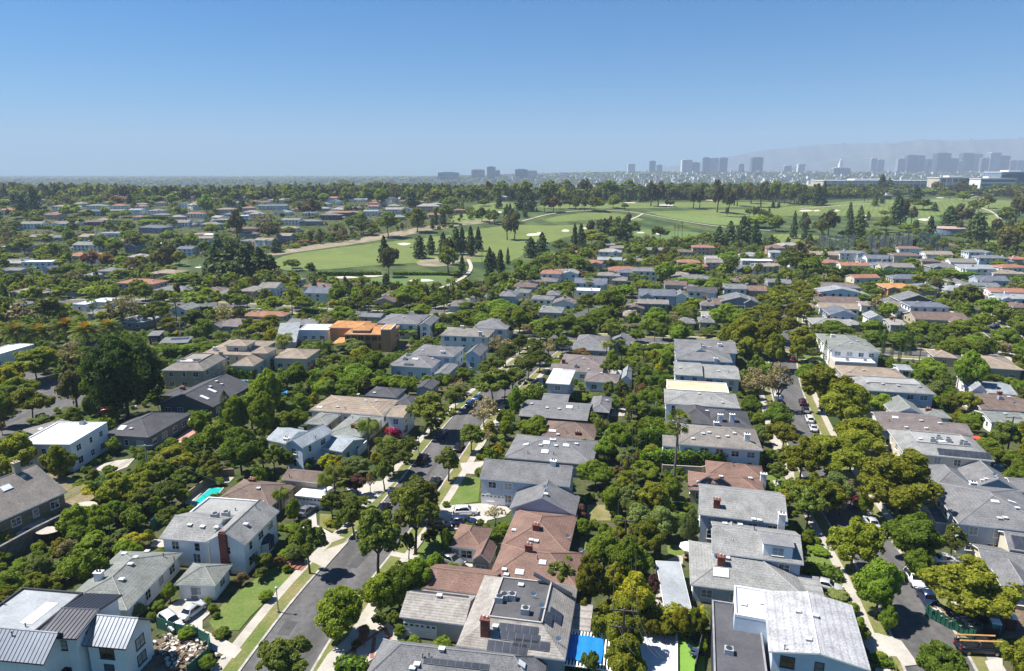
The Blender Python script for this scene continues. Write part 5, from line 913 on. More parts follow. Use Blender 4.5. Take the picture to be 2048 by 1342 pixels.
# ---- individually seen trees: kind, centre x, top y, base y, width (tile pixels)
tpx('T1','B',1010,-70,620,560,'very large dark green tree towering over the tan house and dark skylight roof','the great dark tree',v=0)
tpx('T1','c',1790,385,740,110,'dense dark column cypress in front of the dark house with skylights','the column cypress')
tpx('T3','F',1268,550,1260,215,'very tall slender fan palm standing alone in the middle of the view','the tallest fan palm')
tpx('U2','F',292,215,480,150,'fan palm with thick shaggy brown skirt near the cross street','the shaggy palm')
trees('T1', 'e 610 225 560 230; g 755 190 560 180; o 290 60 330 400; w 580 10 260 260; o 260 370 640 290; g 150 280 480 260; g 40 400 680 180; o 170 740 1100 330; o 480 810 1160 230; o 60 830 1120 200; y 80 200 400 200; g 690 40 250 150; g 900 760 900 110; g 1490 820 1010 60; m 520 590 660 200; s 330 580 680 180;'
 'g 1720 620 900 260; g 1900 680 1060 330; g 1880 420 800 220; g 1980 380 700 220; b 1640 860 1040 200; o 1370 840 1080 330; o 1190 950 1180 220; o 950 1040 1330 300; o 1040 1100 1330 260; g 1300 930 1150 160; b 1450 1000 1180 200; b 1330 1080 1330 240; g 1420 1120 1250 110; g 1450 1160 1290 120; b 1180 1150 1330 200; g 1240 1220 1380 130; y 760 1120 1240 240; r 440 1060 1140 60; r 560 1170 1220 60; m 640 1100 1200 180; g 720 420 640 110; g 1560 560 760 140;'
 'g 830 420 560 130; b 1250 430 560 90; y 890 560 640 160; m 700 620 690 160; x 20 630 740 60')
trees('S1', 'g 620 20 330 260; g 800 30 300 220; u 860 100 250 150; g 930 0 180 200; b 1130 -80 130 240; y 500 290 460 160; w 530 310 480 180; s 350 430 640 200; g 170 490 640 200; g 20 400 500 130; b 50 560 640 160; g 640 130 360 260; g 760 240 420 240; g 560 460 620 200; b 480 540 660 180; y 1050 260 390 220; s 960 220 360 150; g 1170 230 340 90; b 860 300 440 160;'
 's 1090 820 925 140; g 1250 790 870 110; g 1340 640 800 110; m 1190 880 940 80; g 1635 760 830 60; x 1900 570 670 120; m 1670 820 880 80; m 1740 1010 1070 130; m 1700 880 930 60; b 60 240 400 120; g 640 340 480 160; s 340 560 680 160; o 690 60 260 200; m 1440 60 160 90')
trees('S2', 'b 960 40 590 420; b 1250 -120 420 380; b 1200 240 470 140; b 425 130 580 260; g 650 690 1110 420; b 770 -20 280 240; b 240 1080 1500 430; g 980 560 900 260; g 1130 480 840 280; g 1270 440 760 240; g 1400 410 620 160; m 930 610 780 180; g 1120 640 880 220; b 1080 860 1010 110; m 1130 975 1075 100; b 1360 230 350 150; g 1500 210 470 110; b 70 400 560 170; s 300 360 500 130; x 190 430 530 100; g 250 380 480 130; b 50 530 630 140;'
 'g 640 140 250 90; g 690 90 200 80; m 260 190 240 90; w 1880 50 200 160; m 1760 150 200 70; m 1810 180 220 60; b 980 880 1010 150; u 850 980 1150 120; b 800 1090 1170 100; g 860 980 1030 60; m 1950 1240 1300 60; y 580 150 200 100')
trees('S3', 'g 570 145 300 160; u 545 30 180 110; s 985 30 290 250; s 1170 20 320 260; s 1375 40 400 170; o 1060 140 470 270; g 720 230 560 260; g 880 290 660 280; g 990 360 620 220; y 800 480 720 180; o 760 590 800 180; y 960 560 980 320; o 820 760 1200 340; o 900 900 1250 260; o 870 1080 1500 330; u 1100 560 780 90; b 390 470 740 220; o 600 430 860 240; g 430 430 640 120; x 310 390 560 120; m 140 590 650 90;'
 'o 1080 870 1080 140; o 1200 900 1090 150; y 1330 840 1100 170; o 1440 840 1100 140; g 1010 880 1040 120; b 660 860 1180 130; m 800 -20 130 140; o 560 770 980 100; b 620 1150 1450 160; o 1690 1290 1460 150; g 1230 100 300 160')
trees('S4', 'o 650 140 560 380; g 840 450 920 360; g 1120 90 520 420; b 1430 180 480 200; g 1160 370 640 190; o 1560 480 960 600; g 1350 1130 1480 360; o 1960 1080 1480 280; b 300 -120 230 300; o 480 -140 120 260; w 560 -60 120 120; g 290 240 360 110; m 180 190 250 100; g 60 -60 120 120; s 550 720 790 200; m 880 1190 1270 120; m 830 1200 1260 60; y 1900 690 770 150; g 740 -60 140 120; m 400 370 420 160; g 1290 60 200 110; m 930 800 1040 140')
trees('T2', 'g 330 170 400 220; g 90 220 640 260; g 60 400 800 220; b 150 800 1050 170; b 60 750 1020 160; g 250 860 1020 130; g 210 560 740 240; g 330 540 700 160; g 560 290 480 240; g 700 300 480 240; g 620 190 340 260; g 800 180 360 240; g 940 80 300 220; y 850 50 220 160; g 780 130 290 180; s 790 10 130 170; g 1100 270 400 150; g 960 280 400 150; g 1190 280 440 140; g 360 420 580 140; g 300 500 620 150; u 440 190 320 90; g 640 420 480 200;'
 'b 1370 400 760 370; b 1200 740 960 190; b 1510 830 1110 210; b 1010 920 1180 160; b 1270 1070 1420 420; w 1790 440 700 260; b 1690 650 880 240; b 1860 220 500 300; g 1960 590 780 130; w 1830 700 830 120; g 1500 260 380 90; g 1630 210 320 130; w 1590 320 430 160; u 1560 280 350 60; s 790 910 1080 240; u 800 1040 1220 150; w 900 1030 1200 80; s 415 930 1020 110; y 560 890 1030 180; y 670 900 1040 120; g 250 640 700 180; y 930 540 650 130; r 1100 670 760 150; r 1040 680 740 60; x 610 700 760 90; s 1300 680 740 60;'
 'g 1060 760 900 160; g 1140 790 880 120; y 1900 810 920 120; s 1930 740 790 100; b 1390 620 720 160; Q 890 600 940 230; Q 200 1150 1340 190; Q 620 960 1240 200; Q 560 1030 1290 180; b 600 1180 1400 190; b 700 1080 1200 160; m 300 1230 1420 100; b 1950 240 480 120; Q 215 -20 120 110; Q 440 20 160 120; Q 520 130 260 120; b 720 990 1150 120; g 1870 740 830 80; g 1350 270 360 120; g 1450 270 350 100; g 1090 210 270 60; b 760 1210 1360 280; m 1490 1260 1310 60; s 1890 150 250 100; u 1640 280 330 60')
trees('T3', 'b 180 20 200 150; b 60 -60 110 140; w 290 -20 150 120; g 300 150 210 90; g 180 590 800 230; b 100 640 780 130; g 20 350 640 110; g 540 420 470 180; g 680 420 480 120; b 760 310 520 160; b 860 310 520 150; g 1000 260 440 110; x 1010 320 480 100; g 935 410 620 110; g 820 640 900 200; g 730 760 960 180; g 900 700 880 120; s 700 870 980 120; g 650 940 1170 270; x 820 980 1130 100; o 900 920 1060 70; g 1040 940 1120 240; g 790 1120 1380 190; s 900 1130 1400 180; o 1090 1100 1400 260; g 1230 1050 1300 190; s 950 1240 1450 160; g 1170 1180 1400 170; Q 1300 1050 1250 110;'
 'Q 700 600 800 170; g 560 770 900 120; m 1510 1050 1100 60; g 780 60 240 100; b 760 140 310 150; g 830 150 270 120; g 900 40 150 130; g 960 120 220 130; s 1020 150 260 90; g 1130 60 160 200; g 1200 60 180 140; g 980 20 100 120; x 550 70 150 150; m 360 150 210 110; Q 740 0 170 110; Q 800 -20 160 100; Q 860 30 160 90; g 1040 180 310 90; g 1900 20 120 110; o 1950 -180 140 240; o 1790 -220 120 260; o 1850 -40 200 200; w 1900 210 520 280; g 1870 430 600 170; g 1930 560 680 120; s 1960 660 820 120; g 1920 720 800 60; g 1980 860 980 120;'
 's 870 860 1020 130; g 780 830 960 130; g 960 630 780 130; y 930 480 620 60; b 970 740 860 100; g 640 560 700 120; g 820 460 560 80; b 1190 1100 1200 80; o 1000 860 960 100; w 1760 1150 1230 130; g 1270 1130 1240 100')
trees('T4', 'o 420 175 560 380; o 560 330 700 400; o 700 620 920 400; o 460 760 1100 440; o 250 760 1120 320; o 640 690 1040 300; o 1000 870 1450 640; o 320 1040 1380 280; s 520 1010 1330 260; w 640 1090 1340 160; w 60 170 560 200; o 30 -60 240 180; g 890 420 600 200; g 1560 70 440 220; g 1290 150 300 200; b 1370 300 430 200; o 1430 400 560 170; o 1560 400 580 180; g 1180 220 330 120; g 1250 130 260 120; g 1580 560 740 200; g 1690 760 930 240; g 1760 840 1000 200; y 1480 540 680 120; b 1830 630 900 240; o 1960 640 900 160; g 1960 900 1100 160; g 1890 860 990 140; g 1990 310 450 110; g 1990 1000 1130 120; b 60 950 1140 180; y 110 1170 1330 170; g 20 850 960 110; m 1890 1030 1110 110; m 330 230 290 140; s 870 130 210 120; w 1860 20 120 160; g 1620 0 90 170; o 1480 -20 90 180; o 230 -30 180 150; m 1400 1180 1230 140; m 1800 1180 1225 140; m 990 180 220 80; o 170 710 770 80; g 1700 250 330 100; g 1800 270 330 110; g 1900 290 350 120; b 1450 600 700 90; s 60 860 960 90; o 1960 100 230 110; b 350 60 150 130; o 660 -60 60 60')
for i, (x, y0, y1) in enumerate([(437,-10,200),(768,-10,155),(828,15,155),(887,-40,170),(960,20,190),(1025,20,190),(860,-130,60),(905,-120,100),(1000,-110,60),(1045,-100,60),(1080,-80,120),(1115,-60,120),(1030,-130,0)]): tpx('T4', 'c', x, y0, y1, 30)
trees('U1', 'w 220 370 600 260; b 400 330 560 300; w 1000 310 590 300; o 890 430 590 200; b 1250 355 590 260; b 1560 430 620 240; o 1360 500 630 180; e 1100 20 130 160; u 740 -40 110 150; x 860 -20 110 140; e 1320 -60 150 200; g 660 60 170 120; g 1040 190 290 0.1; b 950 110 230 200; g 430 230 320 130; b 1130 180 320 180; g 620 220 320 150; g 780 240 330 260; g 860 240 320 150; b 560 60 180 140; b 480 90 190 160; g 1840 130 250 130; p 1740 -60 190 200; p 1850 -80 200 240; p 1960 -60 220 220; p 1650 20 120 0.1; g 1430 140 240 260; g 1340 160 250 130; g 1560 150 240 200; g 1350 280 370 140; g 1560 290 430 220; g 1880 300 420 150; w 1820 380 580 180; b 1740 420 560 140; o 100 280 400 0.1; g 200 280 360 110; g 40 330 420 120; b 30 420 600 140; b 140 130 280 160; g 80 150 280 110; b 600 430 560 150; g 640 480 600 120; o 560 500 620 0.1; y 1420 600 650 90; g 1350 700 800 200; g 1500 710 800 200; g 1650 690 790 200; o 1990 500 650 140; Q 1780 590 690 160; Q 1920 570 680 160; g 1500 270 370 90; w 250 180 250 60; g 1970 170 260 120; m 530 210 260 100; b 1210 110 200 110; b 1360 70 180 180')
trees('U1', 'D 150 540 780 290; D 345 550 760 270; D 545 500 740 310; D 715 530 780 310; D 880 510 700 260; F 290 80 330 90; F 650 90 220 60; F 760 345 560 90; F 1430 290 640 100')
trees('U2', 'g 380 330 440 200; g 120 330 460 200; g 60 400 500 180; g 650 230 390 180; g 810 255 370 120; g 1210 240 420 240; g 700 400 540 220; g 570 450 590 180; b 900 330 460 130; y 620 350 420 90; g 740 330 420 180; g 1150 420 490 200; o 1370 320 410 120; g 1330 390 500 160; o 1070 440 470 140; g 1720 430 600 330; g 1960 350 500 260; o 1860 360 470 200; g 1680 370 450 180; g 1800 450 620 220; g 1930 430 560 200; p 1045 150 300 120; e 1060 -60 180 140; o 1680 180 330 140; b 1740 200 310 100; b 1510 330 450 90; Q 1560 170 330 120; b 1620 300 400 110; g 1430 240 330 60; g 450 140 220 90; b 430 60 150 80; g 620 170 230 60; g 850 170 250 130; g 790 180 240 90; b 290 30 130 140; b 1540 -80 160 180; p 1870 -60 190 80; p 1960 -40 180 70; g 220 420 480 120; o 120 480 620 200; o 30 520 650 200; y 130 570 700 130; Q 230 610 770 180; Q 410 690 820 200; Q 540 660 780 200; s 780 670 780 260; y 850 730 850 180; s 380 500 590 90; Q 1300 180 260 60; g 1240 550 650 220; g 1450 540 640 170; s 1380 640 730 120; y 900 750 880 150; g 1460 720 800 60; w 1960 640 800 240; g 300 310 390 80; b 1000 400 470 90; b 60 110 260 180; b 110 130 300 130; g 1760 560 700 0.1; m 1050 380 430 80; p 40 -60 200 200; p 130 0 200 160; b 1600 120 180 100; g 1900 140 260 130; b 1980 130 280 100; p 1650 0 140 60')
trees('U3', 'g 780 250 480 260; b 610 300 470 180; g 720 400 600 260; g 540 480 640 220; g 460 470 640 200; g 1150 410 600 220; g 1100 500 640 160; g 1210 540 680 130; g 1000 590 700 130; b 280 500 740 260; w 140 540 650 150; g 60 420 620 160; y 40 420 580 100; b 180 660 820 180; s 400 610 760 90; g 400 490 640 180; g 1340 520 680 180; g 1720 380 620 260; g 1820 500 740 220; o 1950 400 520 160; o 1930 520 740 300; o 1880 600 820 260; g 1690 580 720 140; b 1540 590 650 160; g 1600 560 620 70; g 1220 50 220 160; b 990 140 230 160; g 1040 190 300 130; g 900 230 340 160; g 540 20 150 180; b 430 0 120 130; g 120 60 200 160; b 250 0 120 160; g 300 60 140 100; b 780 20 130 90; g 830 40 130 90; g 1440 60 160 200; g 1700 70 170 160; b 1740 0 180 140; g 1620 180 280 160; g 1390 180 240 220; b 1790 150 220 80; g 1580 210 300 120; g 1440 340 420 180; g 1380 380 480 160; g 1340 430 520 150; b 1440 420 500 160; x 1560 300 380 90; g 1640 290 370 140; g 1500 350 400 100; g 440 200 280 120; g 350 220 300 150; g 60 260 320 120; g 240 280 340 80; x 540 120 190 120; g 640 90 150 110; g 150 130 240 130; b 50 100 240 120; w 880 390 500 90; b 2010 380 480 100; o 2000 300 400 110; g 1870 80 180 100; b 1960 60 180 90; g 1690 200 260 130; g 1260 400 460 130; u 1380 430 470 80; g 200 380 480 0.1; s 120 360 500 180; g 960 450 580 110; u 940 560 620 0.1; g 1300 700 830 220; g 1150 700 830 180; x 560 740 830 160; g 960 740 850 160; g 620 580 640 120; Q 790 530 760 110')
trees('U3', 'F 465 230 410 70; F 490 235 410 60; F 440 260 400 50; F 600 185 300 60; F 625 190 300 50; F 780 540 760 70; F 1620 120 210 50; Q 250 200 290 80; Q 870 660 800 90; Q 750 680 800 80; c 1190 190 280 18; c 1225 190 280 18')
trees('U4', 'g 520 520 660 260; g 840 510 640 200; g 1560 510 660 280; g 1330 540 680 220; g 1200 520 680 200; g 1620 640 740 190; o 1450 680 780 160; g 1050 620 750 220; g 860 600 720 220; o 260 560 780 200; s 340 660 780 110; o 190 380 560 160; o 60 270 420 180; o 150 300 430 160; o 250 200 330 160; b 130 -40 160 170; b 240 -30 130 160; g 340 0 200 200; g 240 110 200 140; b 500 80 190 180; b 620 80 190 120; b 700 80 180 100; g 820 100 200 150; g 1250 130 190 120; g 1400 110 190 200; g 1600 130 190 160; g 770 140 190 80; b 1540 220 450 290; b 1620 250 450 160; g 1790 340 510 240; b 1990 430 580 120; F 1990 430 560 80; g 1740 460 580 130; g 960 370 510 140; g 920 390 500 90; o 1120 240 350 150; b 1250 230 330 160; g 830 210 300 130; g 760 310 380 110; y 870 340 390 80; g 770 300 350 90; g 2000 160 230 110; g 1840 40 110 130; g 1150 20 120 140; F 1430 180 300 70; o 640 640 700 60; w 1870 680 800 160; g 1100 600 700 90; m 1560 750 800 130; g 1140 440 490 110; g 860 260 330 110; b 960 0 100 0.1; g 1450 100 170 130; b 1030 300 380 120; g 390 360 420 60; g 310 330 430 60; o 60 440 700 260; o 20 560 820 200; g 1800 300 350 90; o 1780 250 340 100; Q 360 360 500 60; b 460 10 90 90; b 860 0 70 70; g 1250 440 470 0.1')
# golf course and its edges
trees('V2', 'p 1030 570 800 100; e 1100 660 800 110; p 1310 570 750 110; p 1400 560 720 80; e 1540 580 800 130; p 1500 540 720 90; p 1600 500 720 90; p 1720 490 730 80; p 1780 500 690 80; p 1650 500 700 80; e 1660 620 720 120; e 2010 400 600 110; b 1060 360 580 200; b 1290 330 540 200; b 1510 300 470 160; b 860 420 560 160; g 780 400 510 150; p 160 590 700 110; e 110 460 620 200; p 430 530 620 60; p 510 510 590 60; b 800 540 590 60; g 850 370 480 100; e 430 270 420 200; g 1000 180 330 120; p 1240 200 340 110; g 940 170 290 110; p 1940 220 350 60; g 1730 330 375 40; g 1820 270 330 100; b 1930 240 320 70; g 290 190 290 120; b 420 200 300 150; p 110 130 210 60; p 320 130 210 50; b 190 150 230 140; e 1200 150 270 170; e 1120 150 260 120; b 1330 170 260 130; o 1430 190 310 150; g 1560 250 330 130; b 1660 170 290 110; b 1780 150 290 160; e 1850 130 280 130; b 1960 110 290 160; b 700 110 220 160; b 620 130 220 110; b 980 120 210 130; b 530 160 230 110; g 540 220 300 100; g 720 390 450 0.1; w 40 400 490 200; p 1950 680 830 60; p 1900 700 830 60; p 2015 660 800 40; p 1850 720 830 60; p 20 660 820 140; p 90 720 830 130; b 300 750 830 120; p 450 780 850 60; m 1465 485 515 40; m 1500 470 500 40; m 1560 470 500 50; m 1635 465 485 30; m 310 630 665 80; m 600 560 620 60; m 80 640 670 80; x 80 640 670 70; x 380 590 640 120; x 640 530 560 130; x 720 560 600 100; x 470 600 630 80; x 250 610 650 60; m 380 620 650 50; g 330 540 600 130; g 260 490 570 120; r 690 525 550 50; r 1560 405 430 30')
trees('V3', 'e 20 380 600 110; p 60 230 360 90; p 150 215 370 90; b 260 240 380 80; x 330 240 380 120; b 460 270 350 110; b 510 230 350 90; o 660 250 370 160; b 560 260 350 110; g 810 240 345 120; b 900 300 360 70; e 1110 130 330 110; e 1170 130 330 110; g 1260 270 335 80; e 1450 190 350 110; e 1500 180 345 80; e 1640 120 380 120; e 1730 170 390 110; e 1800 150 330 110; e 1910 140 310 110; e 1990 140 340 120; b 1900 340 420 90; g 1960 400 500 200; b 2020 350 440 100; p 1650 490 670 110; p 1740 450 650 120; p 1840 410 660 130; p 1940 450 670 100; b 1180 480 610 160; p 890 430 610 160; b 830 450 620 130; b 960 440 600 130; p 740 430 560 110; o 640 510 650 230; p 500 470 680 70; p 550 470 660 80; p 150 580 740 110; p 240 540 720 110; b 390 590 720 150; g 290 690 800 170; g 590 650 770 110; g 460 710 830 200; g 1010 630 730 120; g 1100 740 830 150; o 1190 700 820 140; b 1290 650 800 110; F 1300 470 590 40; F 1325 475 590 36; F 1360 455 590 44; b 1540 530 640 170; g 1420 560 650 130; b 1070 550 610 50; e 1240 650 760 80; g 1730 690 800 170; b 1240 600 700 90; g 1850 700 800 90; b 1740 720 830 120; g 50 750 850 100; b 180 750 850 100; g 810 720 800 120; F 1990 640 760 60; b 700 600 720 80; x 450 650 730 60; g 1380 780 840 150; g 1200 590 640 150; g 1060 660 740 60; b 100 110 300 170; b 290 110 300 200; b 430 110 260 150; e 580 110 280 140; b 700 130 270 110; b 800 110 290 190; b 930 110 270 150; p 1050 180 290 110; b 1270 130 280 150; b 1370 130 270 130; b 1540 130 270 110; b 1860 130 270 110; b 2030 120 280 100')
trees('V4', 'b 60 110 300 130; b 130 130 310 110; b 210 130 310 120; p 280 180 320 90; p 390 150 325 110; e 180 190 320 60; b 60 190 280 80; p 440 130 320 60; b 330 200 320 80; b 650 140 250 150; b 790 140 240 100; p 900 80 250 110; p 960 110 240 80; b 1080 140 240 120; p 1180 170 300 100; e 1340 130 240 100; e 1540 120 240 120; b 1640 190 250 130; g 1560 210 290 110; b 1450 200 280 150; p 855 220 330 50; p 910 230 310 40; p 1020 240 480 130; e 1060 260 480 110; b 930 360 420 90; e 1145 330 470 80; b 1240 270 360 160; p 1330 300 370 60; b 1650 270 400 120; p 1440 330 500 150; e 1540 310 500 170; p 1660 380 630 140; p 1280 410 640 100; b 1760 230 350 100; b 1900 330 490 160; e 1980 220 460 160; o 1980 430 720 220; e 1900 500 740 180; p 200 370 590 60; e 480 360 580 160; b 420 420 600 130; p 645 370 600 70; p 720 380 590 110; g 60 400 530 130; b 10 380 500 100; b 820 500 690 140; p 930 530 690 90; p 1030 540 690 80; e 1120 560 690 120; p 1240 520 650 110; g 1330 540 690 100; b 1390 570 710 90; p 290 510 610 60; p 330 550 660 80; p 430 540 660 80; b 1560 520 620 150; b 1800 520 640 150; b 1700 520 620 110; b 1500 650 720 140; b 1650 660 720 150; b 1780 620 730 150; e 220 610 830 190; b 150 720 850 140; p 20 560 680 90; b 900 450 520 130; b 1180 500 580 130; g 1100 460 540 130; b 1300 460 540 60; g 1400 720 800 150; g 340 700 840 140; b 540 600 670 80; p 40 290 340 30; p 85 290 340 30; b 770 210 300 60; b 1110 290 350 60; g 1140 260 310 90; w 1680 250 390 120; b 720 450 560 100; b 600 520 590 90')
trees('V1', 'p 280 175 370 110; p 180 240 390 110; p 110 230 340 60; b 380 150 240 60; g 540 320 420 130; g 130 360 430 110; b 120 440 520 120; b 200 580 720 180; g 420 620 760 140; b 360 550 640 160; g 550 500 640 100; w 730 670 810 160; x 860 700 820 140; g 970 720 820 120; o 1120 720 830 160; o 1260 680 820 120; e 1360 630 800 130; o 1440 680 810 110; g 830 550 700 130; g 920 570 720 140; b 1100 530 700 200; g 1210 650 740 120; g 1040 440 540 110; g 910 370 450 100; b 700 350 450 130; g 840 330 400 80; b 890 150 240 70; e 1000 160 300 110; p 1040 230 310 70; g 1380 220 320 110; b 1200 180 280 120; b 1300 160 250 120; g 1660 230 400 130; b 1830 240 370 130; p 1940 270 370 90; g 1430 330 420 130; e 1900 360 580 140; p 1750 560 760 150; p 1880 600 800 170; g 1540 540 680 130; g 1340 520 620 120; g 1650 600 720 120; w 530 220 340 100; b 500 220 330 90; b 450 200 280 80; g 740 240 310 120; b 820 240 320 90; x 870 220 290 90; x 950 240 330 130; b 1130 230 310 100; g 1250 240 310 150; b 1570 150 230 110; b 1680 150 230 130; b 1780 170 240 110; b 1900 160 240 150; b 640 160 250 120; b 560 160 240 100; b 60 190 280 100; b 160 200 280 80; g 30 270 350 110; b 310 230 280 80; g 720 210 290 0.1; g 1000 360 420 110; g 1110 300 380 0.1; b 1660 420 500 70; g 1700 460 560 120; b 40 500 560 90; g 300 400 470 100; b 590 430 560 90; g 480 480 560 90; p 2000 620 840 200; b 740 560 640 90; g 1440 580 680 130; x 610 400 460 60; b 1380 420 500 110; g 1840 440 530 100; b 880 440 560 100; g 620 330 400 100; g 50 700 790 160; m 1200 430 470 200; m 700 480 540 120')
# ------------------------------------------------------------------ vehicles
def paint(n, c, metal=.3): return mat('paint_'+n, c, rough=.28, metal=metal, spec=.6, var=.05, fvar=0)
CARC = dict(silver=(.55,.56,.58), white=(.80,.80,.80), dark=(.02,.022,.03), navy=(.02,.035,.09), blue=(.05,.10,.22), red=(.16,.012,.015), grey=(.20,.21,.22), maroon=(.045,.008,.012), black=(.012,.012,.014))
CT = {}
def car_parts(ty, col):
    k = (ty, col)
    if k in CT: return CT[k]
    P = dict(sedan=dict(L=4.7, W=1.82, z1=.80, hood=.95, cab=[(-1.55,.92),(-.95,1.42),(.35,1.44),(1.15,.95)], tail=.98),
             suv=dict(L=4.75, W=1.9, z1=.9, hood=1.08, cab=[(-2.15,1.05),(-1.85,1.66),(.45,1.70),(1.15,1.10)], tail=1.12),
             pickup=dict(L=5.8, W=1.98, z1=1.0, hood=1.15, cab=[(-.55,1.15),(-.35,1.82),(1.15,1.84),(1.75,1.16)], tail=1.15))[ty]
    L, W = P['L'], P['W']; b = MB(); pm = paint(col, CARC[col]); x0, x1 = -L/2, L/2
    st = [(x0,.45,.60,.80),(x0+.12,.32,P['tail']-.12,.94),(x0+.6,.26,P['tail'],1.0),(-.4,.24,P['tail']+.02 if ty != 'pickup' else P['tail'],1.0),(.9,.24,P['hood']+.02,1.0),(x1-.7,.26,P['hood']-.08,.98),(x1-.15,.3,P['hood']-.24,.90),(x1,.42,.62,.76)]
    if ty == 'pickup': st[2] = (x0+.6,.3,1.0,1.0); st[1] = (x0+.08,.34,1.0,.98)
    rg = []
    for x, zb, zt, w in st:
        h = W/2*w; rg.append([(x,-h*.86,zb),(x,-h,zb+.18),(x,-h,zt*.72),(x,-h*.93,zt-.05),(x,-h*.78,zt),(x,h*.78,zt),(x,h*.93,zt-.05),(x,h,zt*.72),(x,h,zb+.18),(x,h*.86,zb)])
    n = 10; vs = [v for r_ in rg for v in r_]; fs = [(i*n+j, i*n+(j+1) % n, (i+1)*n+(j+1) % n, (i+1)*n+j) for i in range(len(rg)-1) for j in range(n)]
    b.add(vs, fs+[tuple(range(n))[::-1], tuple(len(vs)-n+j for j in range(n))])
    c = P['cab']; hw, ht = W/2*.90, W/2*.72
    def ring(hwm, dz=0, sh=0): return [(c[0][0]+sh,hwm*1.0,c[0][1]-.06),(c[1][0]+sh,hwm*(ht/hw),c[1][1]+dz),(c[2][0]-sh,hwm*(ht/hw),c[2][1]+dz),(c[3][0]-sh,hwm,c[3][1]-.08)]
    Lr, Rr = ring(hw), [(x,-y,z) for x,y,z in ring(hw)]
    b.add(Lr+Rr, [(0,1,2,3),(7,6,5,4),(0,4,5,1),(1,5,6,2),(2,6,7,3)])
    if ty == 'pickup': b.box(x0+.08,x0+.14,-W/2+.06,W/2-.06,1.0,1.28).box(x0+.08,-.6,-W/2+.02,-W/2+.12,.98,1.28).box(x0+.08,-.6,W/2-.12,W/2-.02,.98,1.28)
    body = b.mesh('body', pm, True)
    g = glass('car_glass', (.012,.015,.018), .05); lerp = lambda a, q, t: tuple(a[i]+(q[i]-a[i])*t for i in range(3))
    def quad(nm, a, bb, cc, dd, nrm):
        ce = tuple((a[i]+bb[i]+cc[i]+dd[i])/4 for i in range(3)); pts = [tuple(lerp(p, ce, .10)[i]+nrm[i]*.015 for i in range(3)) for p in (a, bb, cc, dd)]
        return (nm, MB().add(pts, [(0,1,2,3)]).mesh(nm, g))
    parts = [quad('windscreen', Lr[2], Rr[2], Rr[3], Lr[3], (.8,0,.6)), quad('rear_window', Lr[1], Rr[1], Rr[0], Lr[0], (-.8,0,.6))]
    for s, r_ in ((1, Lr), (-1, Rr)): parts.append(quad('side_window', r_[0], r_[1], r_[2], r_[3], (0,s*1.0,.25)))
    hl = mat('headlight', (.8,.82,.85), rough=.1, var=0, fvar=0); tl = mat('tail_light', (.35,.01,.01), rough=.2, var=0, fvar=0)
    for s in (-1, 1):
        y = s*W*.36; parts.append(('headlight', MB().box(x1-.14, x1-.02, y-.18, y+.18, P['hood']-.40, P['hood']-.26).mesh('headlight', hl)))
        parts.append(('tail_light', MB().box(x0-.01, x0+.10, y-.13, y+.13, P['tail']-.38, P['tail']-.16).mesh('tail_light', tl)))
        parts.append(('mirror', MB().box(c[3][0]-.35, c[3][0]-.15, s*(W/2+.02)-.09, s*(W/2+.02)+.09, c[3][1]-.02, c[3][1]+.14).mesh('mirror', pm)))
    if ty == 'suv':
        for s in (-1, 1): parts.append(('roof_rail', MB().tube([(c[1][0]+.2,s*ht*.92,c[1][1]+.07),(c[2][0]-.2,s*ht*.92,c[2][1]+.07)], .03, 5).mesh('roof_rail', mat('rail', (.4,.4,.42), rough=.3, metal=.7))))
    wr = .33 if ty == 'sedan' else .37
    ty_m = MB().tube([(0,-.11,0),(0,.11,0)], wr, 16).mesh('tyre', mat('tyre', (.015,.015,.016), rough=.9)); rm = MB().tube([(0,-.118,0),(0,.118,0)], wr*.62, 10).mesh('rim', mat('rim', (.45,.46,.48), rough=.3, metal=.8))
    CT[k] = (body, parts, ty_m, rm, wr, L, W); return CT[k]
def car(t, x, y, hd, ty, col, label, group='cars parked along the streets and driveways', z=.0):
    p = at(*px(t, x, y)); best = min(((math.hypot(c[i][0]-p.x, c[i][1]-p.y), k, i) for k, c in ROADS.items() for i in range(1, len(c)-1)))
    if best[0] < 6.2 and not (ty == 'pickup' and hd < 0):
        c = ROADS[best[1]]; i = best[2]; tv = Vector(c[i+1]-c[i-1]).normalized(); off = (p.x-c[i][0])*tv.y-(p.y-c[i][1])*tv.x; lane = 3.1
        if abs(off) > 1.0: so_ = lane if off > 0 else -lane; p.x += tv.y*(so_-off); p.y -= tv.x*(so_-off)
        an = math.degrees(math.atan2(tv.y, tv.x)); hd = an if abs((an-hd+180) % 360-180) < 90 else an+180
    else: z = .14
    body, parts, tm, rm, wr, L, W = car_parts(ty, col)
    e = empty({'sedan': 'sedan', 'suv': 'suv_car', 'pickup': 'pickup_truck'}[ty], (p.x, p.y, z), R(hd), label, {'pickup': 'pickup truck'}.get(ty, 'car'), group)
    inst('body', body, e)
    for nm, me in parts: inst(nm, me, e)
    for sx in (-1, 1):
        for sy in (-1, 1):
            w_ = inst('wheel', tm, e, (sx*L*.31, sy*(W/2-.10), wr)); inst('rim', rm, w_)
    TREES.append((p.x, p.y, 2.2, 1.5)); OCC.append(([(p.x-2.5, p.y-2.5), (p.x+2.5, p.y-2.5), (p.x+2.5, p.y+2.5), (p.x-2.5, p.y+2.5)], 'road')); return e
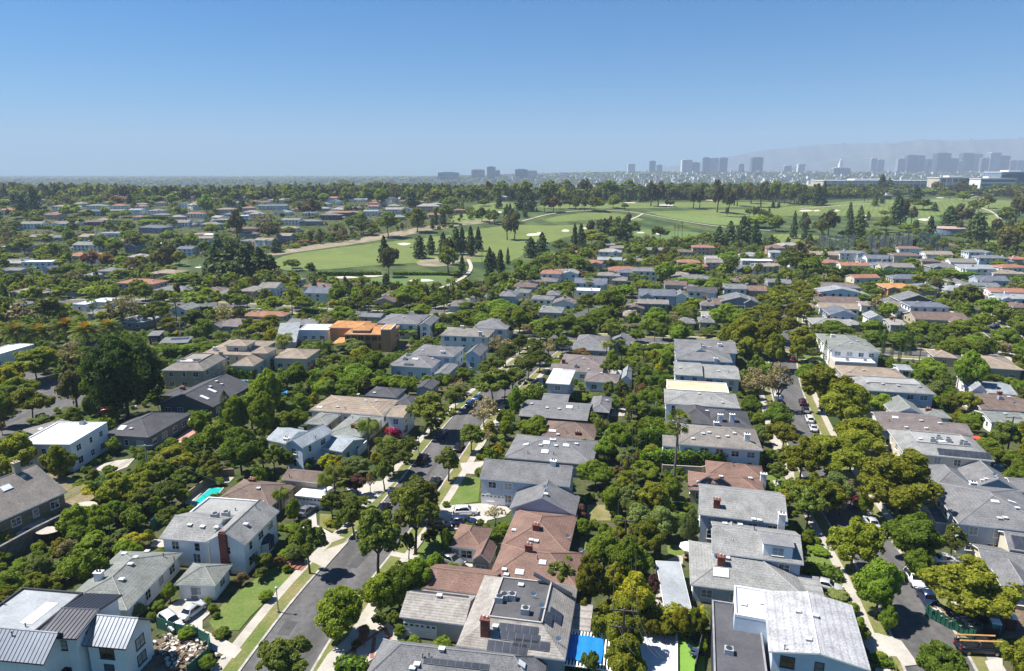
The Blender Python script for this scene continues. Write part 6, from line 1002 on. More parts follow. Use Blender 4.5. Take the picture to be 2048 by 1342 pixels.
for q in [
 ('S1',1515,900,70,'sedan','silver','silver sedan on the pale driveway beside the curved lawn'), ('S1',1345,990,-38,'suv','white','pearl white car angled on the driveway just below the silver sedan'), ('S2',1645,115,4,'suv','white','white crossover parked sideways on the wide driveway of the lavender-grey house'), ('S2',1635,200,2,'suv','navy','dark navy car parked sideways just in front of the white crossover'),
 ('S2',1535,505,-35,'suv','grey','grey car with roof rails half hidden beside the rust-brown house'), ('S2',1440,225,2,'suv','dark','dark car in tree shade at the street end of the wide driveway'), ('S2',985,85,72,'sedan','black','black car parked under the big street tree on the left kerb'), ('S2',400,110,66,'sedan','grey','grey car in the shaded driveway before the white garage'), ('T2',1298,950,78,'suv','maroon','dark maroon car parked at the left kerb in front of the round lawn trees'), ('T2',1425,1135,70,'sedan','dark','dark car under the leafy tree on the right side of the left street'), ('T2',1440,755,72,'suv','navy','navy car in the tree shadow across the bend of the left street'),
 ('T2',1640,510,68,'suv','blue','nearer pale blue car of two parked together on the left street'), ('T2',1688,460,68,'sedan','blue','farther blue car of two parked together on the left street'), ('T2',1620,860,70,'sedan','black','black car hidden under the right-hand street trees'), ('T2',1945,555,66,'sedan','dark','dark car in tree shadow near the white driveway slab'), ('T3',20,300,66,'suv','black','black car at the kerb before the building site'), ('T3',10,180,66,'sedan','red','small red car high on the left street'), ('T3',225,128,66,'sedan','grey','grey car at the top right of the left street'), ('T3',415,75,10,'sedan','silver','silver car by the low house behind palms'),
 ('S4',1150,645,-60,'suv','white','white crossover parked facing down the second street'), ('S4',1290,820,118,'pickup','navy','blue pickup truck parked behind the green dumpster'), ('S4',1650,1195,-4,'pickup','dark','dark grey pickup truck with lumber rack across the bottom of the second street'), ('S4',1385,495,0,'sedan','silver','silver sedan in the driveway under the right-hand trees'), ('S4',850,200,118,'sedan','silver','silver-blue car in shade on the right kerb of the second street'), ('S4',455,700,-28,'sedan','silver','silver car in the driveway between two front lawns'), ('S4',700,30,115,'sedan','red','red car almost hidden under the big olive trees'),
 ('T4',118,445,96,'suv','white','pale car farthest up the left side of the second street'), ('T4',66,490,98,'suv','blue','blue car tight against the left kerb under the sparse tree'), ('T4',98,580,102,'suv','grey','grey-blue car third down the left kerb of the second street'), ('T4',108,640,102,'sedan','silver','silver car nearest the camera on the left kerb of the second street'), ('T4',355,705,110,'sedan','silver','silver car below the olive trees on the right kerb'), ('T4',360,640,108,'suv','white','white car half hidden under the round olive tree'), ('T4',290,565,106,'sedan','grey','grey car on the right kerb beside the olive tree'), ('T4',262,505,104,'suv','maroon','maroon car farthest up the right kerb of the second street'),
 ('T4',340,182,2,'sedan','dark','dark car in the driveway of the white house by the cypresses'), ('T4',182,165,100,'suv','red','red and white car beside the zebra stripes'), ('T4',70,160,98,'suv','navy','dark blue car in deep shade near the crossing'), ('T4',130,18,-8,'sedan','white','white car crossing the junction of the second street'), ('U4',1742,585,-58,'suv','white','white car on the far right street, left lane'), ('U4',1825,572,120,'sedan','blue','blue car on the far right street by the kerb'), ('U4',1822,660,-55,'sedan','grey','grey car with orange cone on the far right street'),
 ('T4',0,960,88,'sedan','navy','dark blue car in the driveway at the end of the taupe-roofed house'), ('T4',1760,140,14,'sedan','silver','small grey car by the sandy hip-roofed house'), ('U2',900,420,-6,'suv','white','white van-like car before the brown gable behind the plywood house'), ('U1',575,352,-4,'sedan','navy','navy car on the far left cross street'), ('U1',90,340,0,'sedan','dark','dark car before the low sandy-roofed house at left'), ('U3',870,240,0,'suv','white','white car in front of the tall white garage house'), ('T1',860,585,30,'suv','red','dark car with red tail lights beside the charcoal hip-roofed house')]:
    car(*q)
# golf cart and golfers
def simple_obj(name, build, loc, rz, label, cat, group=None):
    e = empty(name, loc, rz, label, cat, group); build(e); return e
p = at(*px('U2', 930, 245))
def gc(e):
    MB().box(-1.2,1.2,-.6,.6,.3,.7).box(-1.2,-.9,-.6,.6,.7,1.1).build('body', paint('white', CARC['white']), e); MB().box(-.9,.9,-.6,.6,1.85,1.92).build('roof', TRIM, e); MB().box(-.5,.1,-.55,.55,.7,.9).box(-.55,-.45,-.55,.55,.9,1.3).build('seat', DARKTRIM, e)
    for sx in (-1, 1):
        for sy in (-1, 1): MB().tube([(sx*.85,sy*.55,.7),(sx*.85,sy*.55,1.87)], .03, 5).build('post', DARKTRIM, e); MB().tube([(sx*.8,sy*.5-.08,.23),(sx*.8,sy*.5+.08,.23)], .23, 10).build('wheel', DARKTRIM, e)
simple_obj('golf_cart', gc, p, 0, 'small golf cart parked at the near edge of the lower green', 'golf cart')
def person(loc, rz, shirt, label, bend=.12):
    e = empty('person', loc, rz, label, 'person', 'golfers on the course'); V = [(0,0,.95),(0,bend*.4,1.2),(0,bend,1.42),(0,bend*1.1,1.52),(0,bend*1.25,1.68),(.1,0,.9),(.13,.02,.5),(.14,0,.06),(.15,.16,.03),(-.1,0,.9),(-.13,.02,.5),(-.14,0,.06),(-.15,.16,.03),(.2,bend,1.4),(.24,bend+.05,1.12),(.12,bend+.28,.98),(-.2,bend,1.4),(-.24,bend+.05,1.12),(-.06,bend+.3,.96)]
    E = [(0,1),(1,2),(2,3),(3,4),(0,5),(5,6),(6,7),(7,8),(0,9),(9,10),(10,11),(11,12),(2,13),(13,14),(14,15),(2,16),(16,17),(17,18)]; rad = [.14,.13,.14,.06,.10,.09,.06,.045,.035,.09,.06,.045,.035,.06,.045,.035,.06,.045,.035]
    import bmesh; me = bpy.data.meshes.new('body'); me.from_pydata(V, E, []); bm = bmesh.new(); bm.from_mesh(me); bm.verts.layers.skin.verify(); bm.to_mesh(me); bm.free(); o = link(bpy.data.objects.new('body', me), e)
    for i, s in enumerate(me.skin_vertices[0].data): s.radius = (rad[i], rad[i]*.8); s.use_root = i == 0
    o.modifiers.new('skin', 'SKIN'); sb = o.modifiers.new('sub', 'SUBSURF'); sb.levels = sb.render_levels = 1; me.materials.append(mat('shirt_%g' % shirt[2], shirt, fvar=0)); MB().tube([(0,bend*1.2,1.72),(0,bend*1.3,1.80)], [.11,.07], 8).build('cap', TRIM, e)
person(at(*px('U2', 1225, 190)), 1.0, (.75,.75,.75), 'golfer in a white shirt standing on the lower green'); person(at(*px('U2', 1432, 160)), 2.4, (.05,.12,.4), 'golfer in a blue shirt by the hedge at the edge of the course')
# ------------------------------------------------------------------ street furniture and poles
def lamp(e):
    m = mat('lamp_post', (.30,.30,.29), rough=.8); MB().tube([(0,0,0),(0,0,.5),(0,0,.55)], [.2,.18,.12], 10).build('base', m, e); MB().tube([(0,0,.5),(0,0,3.9)], [.09,.06], 8).build('pole', m, e); MB().tube([(0,0,3.9),(0,0,4.0)], [.09,.12], 8).build('collar', m, e)
    MB().tube([(0,0,4.0),(0,0,4.1),(0,0,4.28),(0,0,4.42)], [.10,.2,.21,.06], 10).build('globe', mat('lamp_glass', (.72,.72,.7), rough=.3), e)
simple_obj('street_lamp', lamp, at(557,1226), 0, 'round-globed grey street lamp on the left kerb near the bottom', 'street lamp')
simple_obj('street_lamp', lamp, at(*px('T2',1278,900)), 0, 'slim street lamp by the maroon car on the left street', 'street lamp')
WPTS = []
def pole(t, x, y, yt, label, arms=1, rz=0.0, white=False, tf=False, group='wooden utility poles in the back gardens'):
    X, Y = px(t, x, y); p = at(X, Y); _, YT = px(t, x, yt); d = ray(X, YT); h = CH+d[2]*p.y/d[1]-p.z
    e = empty('utility_pole', p, rz, label, 'utility pole', group); m = mat('pole_wood', (.15,.11,.09), var=.3, scale=1, fine=6) if not white else mat('pole_pale', (.52,.54,.55)); MB().tube([(0,0,-.2),(0,0,h)], [.2,.13], 8).build('pole', m, e)
    for a in range(arms):
        z = h-.35-a*2.4; c = MB().box(-1.7,1.7,-.18,-.06,z,z+.16).build('crossarm', m, e); i_ = MB()
        for q in (-1.5,-.9,.9,1.5): i_.tube([(q,-.12,z+.16),(q,-.12,z+.36)], [.05,.03], 6)
        i_.build('insulators', mat('insulator', (.45,.35,.3)), c)
    if tf: MB().tube([(.35,-.1,h-4.2),(.35,-.1,h-3.2)], .26, 10).build('transformer', mat('transformer_grey', (.5,.52,.53)), e)
    WPTS.append((p, h, rz)); TREES.append((p.x, p.y, .6, h)); return e
pole('S3',860,1370,850,'tall utility pole with two crossarms above the trees at bottom centre',2,-.15); pole('S3',890,330,150,'utility pole with one wide crossarm behind the red-tipped trees',1,-.15); pole('T3',905,1120,905,'utility pole left of the tallest fan palm with stacked crossarms',2,-.15); pole('T3',915,660,545,'utility pole among garden trees between the two central rows',1,-.15); pole('T3',938,420,235,'slim tall utility pole before the white guest house',1,-.15); pole('T3',1028,190,60,'utility pole behind the hedge of the sandy gable-roofed house',1,-.15)
pole('T1',1165,1045,820,'white painted utility pole with a wide crossarm left of the tall cypress',1,.1,True); pole('T4',1875,900,600,'brown utility pole at the right among rounded garden trees',1,-.2); pole('T4',1465,490,310,'utility pole with grey transformer beside the bright green tree',0,-.2,tf=True); pole('U4',1003,600,415,'brown utility pole between roofs in the right middle distance',1,-.2); pole('U4',905,420,280,'green-grey pole right of the second street in the middle distance',1,-.2); pole('U1',1450,655,530,'pale pole with three short arms behind the shaggy garden',2,.1,True); pole('T2',505,270,145,'pole with transformer among hedges left of centre',1,.1,tf=True); pole('U2',920,730,640,'dark pole in front of the orange plywood house',1,.0); pole('U2',1325,650,510,'reddish pole before the white balconied house',0,0); pole('T1',1905,430,320,'dark pole right of the dark house with skylights',0,0); pole('U3',1140,690,610,'pole with pale transformer at the cross street',0,0,tf=True); pole('V2',1808,800,690,'dark post among the conifers beside the cart path',0,0); pole('U3',1620,200,120,'distant pole among palms right of centre',1,0); pole('T4',1185,170,0,'pole with several wires beyond the cypress row',1,-.2)
def wires(i, j, label, nw=3, sag=1.0):
    (a, ha, ra), (c, hc, rc) = WPTS[i], WPTS[j]; e = empty('power_line', a, 0, label, 'power line', 'sagging power lines')
    for k in range(nw):
        o = (-1.5, 1.5, .9, -.9)[k]; A = Vector((o*math.cos(ra), o*math.sin(ra), ha)); B = Vector((c.x-a.x+o*math.cos(rc), c.y-a.y+o*math.sin(rc), c.z+hc-a.z))
        MB().tube([A.lerp(B, q/12)-Vector((0, 0, sag*4*(q/12)*(1-q/12))) for q in range(13)], .032, 4).build('wire', mat('wire', (.05,.05,.05)), e)
wires(0,1,'wires from the bottom centre pole to the pole behind red-tipped trees'); wires(1,2,'wires running back from the red-tipped trees to the next pole'); wires(2,3,'wires between the two central garden rows'); wires(3,4,'wires toward the white guest house pole'); wires(4,5,'wires behind the sandy gable-roofed house',2); wires(7,8,'wires sagging across the right gardens',2); wires(8,9,'wires rising from the transformer pole toward the cross street',2)
WPTS.append((at(-60,1230), 11, .4)); wires(6, len(WPTS)-1, 'wires crossing the left gardens from the white pole', 3, 1.5)
WPTS.append((at(1290,1480), 11, -.15)); wires(0, len(WPTS)-1, 'wires leaving the bottom edge below the central pole', 3)
WPTS.append((at(520,1050), 7, .4)); wires(6, len(WPTS)-1, 'single service wire from the white pole over the pool trees', 1, .8)
# ------------------------------------------------------------------ walls, fences, terrace, yard things
def seg_fence(name, t, pts, h, th, m, label, cat, posts=0, part='panel', z=0.0, group=None):
    P = [at(*px(t, *q)) for q in pts]; o = P[0]; e = empty(name, (o.x, o.y, z), 0, label, cat, group); ps = MB()
    for a, b in zip(P[:-1], P[1:]):
        c = (a+b)/2-o; d = b-a; MB().obox((c.x, c.y, h/2), d.length, th, h, math.atan2(d.y, d.x)).build(part, m, e)
        if posts:
            n = max(1, int(d.length/posts))
            for k in range(n+1): q = a+d*k/n-o; ps.box(q.x-.05, q.x+.05, q.y-.05, q.y+.05, 0, h+.15)
    if ps.v: ps.build('post', DARKTRIM, e)
    return e
tp = gpoly('S1', [(-500,760),(0,492),(300,322),(560,190),(760,60)])+gpoly('T1', [(640,1175),(430,1120),(100,1120),(-500,1150)])
sheet('terrain', tp, 2.2, mat('terrace_ground', (.16,.16,.06), col2=(.30,.22,.14), scale=.15, fine=2, fvar=.3), 0, occ=True)
STONE = mat('stone_wall', (.22,.20,.19), var=.35, scale=1.2, fine=4, fvar=.3)
seg_fence('retaining_wall', 'S1', [(-300,655),(0,498),(300,328),(565,194)], 2.9, .5, STONE, 'long dark stone retaining wall below the olive-walled terrace house', 'wall')
def disc(t, x, y, r, m, z, name='patio', sq=1.0): c = at(*px(t, x, y), z); tag(MB().prism([(c.x+r*math.cos(a), c.y+r*sq*math.sin(a)) for a in np.linspace(0, 6.283, 17)[:-1]], 2.2, z).build(name, m), kind='structure')
for (x, y, r) in ((280,190,2.2),(400,215,2.4),(520,175,2.0),(560,120,2.4),(430,165,2.0),(640,60,2.6),(200,250,1.4)): disc('S1', x, y, r, PAVE, 2.26)
q = gpoly('S1', [(60,300),(300,200),(500,190),(330,310),(150,370)]); tag(MB().prism(q, 2.2, 2.24).build('lawn', LAWN), kind='structure')
FEN = mat('fence_wood', (.33,.22,.15), var=.3, scale=1, fine=5); GNET = mat('green_netting', (.03,.14,.11), var=.3, scale=1); BEIGE = mat('beige_wall', (.55,.47,.38), var=.12)
seg_fence('fence', 'S1', [(1235,1005),(1380,1060),(1560,1100),(1650,1150),(1640,1260),(1480,1400)], 1.9, .06, GNET, 'green mesh construction fence round the rubble beside the metal-gabled house', 'fence', 2.5)
seg_fence('fence', 'S1', [(1190,240),(1380,90)], 2.0, .1, GNET, 'dark green fence beside the spa behind the colonial house', 'fence', 2.5); seg_fence('fence', 'S3', [(1120,330),(1110,470)], 1.8, .08, FEN, 'brown fence at the back of the sheet-covered patio', 'fence', 2)
seg_fence('garden_wall', 'T3', [(1160,985),(1180,1045),(1480,1062),(1530,1050)], 2.0, .25, BEIGE, 'beige garden wall under the long tall hedge', 'wall'); seg_fence('garden_wall', 'T3', [(985,545),(1130,548)], 2.6, .25, TRIM, 'white wall of the pool terrace beside the white house row', 'wall'); seg_fence('garden_wall', 'T3', [(700,262),(860,300)], 2.4, .25, TRIM, 'white wall leading to the small guest house', 'wall')
seg_fence('garden_wall', 'T1', [(1430,1285),(1610,1150),(1720,1070),(1840,1065)], 1.6, .25, mat('tan_wall', (.36,.25,.17)), 'tan wall at the far side of the turquoise pool', 'wall'); seg_fence('garden_wall', 'T2', [(800,920),(870,850)], 2.0, .2, TRIM, 'white side wall of the pale blue house', 'wall'); seg_fence('fence', 'S3', [(445,105),(440,400)], 1.8, .1, FEN, 'brown fence along the right side of the rust-brown roof', 'fence', 2)
seg_fence('fence', 'S3', [(1500,1080),(1430,1400)], 2.0, .12, mat('charcoal_fence', (.05,.05,.06)), 'dark fence between the artificial turf and the black roof terrace', 'fence', 2); seg_fence('fence', 'T3', [(245,455),(370,460),(460,450)], 4.0, .08, GNET, 'green scaffold netting in front of the sheeted building site', 'fence', 2); seg_fence('fence', 'S4', [(1840,840),(2080,830)], 1.8, .1, GNET, 'teal sheeting fence at the right-hand building site', 'fence', 2)
seg_fence('fence', 'U4', [(385,265),(750,268)], 1.6, .1, FEN, 'brown fence behind the pink-walled house across the second street', 'fence', 0); seg_fence('fence', 'U1', [(500,175),(780,180)], 2, .1, mat('dark_fence', (.08,.10,.08)), 'dark fence below the far grey roofs at left', 'fence')
nm = bpy.data.materials.new('golf_net'); nm.use_nodes = True; nt = nm.node_tree; nt.nodes.clear(); t_ = N(nt, 'ShaderNodeBsdfTransparent'); d_ = N(nt, 'ShaderNodeBsdfDiffuse'); d_.inputs[0].default_value = (.30,.36,.36,1); x_ = N(nt, 'ShaderNodeMixShader'); x_.inputs[0].default_value = .22; o_ = N(nt, 'ShaderNodeOutputMaterial'); nt.links.new(t_.outputs[0], x_.inputs[1]); nt.links.new(d_.outputs[0], x_.inputs[2]); nt.links.new(x_.outputs[0], o_.inputs[0])
for a, b, s in ((395,480,'leftmost panel'),(480,580,'second panel from left'),(580,680,'third panel from left'),(770,860,'fourth panel, before a dark tree'),(880,960,'fifth panel, right of the dark tree'),(985,1060,'third panel from right'),(1060,1145,'second panel from right'),(1200,1375,'long rightmost panel')):
    A, B = at(*px('V4', a, 700)), at(*px('V4', b, 705)); e = empty('ball_net', A, 0, 'tall pale ball-stop net behind the course, '+s, 'net', 'ball-stop nets behind the gardens'); d = B-A; hh = 15 if a > 1000 else 13
    MB().obox((d.x/2, d.y/2, hh/2+1), d.length, .08, hh, math.atan2(d.y, d.x)).build('net', nm, e)
    for k in (0, .5, 1): MB().tube([(d.x*k, d.y*k, 0), (d.x*k, d.y*k, hh+1.5)], .25, 6).build('post', mat('net_post', (.15,.14,.13)), e)
# picket deck with blue tarp
def slats(e):
    m = MB()
    for k in range(16): m.box(-4+k*.52, -3.75+k*.52, -4.4, 4.4, 2.5, 2.58)
    m.box(-4.2, 4.3, -4.2, -4.05, 2.35, 2.5).box(-4.2, 4.3, 4.05, 4.2, 2.35, 2.5); m.build('slats', TRIM, e)
    for a in (-4, 4.1):
        for b in (-4, 4): MB().box(a-.08, a+.08, b-.08, b+.08, 0, 2.4).build('post', TRIM, e)
simple_obj('pergola', slats, at(*px('S3', 590, 1170), 2.5)-Vector((0, 0, 2.5)), R(-11), 'white slatted pergola beside the weathered shake roof', 'pergola').scale = (.8, .82, 1)
c = at(*px('S3', 562, 1165), 2.66); tb = MB(); n = 12
for i in range(n+1):
    for j in range(n+1): u, v = i/n-.5, j/n-.5; tb.v.append((u*5.2*(1-.12*abs(v)), v*5.0*(1-.1*abs(u)), .10+.06*math.sin(u*19)+.04*math.cos(v*15)-.1*(u*u+v*v)))
for i in range(n):
    for j in range(n): k = i*(n+1)+j; tb.f.append((k, k+n+1, k+n+2, k+1)); tb.m.append(0)
o = tb.build('tarpaulin', mat('blue_tarp', (.02,.22,.62), rough=.45, var=.1), None, True); o.location = c; o.rotation_euler[2] = R(-11); tag(o, 'bright blue tarpaulin spread over the white slatted pergola', 'tarpaulin')
def umbrella(t, x, y, r, m, label, h=2.4):
    p = at(*px(t, x, y)); e = empty('patio_umbrella', p, 0, label, 'umbrella', 'garden umbrellas'); b = MB(); b.add([(0,0,h+.5)]+[(r*math.cos(a), r*math.sin(a), h) for a in np.linspace(0, 6.283, 9)[:-1]]+[(r*math.cos(a), r*math.sin(a), h-.15) for a in np.linspace(0, 6.283, 9)[:-1]], [(0, i+1, (i+1) % 8+1) for i in range(8)]+[(i+1, i+9, (i+1) % 8+9, (i+1) % 8+1) for i in range(8)]); b.build('canopy', m, e); MB().tube([(0,0,0),(0,0,h+.6)], .04, 6).build('pole', FEN, e)
umbrella('S3', 1390, 465, 1.8, mat('canvas_white', (.78,.72,.65)), 'large white umbrella over wooden furniture behind the smooth olive-grey roof'); umbrella('T3', 1160, 185, 1.6, mat('canvas_cream', (.62,.52,.40)), 'cream umbrella behind the hedge of the sandy gable-roofed house'); umbrella('U3', 1350, 105, 1.8, mat('canvas_red', (.55,.08,.06)), 'red umbrella in front of the two-storey pink house'); umbrella('T4', 1640, 845, 1.4, mat('canvas_red', (.55,.08,.06)), 'red umbrella behind the cream house with rooftop units'); umbrella('T1', 1512, 690, 1.1, mat('canvas_white', (.78,.72,.65)), 'furled pale umbrella on the pink patio')
def table_set(e):
    MB().tube([(0,0,.70),(0,0,.75)], .7, 12).build('tabletop', FEN, e); MB().tube([(0,0,0),(0,0,.7)], .05).build('leg', FEN, e)
simple_obj('garden_table', table_set, at(*px('S3', 1365, 470)), 0, 'round wooden garden table by the large white umbrella', 'table')
def lounger(e):
    m = mat('lounger_navy', (.03,.05,.12)); MB().box(-.3,.3,-.9,.3,.28,.36).build('seat', m, e); b = MB(); b.obox((0,.62,.52), .6, .8, .07, 0, 0, .6); b.build('backrest', m, e)
    for a in (-.25,.25):
        for c_ in (-.8,.6): MB().box(a-.03,a+.03,c_-.03,c_+.03,0,.3).build('leg', DARKTRIM, e)
for k, (x, y, rz, s) in enumerate([(1400,1090,.3,'back left of the turf'),(1460,1092,1.4,'back right of the turf'),(1482,1132,1.6,'second from the back by the dark fence'),(1435,1188,1.2,'middle of the turf'),(1438,1222,2.0,'nearest the camera')]): simple_obj('sun_lounger', lounger, at(*px('S3', x, y), .1), rz, 'dark blue lounge chair on the artificial turf, '+s, 'lounge chair', 'dark lounge chairs on the artificial turf')
for k, (x, y) in enumerate([(1505,1090),(1507,1115),(1503,1140),(1503,1165),(1500,1190),(1497,1215)]):
    e = empty('potted_shrub', at(*px('S3', x, y), .1), 0, 'dark potted shrub in the row by the charcoal fence, %s from the back' % ['first','second','third','fourth','fifth','sixth'][k], 'potted plant', 'potted shrubs along the charcoal fence'); MB().tube([(0,0,0),(0,0,.5)], [.25,.32], 10).build('pot', DARKTRIM, e); inst('foliage', protos('m')[k % 3][1], e, (0,0,.45), 0, (1,1,1))
# dumpster, lumber, toilets
def dumpster(e):
    g_ = mat('dumpster_green', (.015,.10,.065), rough=.6, var=.3, scale=1); b = MB(); L, W_, H_ = 6.6, 2.3, 1.7
    b.box(-L/2,L/2,-W_/2,W_/2,.1,.25).box(-L/2,L/2,-W_/2,-W_/2+.08,.25,H_).box(-L/2,L/2,W_/2-.08,W_/2,.25,H_).box(-L/2,-L/2+.08,-W_/2+.08,W_/2-.08,.25,H_).box(L/2-.08,L/2,-W_/2+.08,W_/2-.08,.25,H_); b.build('body', g_, e); r_ = MB()
    for k in range(11): x = -L/2+.3+k*(L-.6)/10; r_.box(x-.05,x+.05,-W_/2-.09,-W_/2,.15,H_).box(x-.05,x+.05,W_/2,W_/2+.09,.15,H_)
    for z in (.5,.9,1.3): r_.box(L/2,L/2+.09,-W_/2+.1,W_/2-.1,z-.05,z+.05)
    r_.build('rib', g_, e); d_ = MB(); rr = random.Random(3)
    for k in range(90): d_.obox((rr.uniform(-3,3), rr.uniform(-.9,.9), rr.uniform(1.2,1.75)), rr.uniform(.2,1.6), rr.uniform(.1,.4), rr.uniform(.03,.2), rr.uniform(0,3), rr.randrange(3), rr.uniform(-.4,.4))
    d_.build('debris', [FEN, CONC, mat('debris_dark', (.08,.07,.06))], e)
simple_obj('dumpster', dumpster, at(*px('S4', 1450, 985)), R(-58), 'open green dumpster heaped with building waste on the right kerb', 'dumpster')
def dump2(e):
    m = mat('container_black', (.04,.04,.045)); b = MB(); b.box(-2.8,2.8,-1.1,1.1,.1,.2).box(-2.8,2.8,-1.1,-1.03,.2,1.5).box(-2.8,2.8,1.03,1.1,.2,1.5).box(-2.8,-2.73,-1.03,1.03,.2,1.5).box(2.73,2.8,-1.03,1.03,.2,1.5); b.build('body', m, e)
    r_ = MB()
    for k in range(8): x = -2.5+k*.7; r_.box(x-.04,x+.04,-1.17,-1.1,.15,1.5)
    r_.build('rib', m, e)
simple_obj('dumpster', dump2, at(*px('S4', 1650, 990)), R(-58), 'second, black empty container right of the green dumpster', 'dumpster')
def toilet(col):
    def f(e): MB().box(-.55,.55,-.55,.55,.1,2.1).build('cabin', mat('plastic_%g' % col[0], col, rough=.4), e); MB().box(-.6,.6,-.6,.6,2.1,2.25).build('roof', TRIM, e); MB().box(-.4,.4,-.57,-.552,.2,1.95).build('door', mat('toilet_door_%g' % col[0], tuple(c*.7 for c in col)), e)
    return f
for (x, y, c_, s) in ((1770,1060,(.02,.30,.32),'teal portable toilet in front of the black container'),(1850,1010,(.22,.05,.04),'left dark red portable cabin on the bare soil'),(1895,1020,(.225,.05,.04),'right dark red portable cabin on the bare soil')): simple_obj('portable_toilet', toilet(c_), at(*px('S4', x, y)), R(-20), s, 'portable toilet')
def planks(e):
    rr = random.Random(5); m = MB()
    for k in range(8): m.obox((rr.uniform(-.1,.1), rr.uniform(-.35,.35), .05+.06*(k//3)), 3.6, .14, .05, rr.uniform(-.05,.05))
    m.build('planks', mat('lumber', (.60,.40,.20)), e)
simple_obj('lumber_stack', planks, at(*px('S4', 1900, 850)), R(8), 'pale lumber planks on the soil by the teal sheeting', 'lumber'); simple_obj('lumber_stack', planks, at(*px('T3', 840, 560)), R(60), 'pale lumber pile beside the dark blue house', 'lumber'); simple_obj('lumber_stack', planks, at(*px('U2', 1030, 765)), R(10), 'timber pile in front of the orange plywood house', 'lumber')
pt = at(*px('S4', 1650, 1195)); e = empty('lumber_rack', (pt.x, pt.y, 0), R(-4), 'orange beams on a rack above the dark pickup truck', 'lumber'); MB().tube([(-3.0,-.6,2.15),(2.4,-.6,2.2)], .11).tube([(-3.0,.6,2.15),(2.2,.6,2.2)], .11).build('beam', mat('orange_beam', (.62,.32,.12)), e); MB().box(-2.6,-2.5,-.9,.9,2.0,2.1).box(-2.6,-2.52,-.9,-.82,1.1,2.0).box(-2.6,-2.52,.82,.9,1.1,2.0).build('rack', DARKTRIM, e)
rr = random.Random(9); m = MB()
for k in range(260): q = at(*px('S1', rr.gauss(1420, 90), rr.gauss(1200, 60))); m.obox((q.x, q.y, rr.uniform(.05,.5)), rr.uniform(.1,.9), rr.uniform(.1,.6), rr.uniform(.1,.5), rr.uniform(0,3), rr.randrange(2), rr.uniform(-.4,.4))
tag(m.build('rubble', [CONC, SOIL]), 'heap of broken concrete and soil behind the green mesh fence', 'rubble', kind='stuff')
def bin_(e): MB().box(-.32,.32,-.35,.35,.05,1.0).build('body', mat('bin_blue', (.02,.08,.35), rough=.5), e); MB().box(-.35,.35,-.4,.38,1.0,1.08).build('lid', mat('bin_lid', (.02,.06,.22), rough=.5), e)
simple_obj('wheeled_bin', bin_, at(*px('T2', 1048, 1215)), .3, 'blue wheeled bin at the kerb under the yard trees', 'bin')
# brick steps in the front garden of the colonial
p = at(*px('S2', 290, 520)); e = empty('garden_steps', p, R(-14), 'red brick steps climbing from the pavement through the flower bed', 'steps')
for k in range(6): MB().box(1.5-k*.7, 2.2-k*.7, -1.0, 1.0, 0, .16*(k+1)).build('step', BRICK, e)
# bay window and shutters of the colonial
def extra_colonial():
    e = HOUSES[3][0]; W = HOUSES[3][2][0]; x1 = W[1]-.5; ym = W[2]+(W[3]-W[2])*.62
    b = MB(); b.add([(x1,ym-1.6,.6),(x1+.9,ym-.9,.6),(x1+.9,ym+.9,.6),(x1,ym+1.6,.6),(x1,ym-1.6,2.5),(x1+.9,ym-.9,2.5),(x1+.9,ym+.9,2.5),(x1,ym+1.6,2.5)], [(0,1,5,4),(1,2,6,5),(2,3,7,6),(3,2,1,0)]); o = b.build('bay_window', TRIM, e)
    MB().add([(x1,ym-1.9,2.5),(x1+1.1,ym-1.0,2.5),(x1+1.1,ym+1.0,2.5),(x1,ym+1.9,2.5),(x1,ym-.8,3.3),(x1,ym+.8,3.3)], [(0,1,4),(1,2,5,4),(2,3,5),(3,2,1,0)]).build('bay_roof', mat('navy_roof', (.03,.035,.06)), o)
    for k in (-1, 0, 1): MB().box(x1+.905, x1+.92, ym+k*.6-.25, ym+k*.6+.25, .9, 2.3).build('pane', glass(), o)
extra_colonial()
